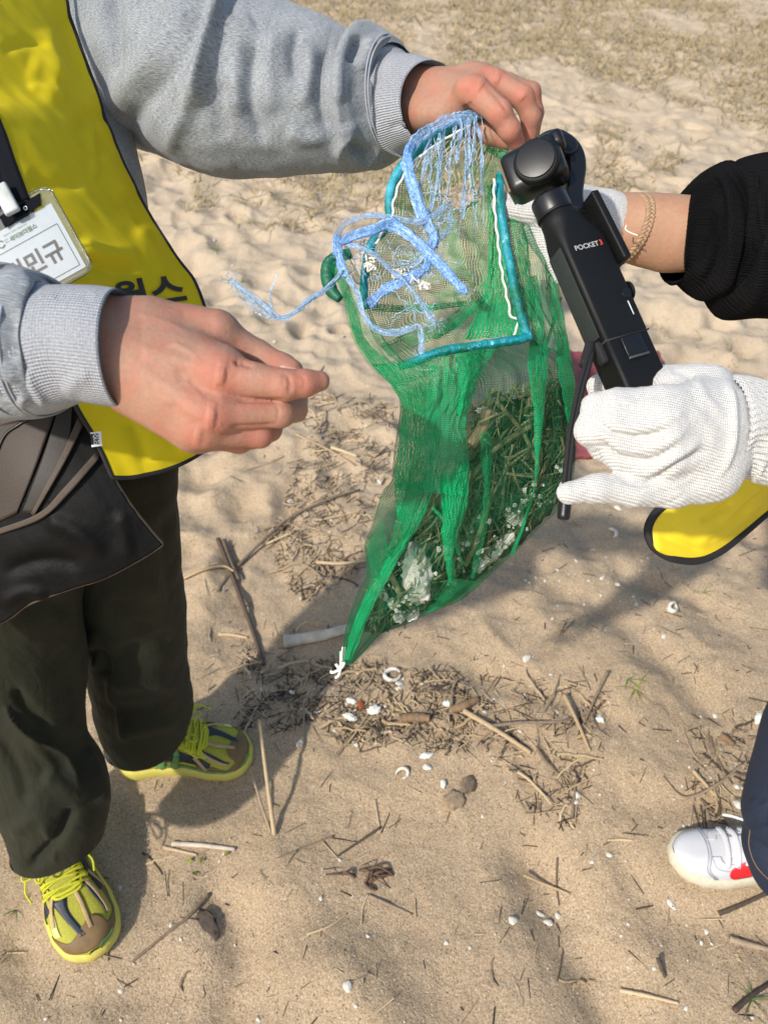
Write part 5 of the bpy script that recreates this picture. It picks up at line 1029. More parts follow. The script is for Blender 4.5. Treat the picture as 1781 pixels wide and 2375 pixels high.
# pleats: gathered folds of several plies lying over the front
net('pleat', on_front([(868, 850), (905, 892), (932, 948), (922, 1036), (916, 1080), (914, 1130)], .006), [(x, y, d) for x, y, d in on_front([(1150, 808), (1112, 880), (1082, 990), (1088, 1060), (1085, 1100), (1082, 1150)], .006)], 120, 90, .012, M['net_dense'], 'dense gathered folds under the rim', .0035, 8, 2.)
net('pleat', on_front([(914, 1120), (918, 1185), (934, 1235), (888, 1312), (852, 1372), (818, 1450), (800, 1528)], .007), on_front([(1010, 1115), (990, 1185), (958, 1245), (926, 1296), (884, 1372), (850, 1442), (813, 1530)], .007), 90, 20, .006, M['net_dense'], None, .0025, 3, 4.)
net('pleat', on_front([(1018, 1110), (1024, 1200), (1030, 1290), (1044, 1350)], .008), on_front([(1088, 1090), (1086, 1150), (1066, 1230), (1052, 1290), (1048, 1350)], .008), 70, 16, .006, M['net_dense'], None, .0025, 3, 6.)
net('pleat', on_front([(1058, 820), (1066, 900), (1060, 960)], .014), on_front([(1130, 806), (1104, 880), (1070, 960)], .014), 40, 14, .004, M['net_dense'], None, .002, 3, 7.)
net('pleat', [(1222, 640, .79), (1230, 760, .785)]+on_front([(1226, 850), (1236, 950), (1240, 1050), (1238, 1120), (1215, 1200), (1180, 1290)], .004), [(1245, 640, .79), (1264, 760, .785)]+on_front([(1272, 850), (1262, 950), (1252, 1050), (1245, 1120), (1223, 1200), (1190, 1290)], .004), 80, 8, .002, M['net_dense'], None, .001, 2, 9.)
net('pleat', [(1262, 620, .80), (1280, 740, .80)]+on_front([(1296, 880), (1322, 1000)], .004), [(1284, 640, .80), (1316, 780, .80)]+on_front([(1331, 890), (1334, 1000)], .004), 60, 8, .002, M['net_dense'], None, .001, 2, 10.)
net('pleat', on_front([(940, 905), (960, 1000), (950, 1100), (925, 1190), (890, 1290)], .011), on_front([(1000, 880), (1018, 1000), (1000, 1100), (965, 1190), (915, 1290)], .011), 70, 20, .004, M['net'], None, .003, 3, 41.)
net('pleat', on_front([(1110, 1000), (1120, 1120), (1110, 1230), (1090, 1340)], .005), on_front([(1140, 1000), (1140, 1120), (1126, 1230), (1100, 1340)], .005), 60, 10, .002, M['net'], None, .002, 2, 43.)
net('pleat', on_front([(850, 1270), (858, 1330), (838, 1400), (812, 1500)], .005), on_front([(890, 1200), (900, 1290), (870, 1380), (820, 1520)], .005), 60, 14, .003, M['net'], None, .002, 3, 45.)
net('pleat', on_front([(1000, 1180), (1040, 1230), (1070, 1310)], .009), on_front([(1006, 1176), (1046, 1226), (1076, 1306)], .009), 24, 4, 0, M['net_dense'])
net('pleat', on_front([(1040, 1340), (1020, 1380), (980, 1425)], .006), on_front([(1120, 1350), (1060, 1392), (1000, 1420)], .006), 24, 12, .004, M['net_dense'])
# left flank, right flank, inside of the mouth
net('side_panel', [(764, 622, .765), (789, 665, .755), (795, 700, .752), (810, 759, .75), (827, 805, .748), (860, 851, .745), (915, 900, .755)], [(806, 590, .765), (840, 650, .76), (858, 715, .757), (880, 765, .755), (905, 802, .752), (950, 845, .750), (1040, 850, .755)], 90, 34, .006, M['net'], 'left flank of the bag', .0035, 4, 1.)
net('side_panel', [(768, 622, .768), (800, 700, .758), (826, 790, .752), (880, 868, .75)], [(800, 640, .765), (830, 720, .758), (850, 790, .752), (920, 850, .75)], 60, 20, .0, M['net_dense'], None, .003, 3, 11.)
net('side_panel', [(1170, 520, .795), (1178, 600, .79), (1196, 690, .782), (1215, 750, .775), (1234, 800, .775)], [(1238, 522, .81), (1257, 569, .812), (1282, 628, .815), (1308, 738, .815), (1324, 840, .82)], 90, 50, .02, M['net'], 'right flank under the gloved hand', .005, 5, 12.)
net('side_panel', [(1168, 500, .79), (1178, 600, .785), (1198, 700, .778), (1222, 790, .772)], [(1210, 505, .80), (1224, 560, .80), (1230, 640, .80), (1240, 700, .795)], 60, 24, .01, M['net_dense'], None, .003, 4, 14.)
mouth = net('inner_panel', [(1105, 266, .792), (1070, 280, .80), (985, 338, .80), (938, 385, .80), (911, 427, .80), (904, 480, .80), (890, 540, .80), (862, 575, .80), (850, 640, .79), (850, 715, .78), (870, 790, .77), (935, 850, .757)], [(1150, 285, .79), (1180, 320, .80), (1175, 370, .80), (1160, 440, .79), (1163, 500, .79), (1175, 569, .785), (1187, 636, .78), (1199, 704, .775), (1213, 750, .768), (1228, 788, .762)], 220, 160, -.075, M['net_in'], 'inside of the bag mouth with a torn hole', .006, 5, 21.,
    [([(865, 712), (960, 716), (1080, 704)], 7, .008), ([(1126, 687), (1070, 740), (1000, 785), (950, 770)], 8, .008), ([(880, 800), (1000, 690), (1130, 640)], 14, -.006), ([(940, 500), (1000, 470), (1010, 400)], 12, .005)], None, (1060, 444, 56, 46))
net('inner_fold', [(1128, 430, .80), (1132, 530, .80), (1130, 640, .795), (1112, 710, .79), (1070, 790, .77)], [(1156, 430, .795), (1166, 530, .79), (1180, 620, .785), (1196, 700, .778), (1218, 778, .768)], 80, 30, -.01, M['net_dense'], None, .004, 4, 31.)
net('inner_fold', [(880, 800, .79), (960, 770, .80), (1040, 735, .805), (1126, 650, .80)], [(900, 830, .775), (1000, 790, .79), (1060, 760, .80), (1135, 690, .80)], 60, 14, 0, M['net'], None, .003, 3, 33.)
net('inner_fold', [(862, 704, .80), (960, 708, .82), (1080, 698, .82)], [(862, 722, .80), (960, 724, .82), (1080, 710, .82)], 50, 5, 0, M['net_dense'], None, .001)
net('inner_fold', [(1004, 778, .81), (1060, 738, .82), (1128, 676, .82)], [(1012, 790, .81), (1070, 750, .82), (1134, 690, .82)], 50, 5, 0, M['net_dense'], None, .001)
net('inner_fold', [(1108, 268, .786), (1112, 300, .80), (1130, 350, .81)], [(1165, 285, .785), (1186, 330, .79), (1180, 380, .80)], 40, 20, 0, M['net_dense'], None, .003, 4, 35.)
# net edge frayed round the hole
hp = np.linspace(0, 2*PI, 90); rr = random.Random(11); fz = []
for k in range(70):
    a = rr.uniform(0, 2*PI); r0 = 1.02; p = [(1060+56*r0*math.cos(a), 444+46*r0*math.sin(a)), (1060+56*.8*math.cos(a+.1), 444+46*.8*math.sin(a+.1)+rr.uniform(0, 10)), (1060+56*.7*math.cos(a+rr.uniform(-.3, .3)), 444+46*.7*math.sin(a)+rr.uniform(5, 22))]
    fz.append(tube(cat([P(x, y, .872) for x, y in p], 6), .00035, 4))
put(tag(link('frayed_edge', joined('frayed_edge', fz), M['net_dense']), kind='stuff'), bag)
# rim: stuffed band round the mouth, with its draw cord
def crinkle_tube(pts, r, n, m=16, amp=.20, name='rim_band', mat=None):
    q = cat(pts, n); p = P(*q.T); r = np.interp(np.linspace(0, 1, n), np.linspace(0, 1, len(np.atleast_1d(r))), np.atleast_1d(r)); V, F = tube(p, r, m, caps_=True); k = n*m; A = V[:k].reshape(n, m, 3); c = A.mean(1, keepdims=True); s = np.linspace(0, 1, n)[:, None]; ph = np.arange(m)[None]/m*2*PI
    A = c+(A-c)*(1+.035*min(1, amp/.2)**3*np.sin(s*n*1.9+.8*pn(s*40, ph))+amp*pn(s*26, np.cos(ph)*1.2, np.sin(ph)*1.2+3))[..., None]; V[:k] = A.reshape(-1, 3)
    return put(link(name, joined(name, [(V, F)]), mat or M['rim']), bag)
crinkle_tube([(1128, 262, .778), (1091, 272, .778), (1048, 292, .778), (985, 335, .778), (935, 383, .778), (911, 427, .778), (903, 469, .780), (904, 505, .781), (896, 526, .782), (878, 546, .784), (862, 566, .785), (852, 600, .785)], .0049, 220)
crinkle_tube([(852, 600, .785), (846, 640, .782), (844, 690, .778), (852, 712, .776)], .0044, 60)
crinkle_tube([(925, 852, .752), (953, 842, .749), (1000, 823, .747), (1038, 812, .747), (1122, 800, .749), (1200, 788, .754), (1228, 778, .757)], [.003, .0045]+[.0046]*8, 160)
crinkle_tube([(1226, 786, .758), (1216, 758, .758), (1200, 704, .763), (1187, 636, .768), (1174, 569, .772), (1161, 484, .775), (1157, 434, .782), (1162, 405, .787)], .0046, 190)
crinkle_tube([(812, 588, .770), (784, 596, .768), (764, 612, .766), (760, 640, .765), (768, 672, .762), (788, 694, .758)], [.005, .0062, .0070, .0072, .0066, .004], 70, 16, .09, name='rim_fold', mat=simple('dark_green_band', (.004, .12, .06), .5, .25, 60, .001, 400))
for pts in ([(1091, 290), (1027, 326), (964, 372), (930, 419), (913, 469), (909, 503), (890, 535), (871, 566)], [(1145, 415), (1147, 484), (1158, 590), (1168, 653), (1178, 700), (1185, 733), (1202, 742), (1198, 762), (1187, 784)]):
    q = np.array([(x, y, .771) for x, y in pts]); p = P(*(cat(q, 120)+np.c_[1.5*np.sin(np.arange(120)*.5), np.zeros((120, 2))]).T); put(link('draw_cord', joined('draw_cord', [tube(p, .0013, 7)]), M['cordw']), bag)
put(link('draw_cord', joined('draw_cord', [tube(P(*cat([(962, 856, .742), (985, 858, .740), (1006, 856, .742)], 12).T), .0008, 6)]), M['cordw']), bag)
for pts in ([(796, 1500, .952), (795, 1530, .950), (787, 1552, .95), (770, 1560, .952), (768, 1555, .955)], [(792, 1510, .953), (790, 1545, .948), (786, 1566, .948), (778, 1572, .95)], [(800, 1500, .952), (799, 1535, .948), (792, 1550, .946)], [(787, 1552, .947), (779, 1540, .95)]):
    put(link('end_tie', joined('end_tie', [tube(P(*cat(pts, 20).T), .0018, 7)]), M['cordw']), bag)
crinkle_tube([(792, 1510, .958), (798, 1528, .957), (806, 1540, .957)], .004, 20, 10, name='gather', mat=M['net_dense'])
# ================================================================== BLUE TWINE
tw = empty('plastic_twine', root_at(960, 560, .745), 'frayed blue plastic twine tangled over the mouth of the net bag', 'twine')
def rib(pts, d, wpx, mat, n=70, twist=.25, wob=.0004, seed=0):
    q = np.array([(x, y, (d if not isinstance(d, (list, tuple)) else np.interp(i/(len(pts)-1), np.linspace(0, 1, len(d)), d))) for i, (x, y) in enumerate(pts)])
    V, F = ribbon(P(*q.T), wpx/FPX*.92, n, twist, wob, seed); o = link('ribbon', mesh('ribbon', V, F, ribbon.uv), M[mat], smooth=False); s_ = o.modifiers.new('s', 'SOLIDIFY'); s_.thickness = .0003; return put(o, tw)
rib([(1099, 271), (1060, 276), (1027, 284), (977, 313), (955, 340)], [.768, .762], 24, 'rafia_thin', 50, .2, .0005, 1)
rib([(1125, 262), (1075, 268), (1020, 292), (968, 326), (948, 352)], [.768, .762], 16, 'rafia_thin', 50, .2, .0005, 15)
rib([(960, 330), (946, 356), (947, 398), (960, 440), (973, 482), (985, 512)], [.762, .75, .745], 21, 'rafia', 60, .12, .0004, 2)
rib([(985, 505), (994, 525), (1006, 545), (1000, 575), (994, 605), (985, 628)], [.745, .742], 17, 'rafia', 50, .3, .0004, 3)
rib([(788, 570), (783, 545), (797, 522), (818, 510), (859, 499), (905, 503), (964, 514), (1000, 503), (1049, 466)], [.735, .735, .74, .745], 13, 'rafia_thin', 90, .4, .0004, 4)
rib([(787, 566), (812, 550), (838, 541), (870, 532), (901, 520), (939, 538), (985, 579), (1019, 613), (1057, 655), (1084, 682)], [.733, .733, .738, .742, .745], 18, 'rafia', 100, .15, .0004, 5)
rib([(795, 562), (859, 583), (901, 621), (943, 659), (977, 706), (1011, 752)], [.735, .74, .75], 12, 'rafia_thin', 70, .5, .0005, 6)
rib([(784, 545), (782, 570), (786, 595), (794, 625), (800, 642)], [.732, .731], 19, 'rafia', 40, .3, .0006, 7)
rib([(797, 628), (775, 655), (753, 672), (711, 697), (681, 727), (652, 739), (618, 714), (576, 680), (530, 647)], [.732, .728, .722, .72, .722], 9, 'rafia_thin', 110, .6, .0005, 8)
rib([(622, 718), (631, 712), (627, 680), (634, 660), (646, 634)], [.722, .722], 4, 'fibre', 40, .6, .0003, 9)
rib([(800, 634), (829, 680), (842, 727), (867, 761), (914, 773), (950, 764), (968, 755), (977, 777), (977, 828)], [.732, .735, .74, .745], 11, 'rafia_thin', 100, .4, .0005, 10)
rib([(806, 630), (822, 668), (836, 712), (860, 750), (900, 768), (955, 757)], [.734, .738, .744], 7, 'fibre', 80, .4, .0004, 12)
rib([(850, 712), (888, 676), (920, 658), (947, 647), (994, 621)], [.752, .748, .744], 21, 'rafia', 60, .12, .0005, 11)
rib([(975, 575), (1000, 560), (1030, 545), (1045, 520), (1040, 490)], [.746, .75], 12, 'rafia_thin', 50, .6, .0005, 13)
rib([(1000, 560), (985, 590), (960, 615), (925, 625)], [.742, .745], 10, 'rafia_thin', 40, .6, .0005, 14)
rr = random.Random(21); fib = []
def fibre(pts, d0, d1, r=.00045, n=26, wig=3.):
    q = cat(np.array(pts, float), n); t = np.linspace(0, 1, n); sd = rr.uniform(0, 50); q = q+np.c_[wig*pn(t*7, sd), wig*pn(t*7, sd+9)]*2; d = d0+(d1-d0)*t+.003*pn(t*4, sd+3)
    fib.append(tube(P(q[:, 0], q[:, 1], d), r*np.interp(t, [0, .8, 1], [1, 1, .4]), 4))
for i in range(26):
    x0 = rr.uniform(985, 1118); y0 = 330-(x0-985)*.5+rr.uniform(-6, 6); x1 = 965+(x0-985)*1.15+rr.uniform(-30, 30); y1 = rr.uniform(360, 580); fibre([(x0, y0), (x0+(x1-x0)*.35+rr.uniform(-8, 8), y0+(y1-y0)*.4), (x1+rr.uniform(-6, 6), y1-40), (x1, y1)], .762, .752, rr.choice((.0003, .0004, .0006, .0009)))
for a, b in ((( 1000, 300), (972, 440)), ((1030, 285), (1002, 470)), ((1062, 275), (1064, 330)), ((1085, 270), (1075, 460)), ((1098, 268), (1118, 400))):
    rib([a, ((a[0]+b[0])/2+6, (a[1]+b[1])/2-10), b, (b[0]+rr.uniform(-12, 12), b[1]+50)], [.763, .752], rr.uniform(6, 11), 'rafia_thin', 50, .9, .0006, rr.random()*9)
for i in range(120):
    a = rr.uniform(0, 2*PI); cx_, cy_ = rr.choice(((800, 590), (850, 560), (960, 560), (990, 600), (1000, 640), (930, 600), (1040, 480), (1000, 540), (870, 640), (960, 700))); l = rr.uniform(20, 90)
    p = (cx_+rr.uniform(-25, 25), cy_+rr.uniform(-25, 25)); q = (p[0]+l*math.cos(a), p[1]+l*math.sin(a)*.9); fibre([p, ((p[0]+q[0])/2+rr.uniform(-14, 14), (p[1]+q[1])/2+rr.uniform(-14, 14)), q], .744, .75, rr.choice((.0003, .0004, .0006)))
for i in range(40):
    a = rr.choice(((1080, 678), (1010, 750), (1048, 468), (535, 650), (985, 626), (977, 826))); an = rr.uniform(0, 2*PI); fibre([a, (a[0]+14*math.cos(an), a[1]+14*math.sin(an)), (a[0]+28*math.cos(an+.4), a[1]+26*math.sin(an+.4))], .745 if a[0] > 600 else .722, .75 if a[0] > 600 else .722, .0004, 8, 1.)
for i in range(16): fibre([(797, 628), (740+rr.uniform(-5, 5), 682+rr.uniform(-4, 4)), (655+rr.uniform(-6, 6), 738+rr.uniform(-5, 3)), (600+rr.uniform(-20, 20), 705+rr.uniform(-8, 12)), (535+rr.uniform(-5, 20), 650+rr.uniform(-6, 12))], .731, .722, .0005, 40, 3.)
put(tag(link('loose_fibres', joined('loose_fibres', fib), M['fibre']), kind='stuff'), tw)
wad = []
for i in range(26):
    cx_, cy_ = rr.choice(((862, 598), (858, 618), (925, 632), (960, 648), (985, 662), (945, 628))); p = [(cx_+rr.uniform(-14, 14), cy_+rr.uniform(-12, 12), .747+rr.uniform(-.003, .003)) for _ in range(5)]; wad.append(tube(P(*cat(p, 24).T), rr.choice((.0006, .0009, .0013)), 5))
wd = link('cotton_wad', joined('cotton_wad', wad), simple('offwhite_cotton', (.66, .62, .54), .9)); put(tag(wd, kind='stuff'), tw)
# ================================================================== LITTER INSIDE THE BAG
cpoly = np.array([(1095, 950), (1130, 925), (1190, 905), (1322, 892), (1330, 1060), (1312, 1145), (1200, 1262), (1060, 1385), (960, 1432), (880, 1462), (850, 1470), (862, 1350), (900, 1270), (985, 1180), (1085, 1070)], float)
def inpoly(x, y, p=cpoly):
    c = False; j = len(p)-1
    for i in range(len(p)):
        if (p[i, 1] > y) != (p[j, 1] > y) and x < (p[j, 0]-p[i, 0])*(y-p[i, 1])/(p[j, 1]-p[i, 1])+p[i, 0]: c = not c
        j = i
    return c
bb = BVHTree.FromPolygons([Vector(v) for v in Vb_], Fb_.tolist())
def bdepth(x, y):
    d = P(x, y, 1.)-C0; L = np.linalg.norm(d); h = bb.ray_cast(Vector(C0), Vector(d/L)); return proj(np.array([h[0]]))[2][0] if h[0] is not None else None
def in_bag(x, y, f):
    a, b = fdepth(x, y), bdepth(x, y)
    if a is None or b is None or b-a < .012: return None
    return a+.006+(b-a-.012)*f
rr = random.Random(31); st = []; n_ = 0
while n_ < 1500:
    x, y = rr.uniform(845, 1335), rr.uniform(890, 1470)
    if not inpoly(x, y): continue
    an = rr.gauss(-1.05, .7); l = rr.uniform(14, 95)*(1 if y < 1250 else .6); dx, dy = l*math.cos(an)/2, l*math.sin(an)/2; f = rr.random()
    a, b = in_bag(x-dx, y-dy, f), in_bag(x+dx, y+dy, f+rr.uniform(-.2, .2)*0)
    if a is None or b is None: continue
    n_ += 1; st.append(tube(P(np.array([x-dx, x+rr.uniform(-3, 3), x+dx]), np.array([y-dy, y+rr.uniform(-3, 3), y+dy]), np.array([a, (a+b)/2, b])), rr.choice((.0005, .0006, .0008, .0011, .0018)), 4))
sl_ = tag(link('straw_litter', joined('straw_litter', st), M['litter']), 'dry straw and stalks packed inside the green net bag', 'litter', kind='stuff')
# dark matted crumbs behind the straw
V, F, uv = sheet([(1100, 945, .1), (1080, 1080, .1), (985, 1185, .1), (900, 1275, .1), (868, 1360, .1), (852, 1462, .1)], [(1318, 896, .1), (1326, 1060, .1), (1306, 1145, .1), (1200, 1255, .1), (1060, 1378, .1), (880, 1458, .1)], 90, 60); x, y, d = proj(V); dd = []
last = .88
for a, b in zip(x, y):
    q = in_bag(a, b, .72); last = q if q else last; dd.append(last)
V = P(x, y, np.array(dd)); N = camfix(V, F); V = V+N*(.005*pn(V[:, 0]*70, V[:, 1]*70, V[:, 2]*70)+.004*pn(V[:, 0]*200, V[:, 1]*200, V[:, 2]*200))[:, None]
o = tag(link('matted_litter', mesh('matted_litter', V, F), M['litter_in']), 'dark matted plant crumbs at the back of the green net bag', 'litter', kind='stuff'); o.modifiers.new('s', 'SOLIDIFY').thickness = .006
def lump(name, r, seed, mat, sub=3, amp=.35, fr=1.5):
    bm = bmesh.new(); bmesh.ops.create_icosphere(bm, subdivisions=sub, radius=1)
    V = np.array([v.co[:] for v in bm.verts]); k = 1+amp*pn(V[:, 0]*fr+seed, V[:, 1]*fr, V[:, 2]*fr)+amp*.4*pn(V[:, 0]*fr*3+seed, V[:, 1]*fr*3, V[:, 2]*fr*3); V = V*k[:, None]*np.array(r)
    for v, c in zip(bm.verts, V): v.co = c
    me = bpy.data.meshes.new(name); bm.to_mesh(me); bm.free(); me.materials.append(mat); return me
def camera_facing(px, py, d, an):
    """frame lying in the picture plane turned by an (rad)"""
    X_ = RT*math.cos(an)-UP*math.sin(an); Y_ = np.cross(FW, X_)*-1; p = P(px, py, d); return Matrix([[X_[i], Y_[i], -FW[i], p[i]] for i in range(3)]+[[0, 0, 0, 1]])
foams = [((968, 1333), 1.38, (.037, .0165, .006), 'large white foam slab standing behind the net near the bag tip'), ((884, 1372), 1.15, (.015, .005, .004), 'narrow white foam sliver left of the large slab in the bag'), ((910, 1400), 1.3, (.008, .005, .004), 'small white foam crumb below the narrow sliver in the bag'), ((926, 1430), .1, (.010, .007, .005), 'white foam lump lowest in the bag'), ((955, 1424), -.4, (.009, .007, .005), 'white foam lump beside the lowest one in the bag'),
    ((1140, 1285), -.7, (.018, .007, .005), 'pale foam strip at the lower right seam of the bag'), ((1176, 1250), -.9, (.012, .007, .005), 'pale foam knob above the strip at the bag seam'), ((1112, 1310), -.9, (.010, .007, .005), 'pale foam piece left of the strip at the bag seam'), ((1195, 1200), .2, (.012, .008, .006), 'rounded foam chip in the middle right of the bag'), ((1130, 955), .3, (.013, .004, .004), 'pale shell sliver at the top of the litter in the bag'), ((1036, 1276), .6, (.006, .005, .004), 'tiny white foam crumb under the central fold')]
for i, ((x, y), an, r, lab) in enumerate(foams):
    d = in_bag(x, y, .04) or .88; o = link('foam_piece', lump('foam_piece', r, i*3.7, M['foam'], 4, .45, 2.0)); ex, ey = math.cos(an)*20, math.sin(an)*20; da, db = in_bag(x-ex, y-ey, .04) or d, in_bag(x+ex, y+ey, .04) or d
    pa, pb = P(x-ex, y-ey, da+.006+r[2]), P(x+ex, y+ey, db+.006+r[2]); X_ = (pb-pa)/np.linalg.norm(pb-pa); Z_ = -FW-X_*(-FW@X_); Z_ /= np.linalg.norm(Z_); Y_ = np.cross(Z_, X_); c_ = (pa+pb)/2; o.matrix_world = Matrix([[X_[q], Y_[q], Z_[q], c_[q]] for q in range(3)]+[[0, 0, 0, 1]]); tag(o, lab, 'foam piece', 'foam pieces inside the net bag')
rr = random.Random(44); sm_ = [lump('shell_bit', (.0042, .0034, .0016), k*2.1, M['foam'], 1, .5) for k in range(6)]; n_ = 0
while n_ < 66:
    x, y = rr.uniform(900, 1325), rr.uniform(1060, 1430)
    if not inpoly(x, y) or (y < 1395-(x-1000)*.75-90+rr.uniform(-60, 10)): continue
    d = in_bag(x, y, rr.uniform(.0, .12))
    if d is None: continue
    n_ += 1; o = bpy.data.objects.new('shell_bit', rr.choice(sm_)); COL.objects.link(o); k = rr.uniform(.35, 1.0); o.matrix_world = camera_facing(x, y, d, rr.uniform(0, 6)) @ Matrix.Diagonal((k, k, k, 1)); tag(o, 'small pale shell bit inside the lower right of the green net bag', 'shell', 'shell bits inside the net bag')
for i, (pts, r, lab) in enumerate(([[(1128, 948), (1118, 990), (1092, 1032)], .0062, 'thick tan reed stub at the top of the litter in the bag'], [[(1300, 690), (1270, 790), (1238, 880)], .0018, 'long green stalk leaning inside the right flank of the bag'], [[(1235, 985), (1150, 1040), (1090, 1110)], .0028, 'long stalk slanting across the middle of the bag'], [[(905, 1330), (930, 1380), (958, 1410)], .0036, 'brown stick beside the large foam slab in the bag'], [[(1150, 930), (1210, 1000), (1250, 1080)], .0024, 'stalk crossing the middle of the bag the other way'], [[(1140, 1150), (1110, 1240), (1080, 1310)], .003, 'stalk standing beside the central fold of the bag'], [[(1190, 1030), (1170, 1110), (1165, 1180)], .0018, 'short stalk in the right half of the bag'])):
    q = [(x, y, (in_bag(x, y, .10) or .835)) for x, y in pts]; o = link('stalk', joined('stalk', [tube(P(*cat(q, 16).T), r, 7)]), M['litter'] if i else M['straw']); tag(o, lab, 'stalk', 'stalks inside the net bag')
# ================================================================== HEAD, NECK AND ARMS ABOVE THE FRAME (they cast the shadows)
def at_w(v): return np.array(v, float)
hc = P(-60, -560, .98)
def headpart():
    c = hc; f = np.array([.8, -.25, -.45]); f /= np.linalg.norm(f); u = np.array([.25, 0, 1.]); u -= f*(u@f); u /= np.linalg.norm(u); r = np.cross(f, u)
    ch = [(c+u*.03-f*.02, c+u*.02+f*.03, .088, .080), (c+f*.035-u*.03, c+f*.055-u*.075, .06, .038), (c+r*.03+f*.03-u*.03, c+f*.05-u*.07+r*.01, .045, .032), (c-r*.03+f*.03-u*.03, c+f*.05-u*.07-r*.01, .045, .032), (c+f*.095+u*.01, c+f*.118-u*.02, .010, .014), (c-u*.06-f*.01, c-u*.20-f*.05, .055, .062), (c+r*.085, c+r*.088-u*.03, .012, .010), (c-r*.085, c-r*.088-u*.03, .012, .010)]
    pts = np.array([a[0] for a in ch]+[a[1] for a in ch])
    def fn(p):
        d = None
        for a in ch: e = caps(p, *a); d = e if d is None else smin(d, e, .018)
        return d
    V, F = surface_nets(fn, pts.min(0)-.1, pts.max(0)+.1, .006); return V, F, c, f, u
V, F, c, f, u = headpart(); hd_ = put(link('head', mesh('head', V, F), M['skin']), person1)
N = out_normals(V, F); keep = (((V-c)@f) < .035+.5*((V-c)@u-.02)) & (((V-c)@u) > -.05); idx = -np.ones(len(V), int); idx[keep] = np.arange(keep.sum()); Fh = F[keep[F].all(1)]
Vh = V[keep]+N[keep]*(.012+.004*pn(V[keep][:, 0]*60, V[keep][:, 1]*60, V[keep][:, 2]*60))[:, None]; put(link('hair', mesh('hair', Vh, idx[Fh]), simple('black_hair', (.01, .009, .008), .5)), hd_)
for nm, pts, r in (('near', [(-60, 800, .60), (-180, 800, .66), (-330, 640, .74), (-380, 380, .86), (-280, 120, .94), (-60, -60, .96)], [.050, .055, .062, .066, .075, .08]), ('shoulders', [(-260, 60, .96), (-60, -110, .96), (120, -140, 1.0), (260, 40, 1.03)], [.075, .09, .09, .07])):
    o = put(link('sweatshirt', joined('sw_'+nm, [tube(P(*cat(pts, 30).T), np.interp(np.linspace(0, 1, 30), np.linspace(0, 1, len(r)), r), 28)]), M['fleece']), person1)
# ================================================================== MAROON CLOTH
q = [(1296, 822), (1524, 822), (1550, 1092), (1285, 1080)]; A = [G(*p) for p in q]; n_ = 60; s, t = np.meshgrid(np.linspace(0, 1, n_), np.linspace(0, 1, n_)); s = s.ravel()[:, None]; t = t.ravel()[:, None]
V = A[0]*(1-s)*(1-t)+A[1]*s*(1-t)+A[2]*s*t+A[3]*(1-s)*t; V[:, 2] = height(V[:, 0], V[:, 1])+.022+.012*pn(V[:, 0]*14, V[:, 1]*14)+.006*pn(V[:, 0]*45, V[:, 1]*30); V[:, 0] += .01*pn(V[:, 1]*9, 3.); V[:, 1] += .012*pn(V[:, 0]*12, 7.)
mc = tag(link('cloth', mesh('cloth', V, gridF(n_, n_)), M['maroon']), 'maroon cloth bag lying flat on the sand behind the white-gloved fist', 'cloth'); mc.modifiers.new('s', 'SOLIDIFY').thickness = -.018
# ================================================================== DRIFT LITTER ON THE SAND
def twig_mesh(name, seed, mat, bend=.12, node=True, m=6, n=9):
    r_ = random.Random(seed); p = np.zeros((n, 3)); p[:, 0] = np.linspace(-.5, .5, n); b = r_.uniform(-bend, bend); p[:, 1] = b*(1-(2*p[:, 0])**2)*.5+.012*pn(p[:, 0]*5, seed*1.7); p[:, 2] = .012*pn(p[:, 0]*4, seed*2.3)
    r = .01*(1-.35*np.linspace(0, 1, n))*(1+.25*pn(p[:, 0]*9, seed+.4)); V, F = tube(p, r, m); me = joined(name, [(V, F)]); me.materials.append(mat); return me
TW = {'twig': [twig_mesh('twig', k, M['twig'], .06) for k in range(8)], 'straw': [twig_mesh('reed', 20+k, M['straw'], .03) for k in range(6)], 'darktwig': [twig_mesh('bark', 40+k, M['darktwig'], .09) for k in range(6)]}
def lay(me, a, b, r, name, flatk=.8, lift=.0):
    a = np.array(a, float); b = np.array(b, float); L = np.linalg.norm(b-a); X_ = (b-a)/L; Y_ = np.cross([0, 0, 1.], X_); Y_ /= np.linalg.norm(Y_); Z_ = np.cross(X_, Y_); c = (a+b)/2+np.array([0, 0, lift])
    o = bpy.data.objects.new(name, me); COL.objects.link(o); k = r/.01
    yk = k
    o.matrix_world = Matrix([[X_[i], Y_[i], Z_[i], c[i]] for i in range(3)]+[[0, 0, 0, 1]]) @ Matrix.Diagonal((L, yk, k*flatk, 1)); return o
def long_piece(name, pts, r, mat, lab, cat_, lifts=None, n=26, flat=.9, rough=.15, grp='driftwood and reeds on the sand'):
    q = [G(x, y, 0)+np.array([0, 0, r*.6+(lifts[i] if lifts else 0)]) for i, (x, y) in enumerate(pts)]; p = cat(q, n)
    t = np.linspace(0, 1, n); rad = r*(1-.3*t)*(1+rough*pn(t*9, lab.__len__()*1.3)); V, F = tube(p, rad, 8, flat=flat); V = V+.0004*np.stack([pn(V[:, 0]*200, V[:, 1]*200, V[:, 2]*200+k) for k in (0, 5, 9)], 1)
    return tag(link(name, joined(name, [(V, F)]), mat), lab, cat_, grp)
T_, S_, D_k = M['twig'], M['straw'], M['darktwig']
M['greywood'] = simple('weathered_wood', (.54, .47, .37), .8, .25, 40, .002, 120); M['brownwood'] = simple('brown_wood', (.22, .14, .075), .8, .3, 60, .002, 150)
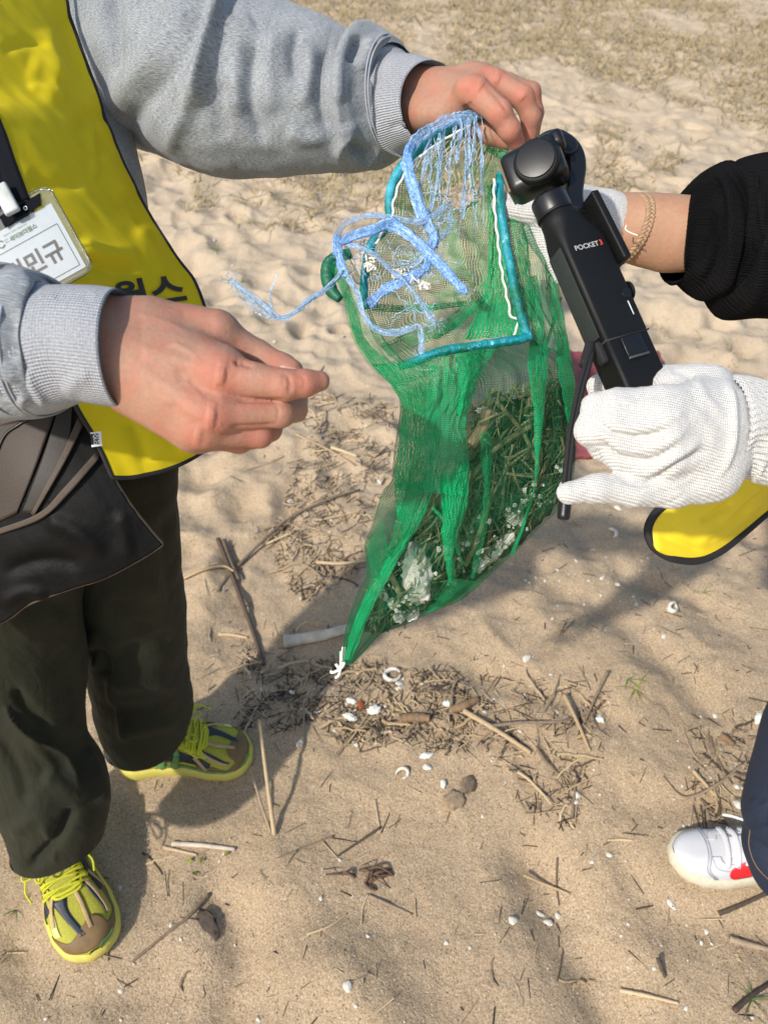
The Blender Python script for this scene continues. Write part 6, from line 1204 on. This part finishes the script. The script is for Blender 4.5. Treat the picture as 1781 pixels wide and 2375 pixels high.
for a in [('branch', [(505, 1372), (545, 1325), (605, 1270), (675, 1212), (760, 1168), (835, 1140)], .0045, T_, 'long thin curved branch pointing from the far trouser leg to the bag', 'branch', [0, .004, .012, .016, .012, .004]),
    ('branch', [(508, 1258), (528, 1310), (552, 1372), (585, 1460), (612, 1545)], .0062, D_k, 'thick dark stick crossing under the long curved branch', 'branch', [.01, .008, .004, 0, 0]),
    ('branch', [(520, 1262), (535, 1305), (556, 1350)], .0052, D_k, 'short dark stick lying along the thick dark one', 'branch', [.012, .012, .008]),
    ('branch', [(424, 1346), (470, 1328), (520, 1322), (545, 1335)], .0040, S_, 'pale bent stick beside the far trouser leg', 'branch', [.002, .006, .012, .014]),
    ('driftwood', [(660, 1494), (705, 1487), (760, 1476), (812, 1462)], .0150, M['greywood'], 'pale grey driftwood block just left of the bag tip', 'driftwood'),
    ('reed', [(508, 1473), (540, 1474), (575, 1481)], .0042, S_, 'short pale reed above the far yellow shoe', 'reed'),
    ('reed', [(637, 1938), (628, 1850), (617, 1740)], .0042, S_, 'tan reed stuck upright in the sand right of the far shoe', 'reed', [0, .055, .115]),
    ('reed', [(628, 1930), (606, 1868), (586, 1800)], .0028, T_, 'thin brown reed beside the upright tan one', 'reed', [0, .02, .04]),
    ('reed', [(1074, 1654), (1150, 1702), (1229, 1750)], .0060, S_, 'thick pale reed slanting down right in the central litter', 'reed', [.006, .010, .004]),
    ('reed', [(1112, 1694), (1190, 1688), (1285, 1680), (1330, 1670)], .0040, T_, 'long brown reed crossing the thick pale one', 'reed', [.008, .016, .008, .004]),
    ('reed', [(1304, 1623), (1335, 1680), (1367, 1745)], .0040, S_, 'tan reed leaning at the right end of the central litter', 'reed', [.018, .010, .002]),
    ('twig', [(1406, 1565), (1384, 1610), (1353, 1679)], .0032, T_, 'dark forked twig above the leaning tan reed', 'twig', [.012, .006, .002]),
    ('reed', [(1212, 2036), (1265, 2056), (1321, 2075)], .0030, S_, 'pale straight reed left of the white sneaker, pointing at it', 'reed', [.012, .006, .001]),
    ('reed', [(1435, 2299), (1500, 2312), (1572, 2328)], .0032, S_, 'pale straight reed lowest at the right', 'reed', [.004, .004, .001]),
    ('twig', [(869, 1855), (874, 1885), (880, 1918)], .0026, T_, 'tan upper half of an elbow-bent twig in the middle of the sand', 'twig'), ('twig', [(882, 1920), (830, 1955), (780, 1988)], .0028, D_k, 'dark lower half of an elbow-bent twig in the middle of the sand', 'twig'),
    ('twig', [(774, 1939), (700, 1968), (639, 1993)], .0022, T_, 'thin brown twig left of the elbow-bent twig', 'twig'),
    ('twig', [(487, 2074), (440, 2124), (380, 2172), (306, 2232)], .0030, T_, 'long straight twig pointing at the near yellow shoe', 'twig'),
    ('reed', [(401, 1958), (470, 1962), (546, 1971)], .0048, M['greywood'], 'whitish flat reed between the two yellow shoes', 'reed'), ('reed', [(380, 1966), (420, 1975), (458, 1984)], .0032, S_, 'short tan reed touching the whitish flat one', 'reed'),
    ('twig', [(856, 2078), (905, 2100), (955, 2122)], .0032, T_, 'brown bent twig below the dark root tangle', 'twig'), ('twig', [(853, 2074), (842, 2105), (838, 2145)], .0018, T_, 'hair-thin twig hanging down from the root tangle', 'twig'),
    ('reed', [(712, 2167), (760, 2150), (804, 2120)], .0020, S_, 'thin pale curved reed left below the root tangle', 'reed'),
    ('twig', [(1535, 1802), (1584, 1853), (1653, 1830), (1716, 1778)], .0030, T_, 'curved stalk bending in a V above the white sneaker', 'twig', [0, .004, .014, .012]), ('reed', [(1604, 1791), (1635, 1824), (1668, 1860)], .0038, S_, 'tan reed under the V-shaped stalk', 'reed', [.004, .003, 0]),
    ('twig', [(1623, 1853), (1655, 1884), (1687, 1914)], .0028, D_k, 'dark twig running down to the sneaker laces', 'twig'), ('twig', [(1630, 1749), (1660, 1775), (1690, 1797)], .0032, D_k, 'dark twig beside the jeans above the V-shaped stalk', 'twig'), ('reed', [(1669, 1729), (1661, 1750), (1655, 1771)], .0030, S_, 'short tan reed by the brown cork piece', 'reed'),
    ('cork', [(1668, 1708), (1684, 1718), (1699, 1731)], .0075, M['brownwood'], 'brown cork piece next to the jeans', 'cork'), ('reed', [(1409, 1950), (1437, 1948), (1466, 1950)], .0026, S_, 'short pale reed left above the white sneaker', 'reed'),
    ('branch', [(1690, 2179), (1735, 2192), (1790, 2206)], .0055, T_, 'brown stick at the right edge below the sneaker', 'branch'), ('twig', [(1520, 2228), (1530, 2248), (1541, 2268)], .0040, D_k, 'short dark twig under the white sneaker', 'twig', [.012, .006, 0]),
    ('branch', [(1665, 2120), (1720, 2098), (1790, 2066)], .0045, D_k, 'dark stick right below the sneaker sole', 'branch'), ('branch', [(1700, 2345), (1740, 2310), (1790, 2276)], .0045, D_k, 'dark stick in the lower right corner', 'branch'),
    ('driftwood', [(1045, 1652), (1075, 1640), (1107, 1626)], .0105, M['brownwood'], 'stubby brown wood piece right of the litter pile', 'driftwood'), ('driftwood', [(926, 1672), (960, 1668), (996, 1670)], .0115, M['brownwood'], 'tan wood block at the front of the litter pile', 'driftwood'),
    ('reed', [(686, 1010), (760, 1050), (822, 1090)], .0030, S_, 'tan reed slanting toward the bag beside the hand', 'reed', [.004, .012, .016]), ('reed', [(770, 1046), (800, 1056), (828, 1066)], .0055, S_, 'pale split reed near the green net above the long branch', 'reed', [.01, .01, .01]), ('branch', [(670, 960), (725, 890), (752, 850)], .0025, D_k, 'thin dark twig under the fingertips', 'branch'),
    ('reed', [(735, 1312), (790, 1316), (848, 1308)], .0048, S_, 'pale crooked stick touching the net on its left', 'reed', [.01, .012, .01]), ('reed', [(1330, 2010), (1352, 1990), (1360, 1960)], .002, T_, 'tiny twig between reed and sneaker', 'twig'), ('twig', [(1292, 1990), (1290, 2050), (1296, 2100)], .0022, D_k, 'thin dark stalk crossing the pale straight reed', 'twig'),
    ('twig', [(525, 1100), (610, 1080), (660, 1058)], .0022, T_, 'thin brown twig below the bare fist', 'twig'), ('twig', [(570, 1200), (640, 1208), (800, 1250)], .0018, T_, 'faint straight stalk crossing the long branch', 'twig')]:
    long_piece(*a)
# flat bark chip, clump, root tangle
def chip(px, py, sx, sy, th, an, mat, name, lab, cat_):
    o = link(name, lump(name, (sx, sy, th), px*.13, mat, 3, .35, 2.)); p = G(px, py, th*.5); o.location = tuple(p); o.rotation_euler = (.08, .1, an); return tag(o, lab, cat_)
chip(482, 2146, .026, .016, .0018, -.9, M['darktwig'], 'bark_chip', 'dark striped bark chip on the sand between the near shoe and the twigs', 'bark')
chip(1052, 1856, .022, .016, .006, .4, simple('sandy_clump', (.30, .22, .14), .95, .3, 90, .003, 150), 'sand_clump', 'soft brown clump in the middle of the sand, lower lobe', 'clump'); chip(1086, 1820, .019, .014, .006, 1.0, simple('dark_clump', (.17, .125, .085), .95, .4, 90, .003, 150), 'sand_clump', 'darker upper lobe of the soft clump in the middle of the sand', 'clump')
chip(837, 1634, .007, .011, .004, .2, simple('red_bark', (.28, .065, .02), .7, .3, 120), 'bark_chip', 'rust red bark chip in the litter pile under the bag tip', 'bark')
rr = random.Random(8)
rt_ = empty('root_tangle', tuple(G(850, 2032)), 'dark tangle of dry rootlets in the lower middle of the sand', 'root tangle')
for k in range(14):
    x, y = 850+rr.gauss(0, 26), 2032+rr.gauss(0, 9); a = rr.gauss(0, .5); l = rr.uniform(14, 36); q = [G(x-l*math.cos(a), y-l*math.sin(a)), G(x+rr.uniform(-8, 8), y+rr.uniform(-8, 8), 0)+np.array([0, 0, rr.uniform(.004, .02)]), G(x+l*math.cos(a), y+l*math.sin(a))]
    put(link('rootlet', joined('rootlet', [tube(cat(q, 10), rr.uniform(.001, .003), 5)]), simple('root', (.12, .07, .045), .8) if k == 0 else bpy.data.materials['root']), rt_)
# scattered twigs, each one its own object
clusters = [([(700, 900), (925, 930), (900, 1110), (850, 1220), (835, 1340), (690, 1400), (620, 1260), (690, 1080)], 84, 'litter heap left of the bag', 'twig'), ([(560, 1500), (700, 1530), (900, 1540), (1060, 1560), (1130, 1640), (1120, 1740), (900, 1740), (700, 1700), (560, 1690)], 92, 'litter pile under the bag tip', 'twig'),
    ([(1100, 1560), (1420, 1580), (1400, 1720), (1330, 1930), (1240, 1900), (1120, 1740)], 42, 'litter right of the bag tip', 'twig'), ([(1570, 1660), (1781, 1640), (1730, 1900), (1600, 1930)], 18, 'litter beside the jeans', 'twig'), ([(350, 1900), (1750, 1750), (1780, 2370), (100, 2370)], 30, 'bottom sand', 'twig'), ([(1150, 1380), (1780, 1300), (1780, 1640), (1180, 1560)], 16, 'sand right of the bag', 'twig'), ([(400, 1180), (620, 1230), (620, 1460), (440, 1480)], 6, 'sand beside the far trouser leg', 'twig'), ([(640, 1270), (850, 1240), (850, 1450), (640, 1500)], 12, 'sand around the driftwood block', 'twig')]
desc = {'twig': 'brown twig', 'straw': 'tan reed bit', 'darktwig': 'dark twig'}
def spot(x, y, pl):
    a = (x-pl[:, 0].min())/np.ptp(pl[:, 0]); b = (y-pl[:, 1].min())/np.ptp(pl[:, 1]); i, j = min(int(a*5), 4), min(int(b*4), 3)
    return ('top', 'upper', 'lower', 'bottom')[j]+' '+('far left', 'left', 'middle', 'right', 'far right')[i]+' of the '
for poly, n_, where, nm in clusters:
    pl = np.array(poly, float); k = 0; dens = []
    while k < n_:
        x, y = rr.uniform(pl[:, 0].min(), pl[:, 0].max()), rr.uniform(pl[:, 1].min(), pl[:, 1].max())
        if not inpoly(x, y, pl) or float(pn(x/90, y/70, 4.))+rr.uniform(-.5, .5) < -.1: continue
        k += 1; kind = rr.choice(('twig', 'twig', 'straw', 'straw', 'straw', 'darktwig')); c = G(x, y); l = rr.choice((.02, .03, .04, .05, .07, .09))*rr.uniform(.8, 1.2)*(.6 if 'sand' in where else 1); a = rr.gauss(.3, .9)
        hv = np.array([math.cos(a), math.sin(a)])*l/2; A_ = c[:2]-hv; B_ = c[:2]+hv; r = rr.choice((.0012, .0016, .002, .0028, .0036)); h = 0 if 'sand' in where else rr.uniform(0, .014)
        o = lay(rr.choice(TW[kind]), (A_[0], A_[1], float(height(*A_))+r*(.5 if h else .05)+h*rr.random()), (B_[0], B_[1], float(height(*B_))+r*(.5 if h else .05)+h*rr.random()), r, {'twig': 'twig', 'straw': 'reed', 'darktwig': 'twig'}[kind]); tag(o, ('short', 'mid-length', 'long')[0 if l < .03 else 1 if l < .06 else 2]+' '+('thin ' if r < .0018 else '')+desc[kind]+', '+spot(x, y, pl)+where, 'twig' if kind != 'straw' else 'reed', where)
# fine crumbs
fine = {'twig': [], 'straw': [], 'darktwig': []}
def crumb(x, y, l, r, kind):
    c = G(x, y); a = rr.uniform(0, PI); hv = np.array([math.cos(a), math.sin(a), 0])*l/2; p = np.array([c-hv, c+np.array([0, 0, r*.6]), c+hv]); p[:, 2] = c[2]+r*.5+rr.uniform(0, .003); fine[kind].append(tube(p, r, 3, caps_=False))
for poly, n_ in ((clusters[0][0], 1500), (clusters[1][0], 1500), (clusters[2][0], 420), (clusters[3][0], 170), ([(0, 1700), (1781, 1300), (1781, 2375), (0, 2375)], 240), ([(400, 900), (1781, 1100), (1781, 1700), (400, 1700)], 380)):
    pl = np.array(poly, float); k = 0
    while k < n_:
        x, y = rr.uniform(pl[:, 0].min(), pl[:, 0].max()), rr.uniform(pl[:, 1].min(), pl[:, 1].max())
        if not inpoly(x, y, pl) or float(pn(x/60, y/45, 8.)) < rr.uniform(-.35, .2): continue
        k += 1; crumb(x, y, rr.choice((.008, .014, .02, .03, .045))*rr.uniform(.8, 1.2), rr.uniform(.0005, .0012), rr.choice(('twig', 'straw', 'darktwig', 'darktwig')))
for kd, lab in (('twig', 'fine brown plant crumbs strewn over the sand'), ('straw', 'fine pale straw crumbs strewn over the sand'), ('darktwig', 'fine dark plant crumbs strewn over the sand')): tag(link('plant_crumbs', joined('plant_crumbs', fine[kd]), M[kd]), lab, 'plant crumbs', kind='stuff')
# ------------------------------------------------------------------ shells
def cup(name, seed, rx=.008, ry=.006, h=.003):
    n, m = 6, 12; V = [(0, 0, h)]; F = []
    for i in range(1, n+1):
        t = i/n
        for j in range(m): a = j/m*2*PI; k = 1+.10*math.sin(a*3+seed)+.05*math.sin(a*7+seed*2); V.append((rx*t*k*math.cos(a), ry*t*k*math.sin(a), h*(1-t*t)))
    F += [[0, 1+j, 1+(j+1) % m] for j in range(m)]
    for i in range(n-1):
        b = 1+i*m; F += [[b+j, b+m+j, b+m+(j+1) % m, b+(j+1) % m] for j in range(m)]
    me = bpy.data.meshes.new(name); me.from_pydata(V, [], F); me.materials.append(M['shell']); return me
def arc_shell(name, R_, r, a0, a1, rise=.002, r2=None):
    t = np.linspace(a0, a1, 28); p = np.stack([R_*np.cos(t), R_*.78*np.sin(t), rise*np.sin(t*2)+r*.5], 1); k = np.linspace(0, 1, 28); rad = r*(.35+.65*np.sin(PI*np.clip(k*1.05, 0, 1))**.6)*(1+.2*pn(k*9, R_*900)); V, F = tube(p, rad, 8, flat=1.7); me = joined(name, [(V, F)]); me.materials.append(M['shell']); return me
def snail(name, s):
    t = np.linspace(0, 5.5*PI, 60); g = np.exp(-t*.13); p = np.stack([s*.7*g*np.cos(t), s*.7*g*np.sin(t), s*(1-g)*1.5+s*.35], 1); V, F = tube(p, s*.55*g, 8); me = joined(name, [(V, F)]); me.materials.append(M['shell']); return me
def place(me, px, py, lab, an=0, tilt=(0, 0), lift=.002, name='shell', cat_='shell', grp=None, sc_=1.):
    o = bpy.data.objects.new(name, me); COL.objects.link(o); me.polygons.foreach_set('use_smooth', [True]*len(me.polygons)); o.location = tuple(G(px, py, lift)); o.rotation_euler = (tilt[0], tilt[1], an); o.scale = (sc_,)*3; return tag(o, lab, cat_, grp)
place(arc_shell('shell', .0165, .0042, .2, 6.2), 910, 1566, 'worn ring shaped shell in the litter pile below the bag tip', .2, (.15, 0), .004)
place(arc_shell('shell', .0120, .0036, -1.9, 2.6), 932, 1795, 'white C-shaped shell alone in the middle of the sand', .5, (.1, 0), .003)
place(arc_shell('shell', .0170, .0048, -1.1, 1.7), 1412, 1238, 'large white crescent shell between the little finger and the yellow hem', -.2, (.2, 0), .004)
place(arc_shell('shell', .0120, .0042, 0, 6.28), 1559, 1409, 'white hollow ring shell right of centre below the yellow hem', .9, (.5, 0), .007); place(cup('shell', 2., .0085, .0055, .004), 1540, 1475, 'small white cup shell under the hollow ring shell', .9, (.2, 0), .002)
for x, y, rx, ry, lab in ((1376, 1274, .010, .004, 'flat white shell sliver under the crescent shell'), (1433, 1178, .013, .010, 'pale shell half hidden under the little finger'), (1500, 1236, .005, .008, 'white shell bit touching the yellow hem'), (1221, 1526, .011, .007, 'white shell piece right of the bag tip, alone'), (881, 1117, .010, .006, 'oval white shell close to the left side of the net'), (1335, 1300, .006, .003, 'tiny white shell below the grip cord'), (1396, 1340, .008, .004, 'white shell left below the yellow hem'), (1432, 1355, .007, .006, 'grey white shell in the dark sand furrow'), (1476, 1401, .006, .004, 'little shell left of the hollow ring shell'), (738, 1648, .009, .005, 'white shell at the left end of the litter pile'), (925, 1591, .011, .009, 'blunt white shell under the ring shaped shell'), (1658, 1660, .006, .006, 'round white pebble shell left of the bone-like piece'),
    (675, 1163, .010, .009, 'white broken shell on the sand below the fist'), (1712, 1866, .010, .008, 'white round shell beside the jeans'), (1708, 1824, .006, .006, 'small white pebble shell beside the jeans'), (1338, 1845, .010, .008, 'white shell at the foot of the litter strip'), (1336, 1862, .006, .006, 'tiny shell under the one at the foot of the strip'), (1270, 2140, .009, .005, 'oval cream shell at the bottom right of centre'), (1294, 2124, .006, .006, 'grey white shell beside the oval cream one'), (1253, 2120, .004, .009, 'narrow white shell sliver left of the oval cream one'), (1189, 2134, .008, .008, 'white chipped shell in the lower middle'), (1556, 2097, .010, .005, 'white ragged shell under the sneaker toe'), (1412, 1982, .006, .005, 'small white shell left of the sneaker'), (806, 2288, .008, .007, 'white snail-like shell near the bottom'), (990, 1779, .009, .006, 'pink brown flat pebble right of the C-shaped shell'), (824, 1725, .008, .004, 'white thin shell under the litter pile'), (1123, 1650, .006, .005, 'white pebble near the thick pale reed')):
    place(cup('shell', x*.1, rx, ry, min(rx, ry)*.6), x, y, lab, rr.uniform(0, 3), (rr.uniform(-.3, .3), rr.uniform(-.3, .3)), .0015)
place(snail('shell', .0085), 692, 1722, 'white snail shell right of the far yellow shoe', .4, (1.2, .3), .005); place(snail('shell', .0065), 674, 1610, 'little snail shell in the dark litter above the white snail shell', 2., (1.2, .3), .004)
for x, y, r, lab in ((812, 1663, (.014, .007, .006), 'white foam lump with a tail in the front of the litter pile'), (868, 1647, (.015, .010, .008), 'grey white foam crust in the litter pile'), (815, 1626, (.012, .006, .006), 'white foam bit above the lump with a tail'), (1760, 1664, (.016, .008, .007), 'white bone-like foam piece at the right edge above the jeans'), (990, 1752, (.012, .006, .005), 'white crumpled foam bit below the litter pile'), (1038, 1632, (.010, .007, .005), 'speckled foam crumb beside the brown wood piece'), (1390, 1668, (.010, .008, .006), 'white crumbly foam bit at the right end of the litter'), (1028, 1818, (.005, .008, .005), 'small white foam bit left of the soft clump')):
    o = place(lump('foam_piece', r, x*.31, M['foam'], 3, .5, 2.3), x, y, lab, rr.uniform(0, 3), (0, 0), r[2]*.5, 'foam_piece', 'foam piece')
bits = [cup('shell_bit', k, .0045, .0032, .002) for k in range(5)]
for poly, n_, where in ((clusters[0][0], 40, 'litter heap left of the bag'), (clusters[1][0], 46, 'litter pile under the bag tip'), ([(1180, 1300), (1640, 1280), (1500, 1400), (1250, 1440)], 36, 'dark furrow under the yellow hem'), ([(1130, 1500), (1420, 1560), (1390, 1900), (1130, 1800)], 26, 'litter right of the bag tip'), ([(1560, 1650), (1781, 1650), (1720, 1920), (1560, 1930)], 20, 'sand beside the jeans'), ([(400, 1800), (1781, 1950), (1781, 2370), (100, 2370)], 46, 'bottom sand'), ([(400, 420), (900, 420), (900, 900), (480, 1000)], 26, 'rippled sand above the bare fist'), ([(1250, 80), (1781, 80), (1781, 350), (1300, 400)], 12, 'grassy sand at the top')):
    pl = np.array(poly, float); k = 0
    while k < n_:
        x, y = rr.uniform(pl[:, 0].min(), pl[:, 0].max()), rr.uniform(pl[:, 1].min(), pl[:, 1].max())
        if not inpoly(x, y, pl): continue
        k += 1; place(rr.choice(bits), x, y, 'tiny white shell bit, '+spot(x, y, pl)+where, rr.uniform(0, 6), (rr.uniform(-.4, .4), rr.uniform(-.4, .4)), .001, 'shell_bit', 'shell', 'shell bits in the '+where, rr.uniform(.4, 1.1)*(1.6 if y < 950 else 1))
# grit: pale and dark grains too small to count
def grit(name, n, mat, col_lab, ylim, size, seed):
    r_ = np.random.default_rng(seed); y = r_.uniform(*ylim, n); x = r_.uniform(-1, 1, n)*(.55+.55*y); z = height(x, y); s = r_.uniform(*size, n)
    o4 = np.array([(1, 0, 0), (0, 1, 0), (-1, 0, 0), (0, -1, 0), (0, 0, .7)]); an = r_.uniform(0, 6.28, n); c_, s_ = np.cos(an), np.sin(an); el = r_.uniform(.4, 1, n)
    vx = o4[None, :, 0]*s[:, None]; vy = o4[None, :, 1]*(s*el)[:, None]; V = np.stack([x[:, None]+vx*c_[:, None]-vy*s_[:, None], y[:, None]+vx*s_[:, None]+vy*c_[:, None], z[:, None]+o4[None, :, 2]*s[:, None]+.0003], -1).reshape(-1, 3)
    F = (np.arange(n)[:, None, None]*5+np.array([[0, 1, 4], [1, 2, 4], [2, 3, 4], [3, 0, 4]])[None]).reshape(-1, 3); return tag(link(name, mesh(name, V, F), mat, smooth=False), col_lab, 'grit', kind='stuff')
grit('shell_grit', 9000, M['shell'], 'pale shell grit sprinkled over the sand', (.15, 2.4), (.0005, .0016), 1); grit('dark_grit', 7000, M['darktwig'], 'dark grit sprinkled over the sand', (.15, 2.6), (.0005, .0018), 2); grit('shell_grit', 1500, M['shell'], 'pale shell grit on the farther sand', (2.2, 6), (.001, .004), 4)
# ------------------------------------------------------------------ grass
def blades(name, n, mat, lab, yr, xr, seed, hgt, thr, lean=1.2, wd=.0016):
    r_ = np.random.default_rng(seed); m = n*6; y = r_.uniform(*yr, m); x = r_.uniform(*xr, m); dens = pn(x*1.6, y*1.0, 5.)+.7*pn(x*5.5, y*4, 2.)+.5*sstep(3.6, 6.5, y); ok = dens > thr+r_.uniform(-.25, .25, m); x, y = x[ok][:n], y[ok][:n]; n = len(x); z = height(x, y)
    an = r_.uniform(0, 6.28, n); h = hgt*r_.uniform(.4, 1.3, n); ln = r_.uniform(.3, lean, n)*h*1.3; dx, dy = np.cos(an), np.sin(an); wx, wy = -dy*wd, dx*wd; P0 = np.stack([x, y, z-.002], 1); P1 = np.stack([x+dx*ln*.45, y+dy*ln*.45, z+h*.38], 1); P2 = np.stack([x+dx*ln, y+dy*ln, z+h*.42*r_.uniform(.1, 1.2, n)], 1); W = np.stack([wx, wy, np.zeros(n)], 1)
    V = np.stack([P0-W, P0+W, P1+W, P1-W, P2], 1).reshape(-1, 3); b = np.arange(n)[:, None]*5; F3 = np.vstack([b+np.array([[0, 1, 2]]), b+np.array([[0, 2, 3]]), b+np.array([[3, 2, 4]])])
    return tag(link(name, mesh(name, V, F3), mat), lab, 'grass', kind='stuff')
blades('dry_grass', 70000, M['grass_dry'], 'dry tan grass thatch on the far sand', (3.0, 10), (-4, 7), 5, .085, .10, 1.8, .0024)
blades('dry_grass', 2600, M['grass_dry'], 'sparse dry grass tufts on the rippled sand', (2.0, 3.6), (-2.5, 3.5), 6, .035, .62, 1.4, .0012)
blades('green_grass', 4200, M['grass_green'], 'thin green grass among the dry thatch', (2.6, 10), (-4, 7), 9, .045, .62, .9, .0016)
def sprout(px, py, n, l, lab, mat, seed, nm='grass_sprout'):
    r_ = random.Random(seed); c = G(px, py); root = empty(nm, tuple(c), lab, 'grass'); 
    for k in range(n):
        a = r_.uniform(0, 2*PI); L = l*r_.uniform(.5, 1.1); t = np.linspace(0, 1, 8); p = c+np.stack([np.cos(a)*L*t, np.sin(a)*L*t, L*.5*(t-t*t*.9)], 1); d_ = np.array([-math.sin(a), math.cos(a), 0])*.0014; V = np.stack([p-d_*(1-t)[:, None], p+d_*(1-t)[:, None]], 1).reshape(-1, 3); put(link('blade', mesh('blade', V, gridF(8, 2)), mat), root)
M['leafy'] = simple('yellow_green_leaf', (.22, .25, .03), .6, .4, 60)
sprout(1472, 1598, 7, .065, 'yellow green grass sprout right of the litter, below the yellow hem', M['leafy'], 1); sprout(1455, 1575, 4, .05, 'thin dark green blades just above the yellow green sprout', M['grass_green'], 2); sprout(1742, 2318, 9, .045, 'green grass tuft in the lower right corner', M['grass_green'], 3); sprout(1722, 378, 6, .11, 'green blades above the black sleeve', M['grass_green'], 4); sprout(1690, 200, 18, .16, 'loose pale grass tuft at the upper right', M['grass_dry'], 5)
sprout(500, 580, 14, .09, 'small grass tuft on rippled sand right of the vest', M['grass_green'], 6); sprout(640, 462, 12, .09, 'small grass tuft under the far sleeve', M['grass_green'], 7); sprout(560, 655, 9, .06, 'sparse tuft between vest and blue twine end', M['grass_green'], 8); sprout(1630, 1375, 4, .05, 'flattened green blades on the sand under the yellow hem', M['grass_green'], 9); sprout(40, 2110, 4, .035, 'olive blades left of the near yellow shoe', M['grass_green'], 10)
for i, (x, y) in enumerate(((440, 1996), (468, 1994), (452, 2028), (526, 1982))):
    V = np.array([(-.007, 0, .001), (0, -.0045, .003), (.007, 0, .002), (0, .0045, .004)]); o = link('leaf', mesh('leaf', V, np.array([[0, 1, 2, 3]])), M['leafy']); o.location = tuple(G(x, y, .003)); o.rotation_euler = (.4, .2, i*1.3); tag(o, ('yellow green leaflet, left of four by the short tan reed', 'yellow green leaflet, upper of four by the short tan reed', 'lowest green leaflet by the short tan reed', 'lone yellow leaflet right of the whitish reed')[i], 'leaf')
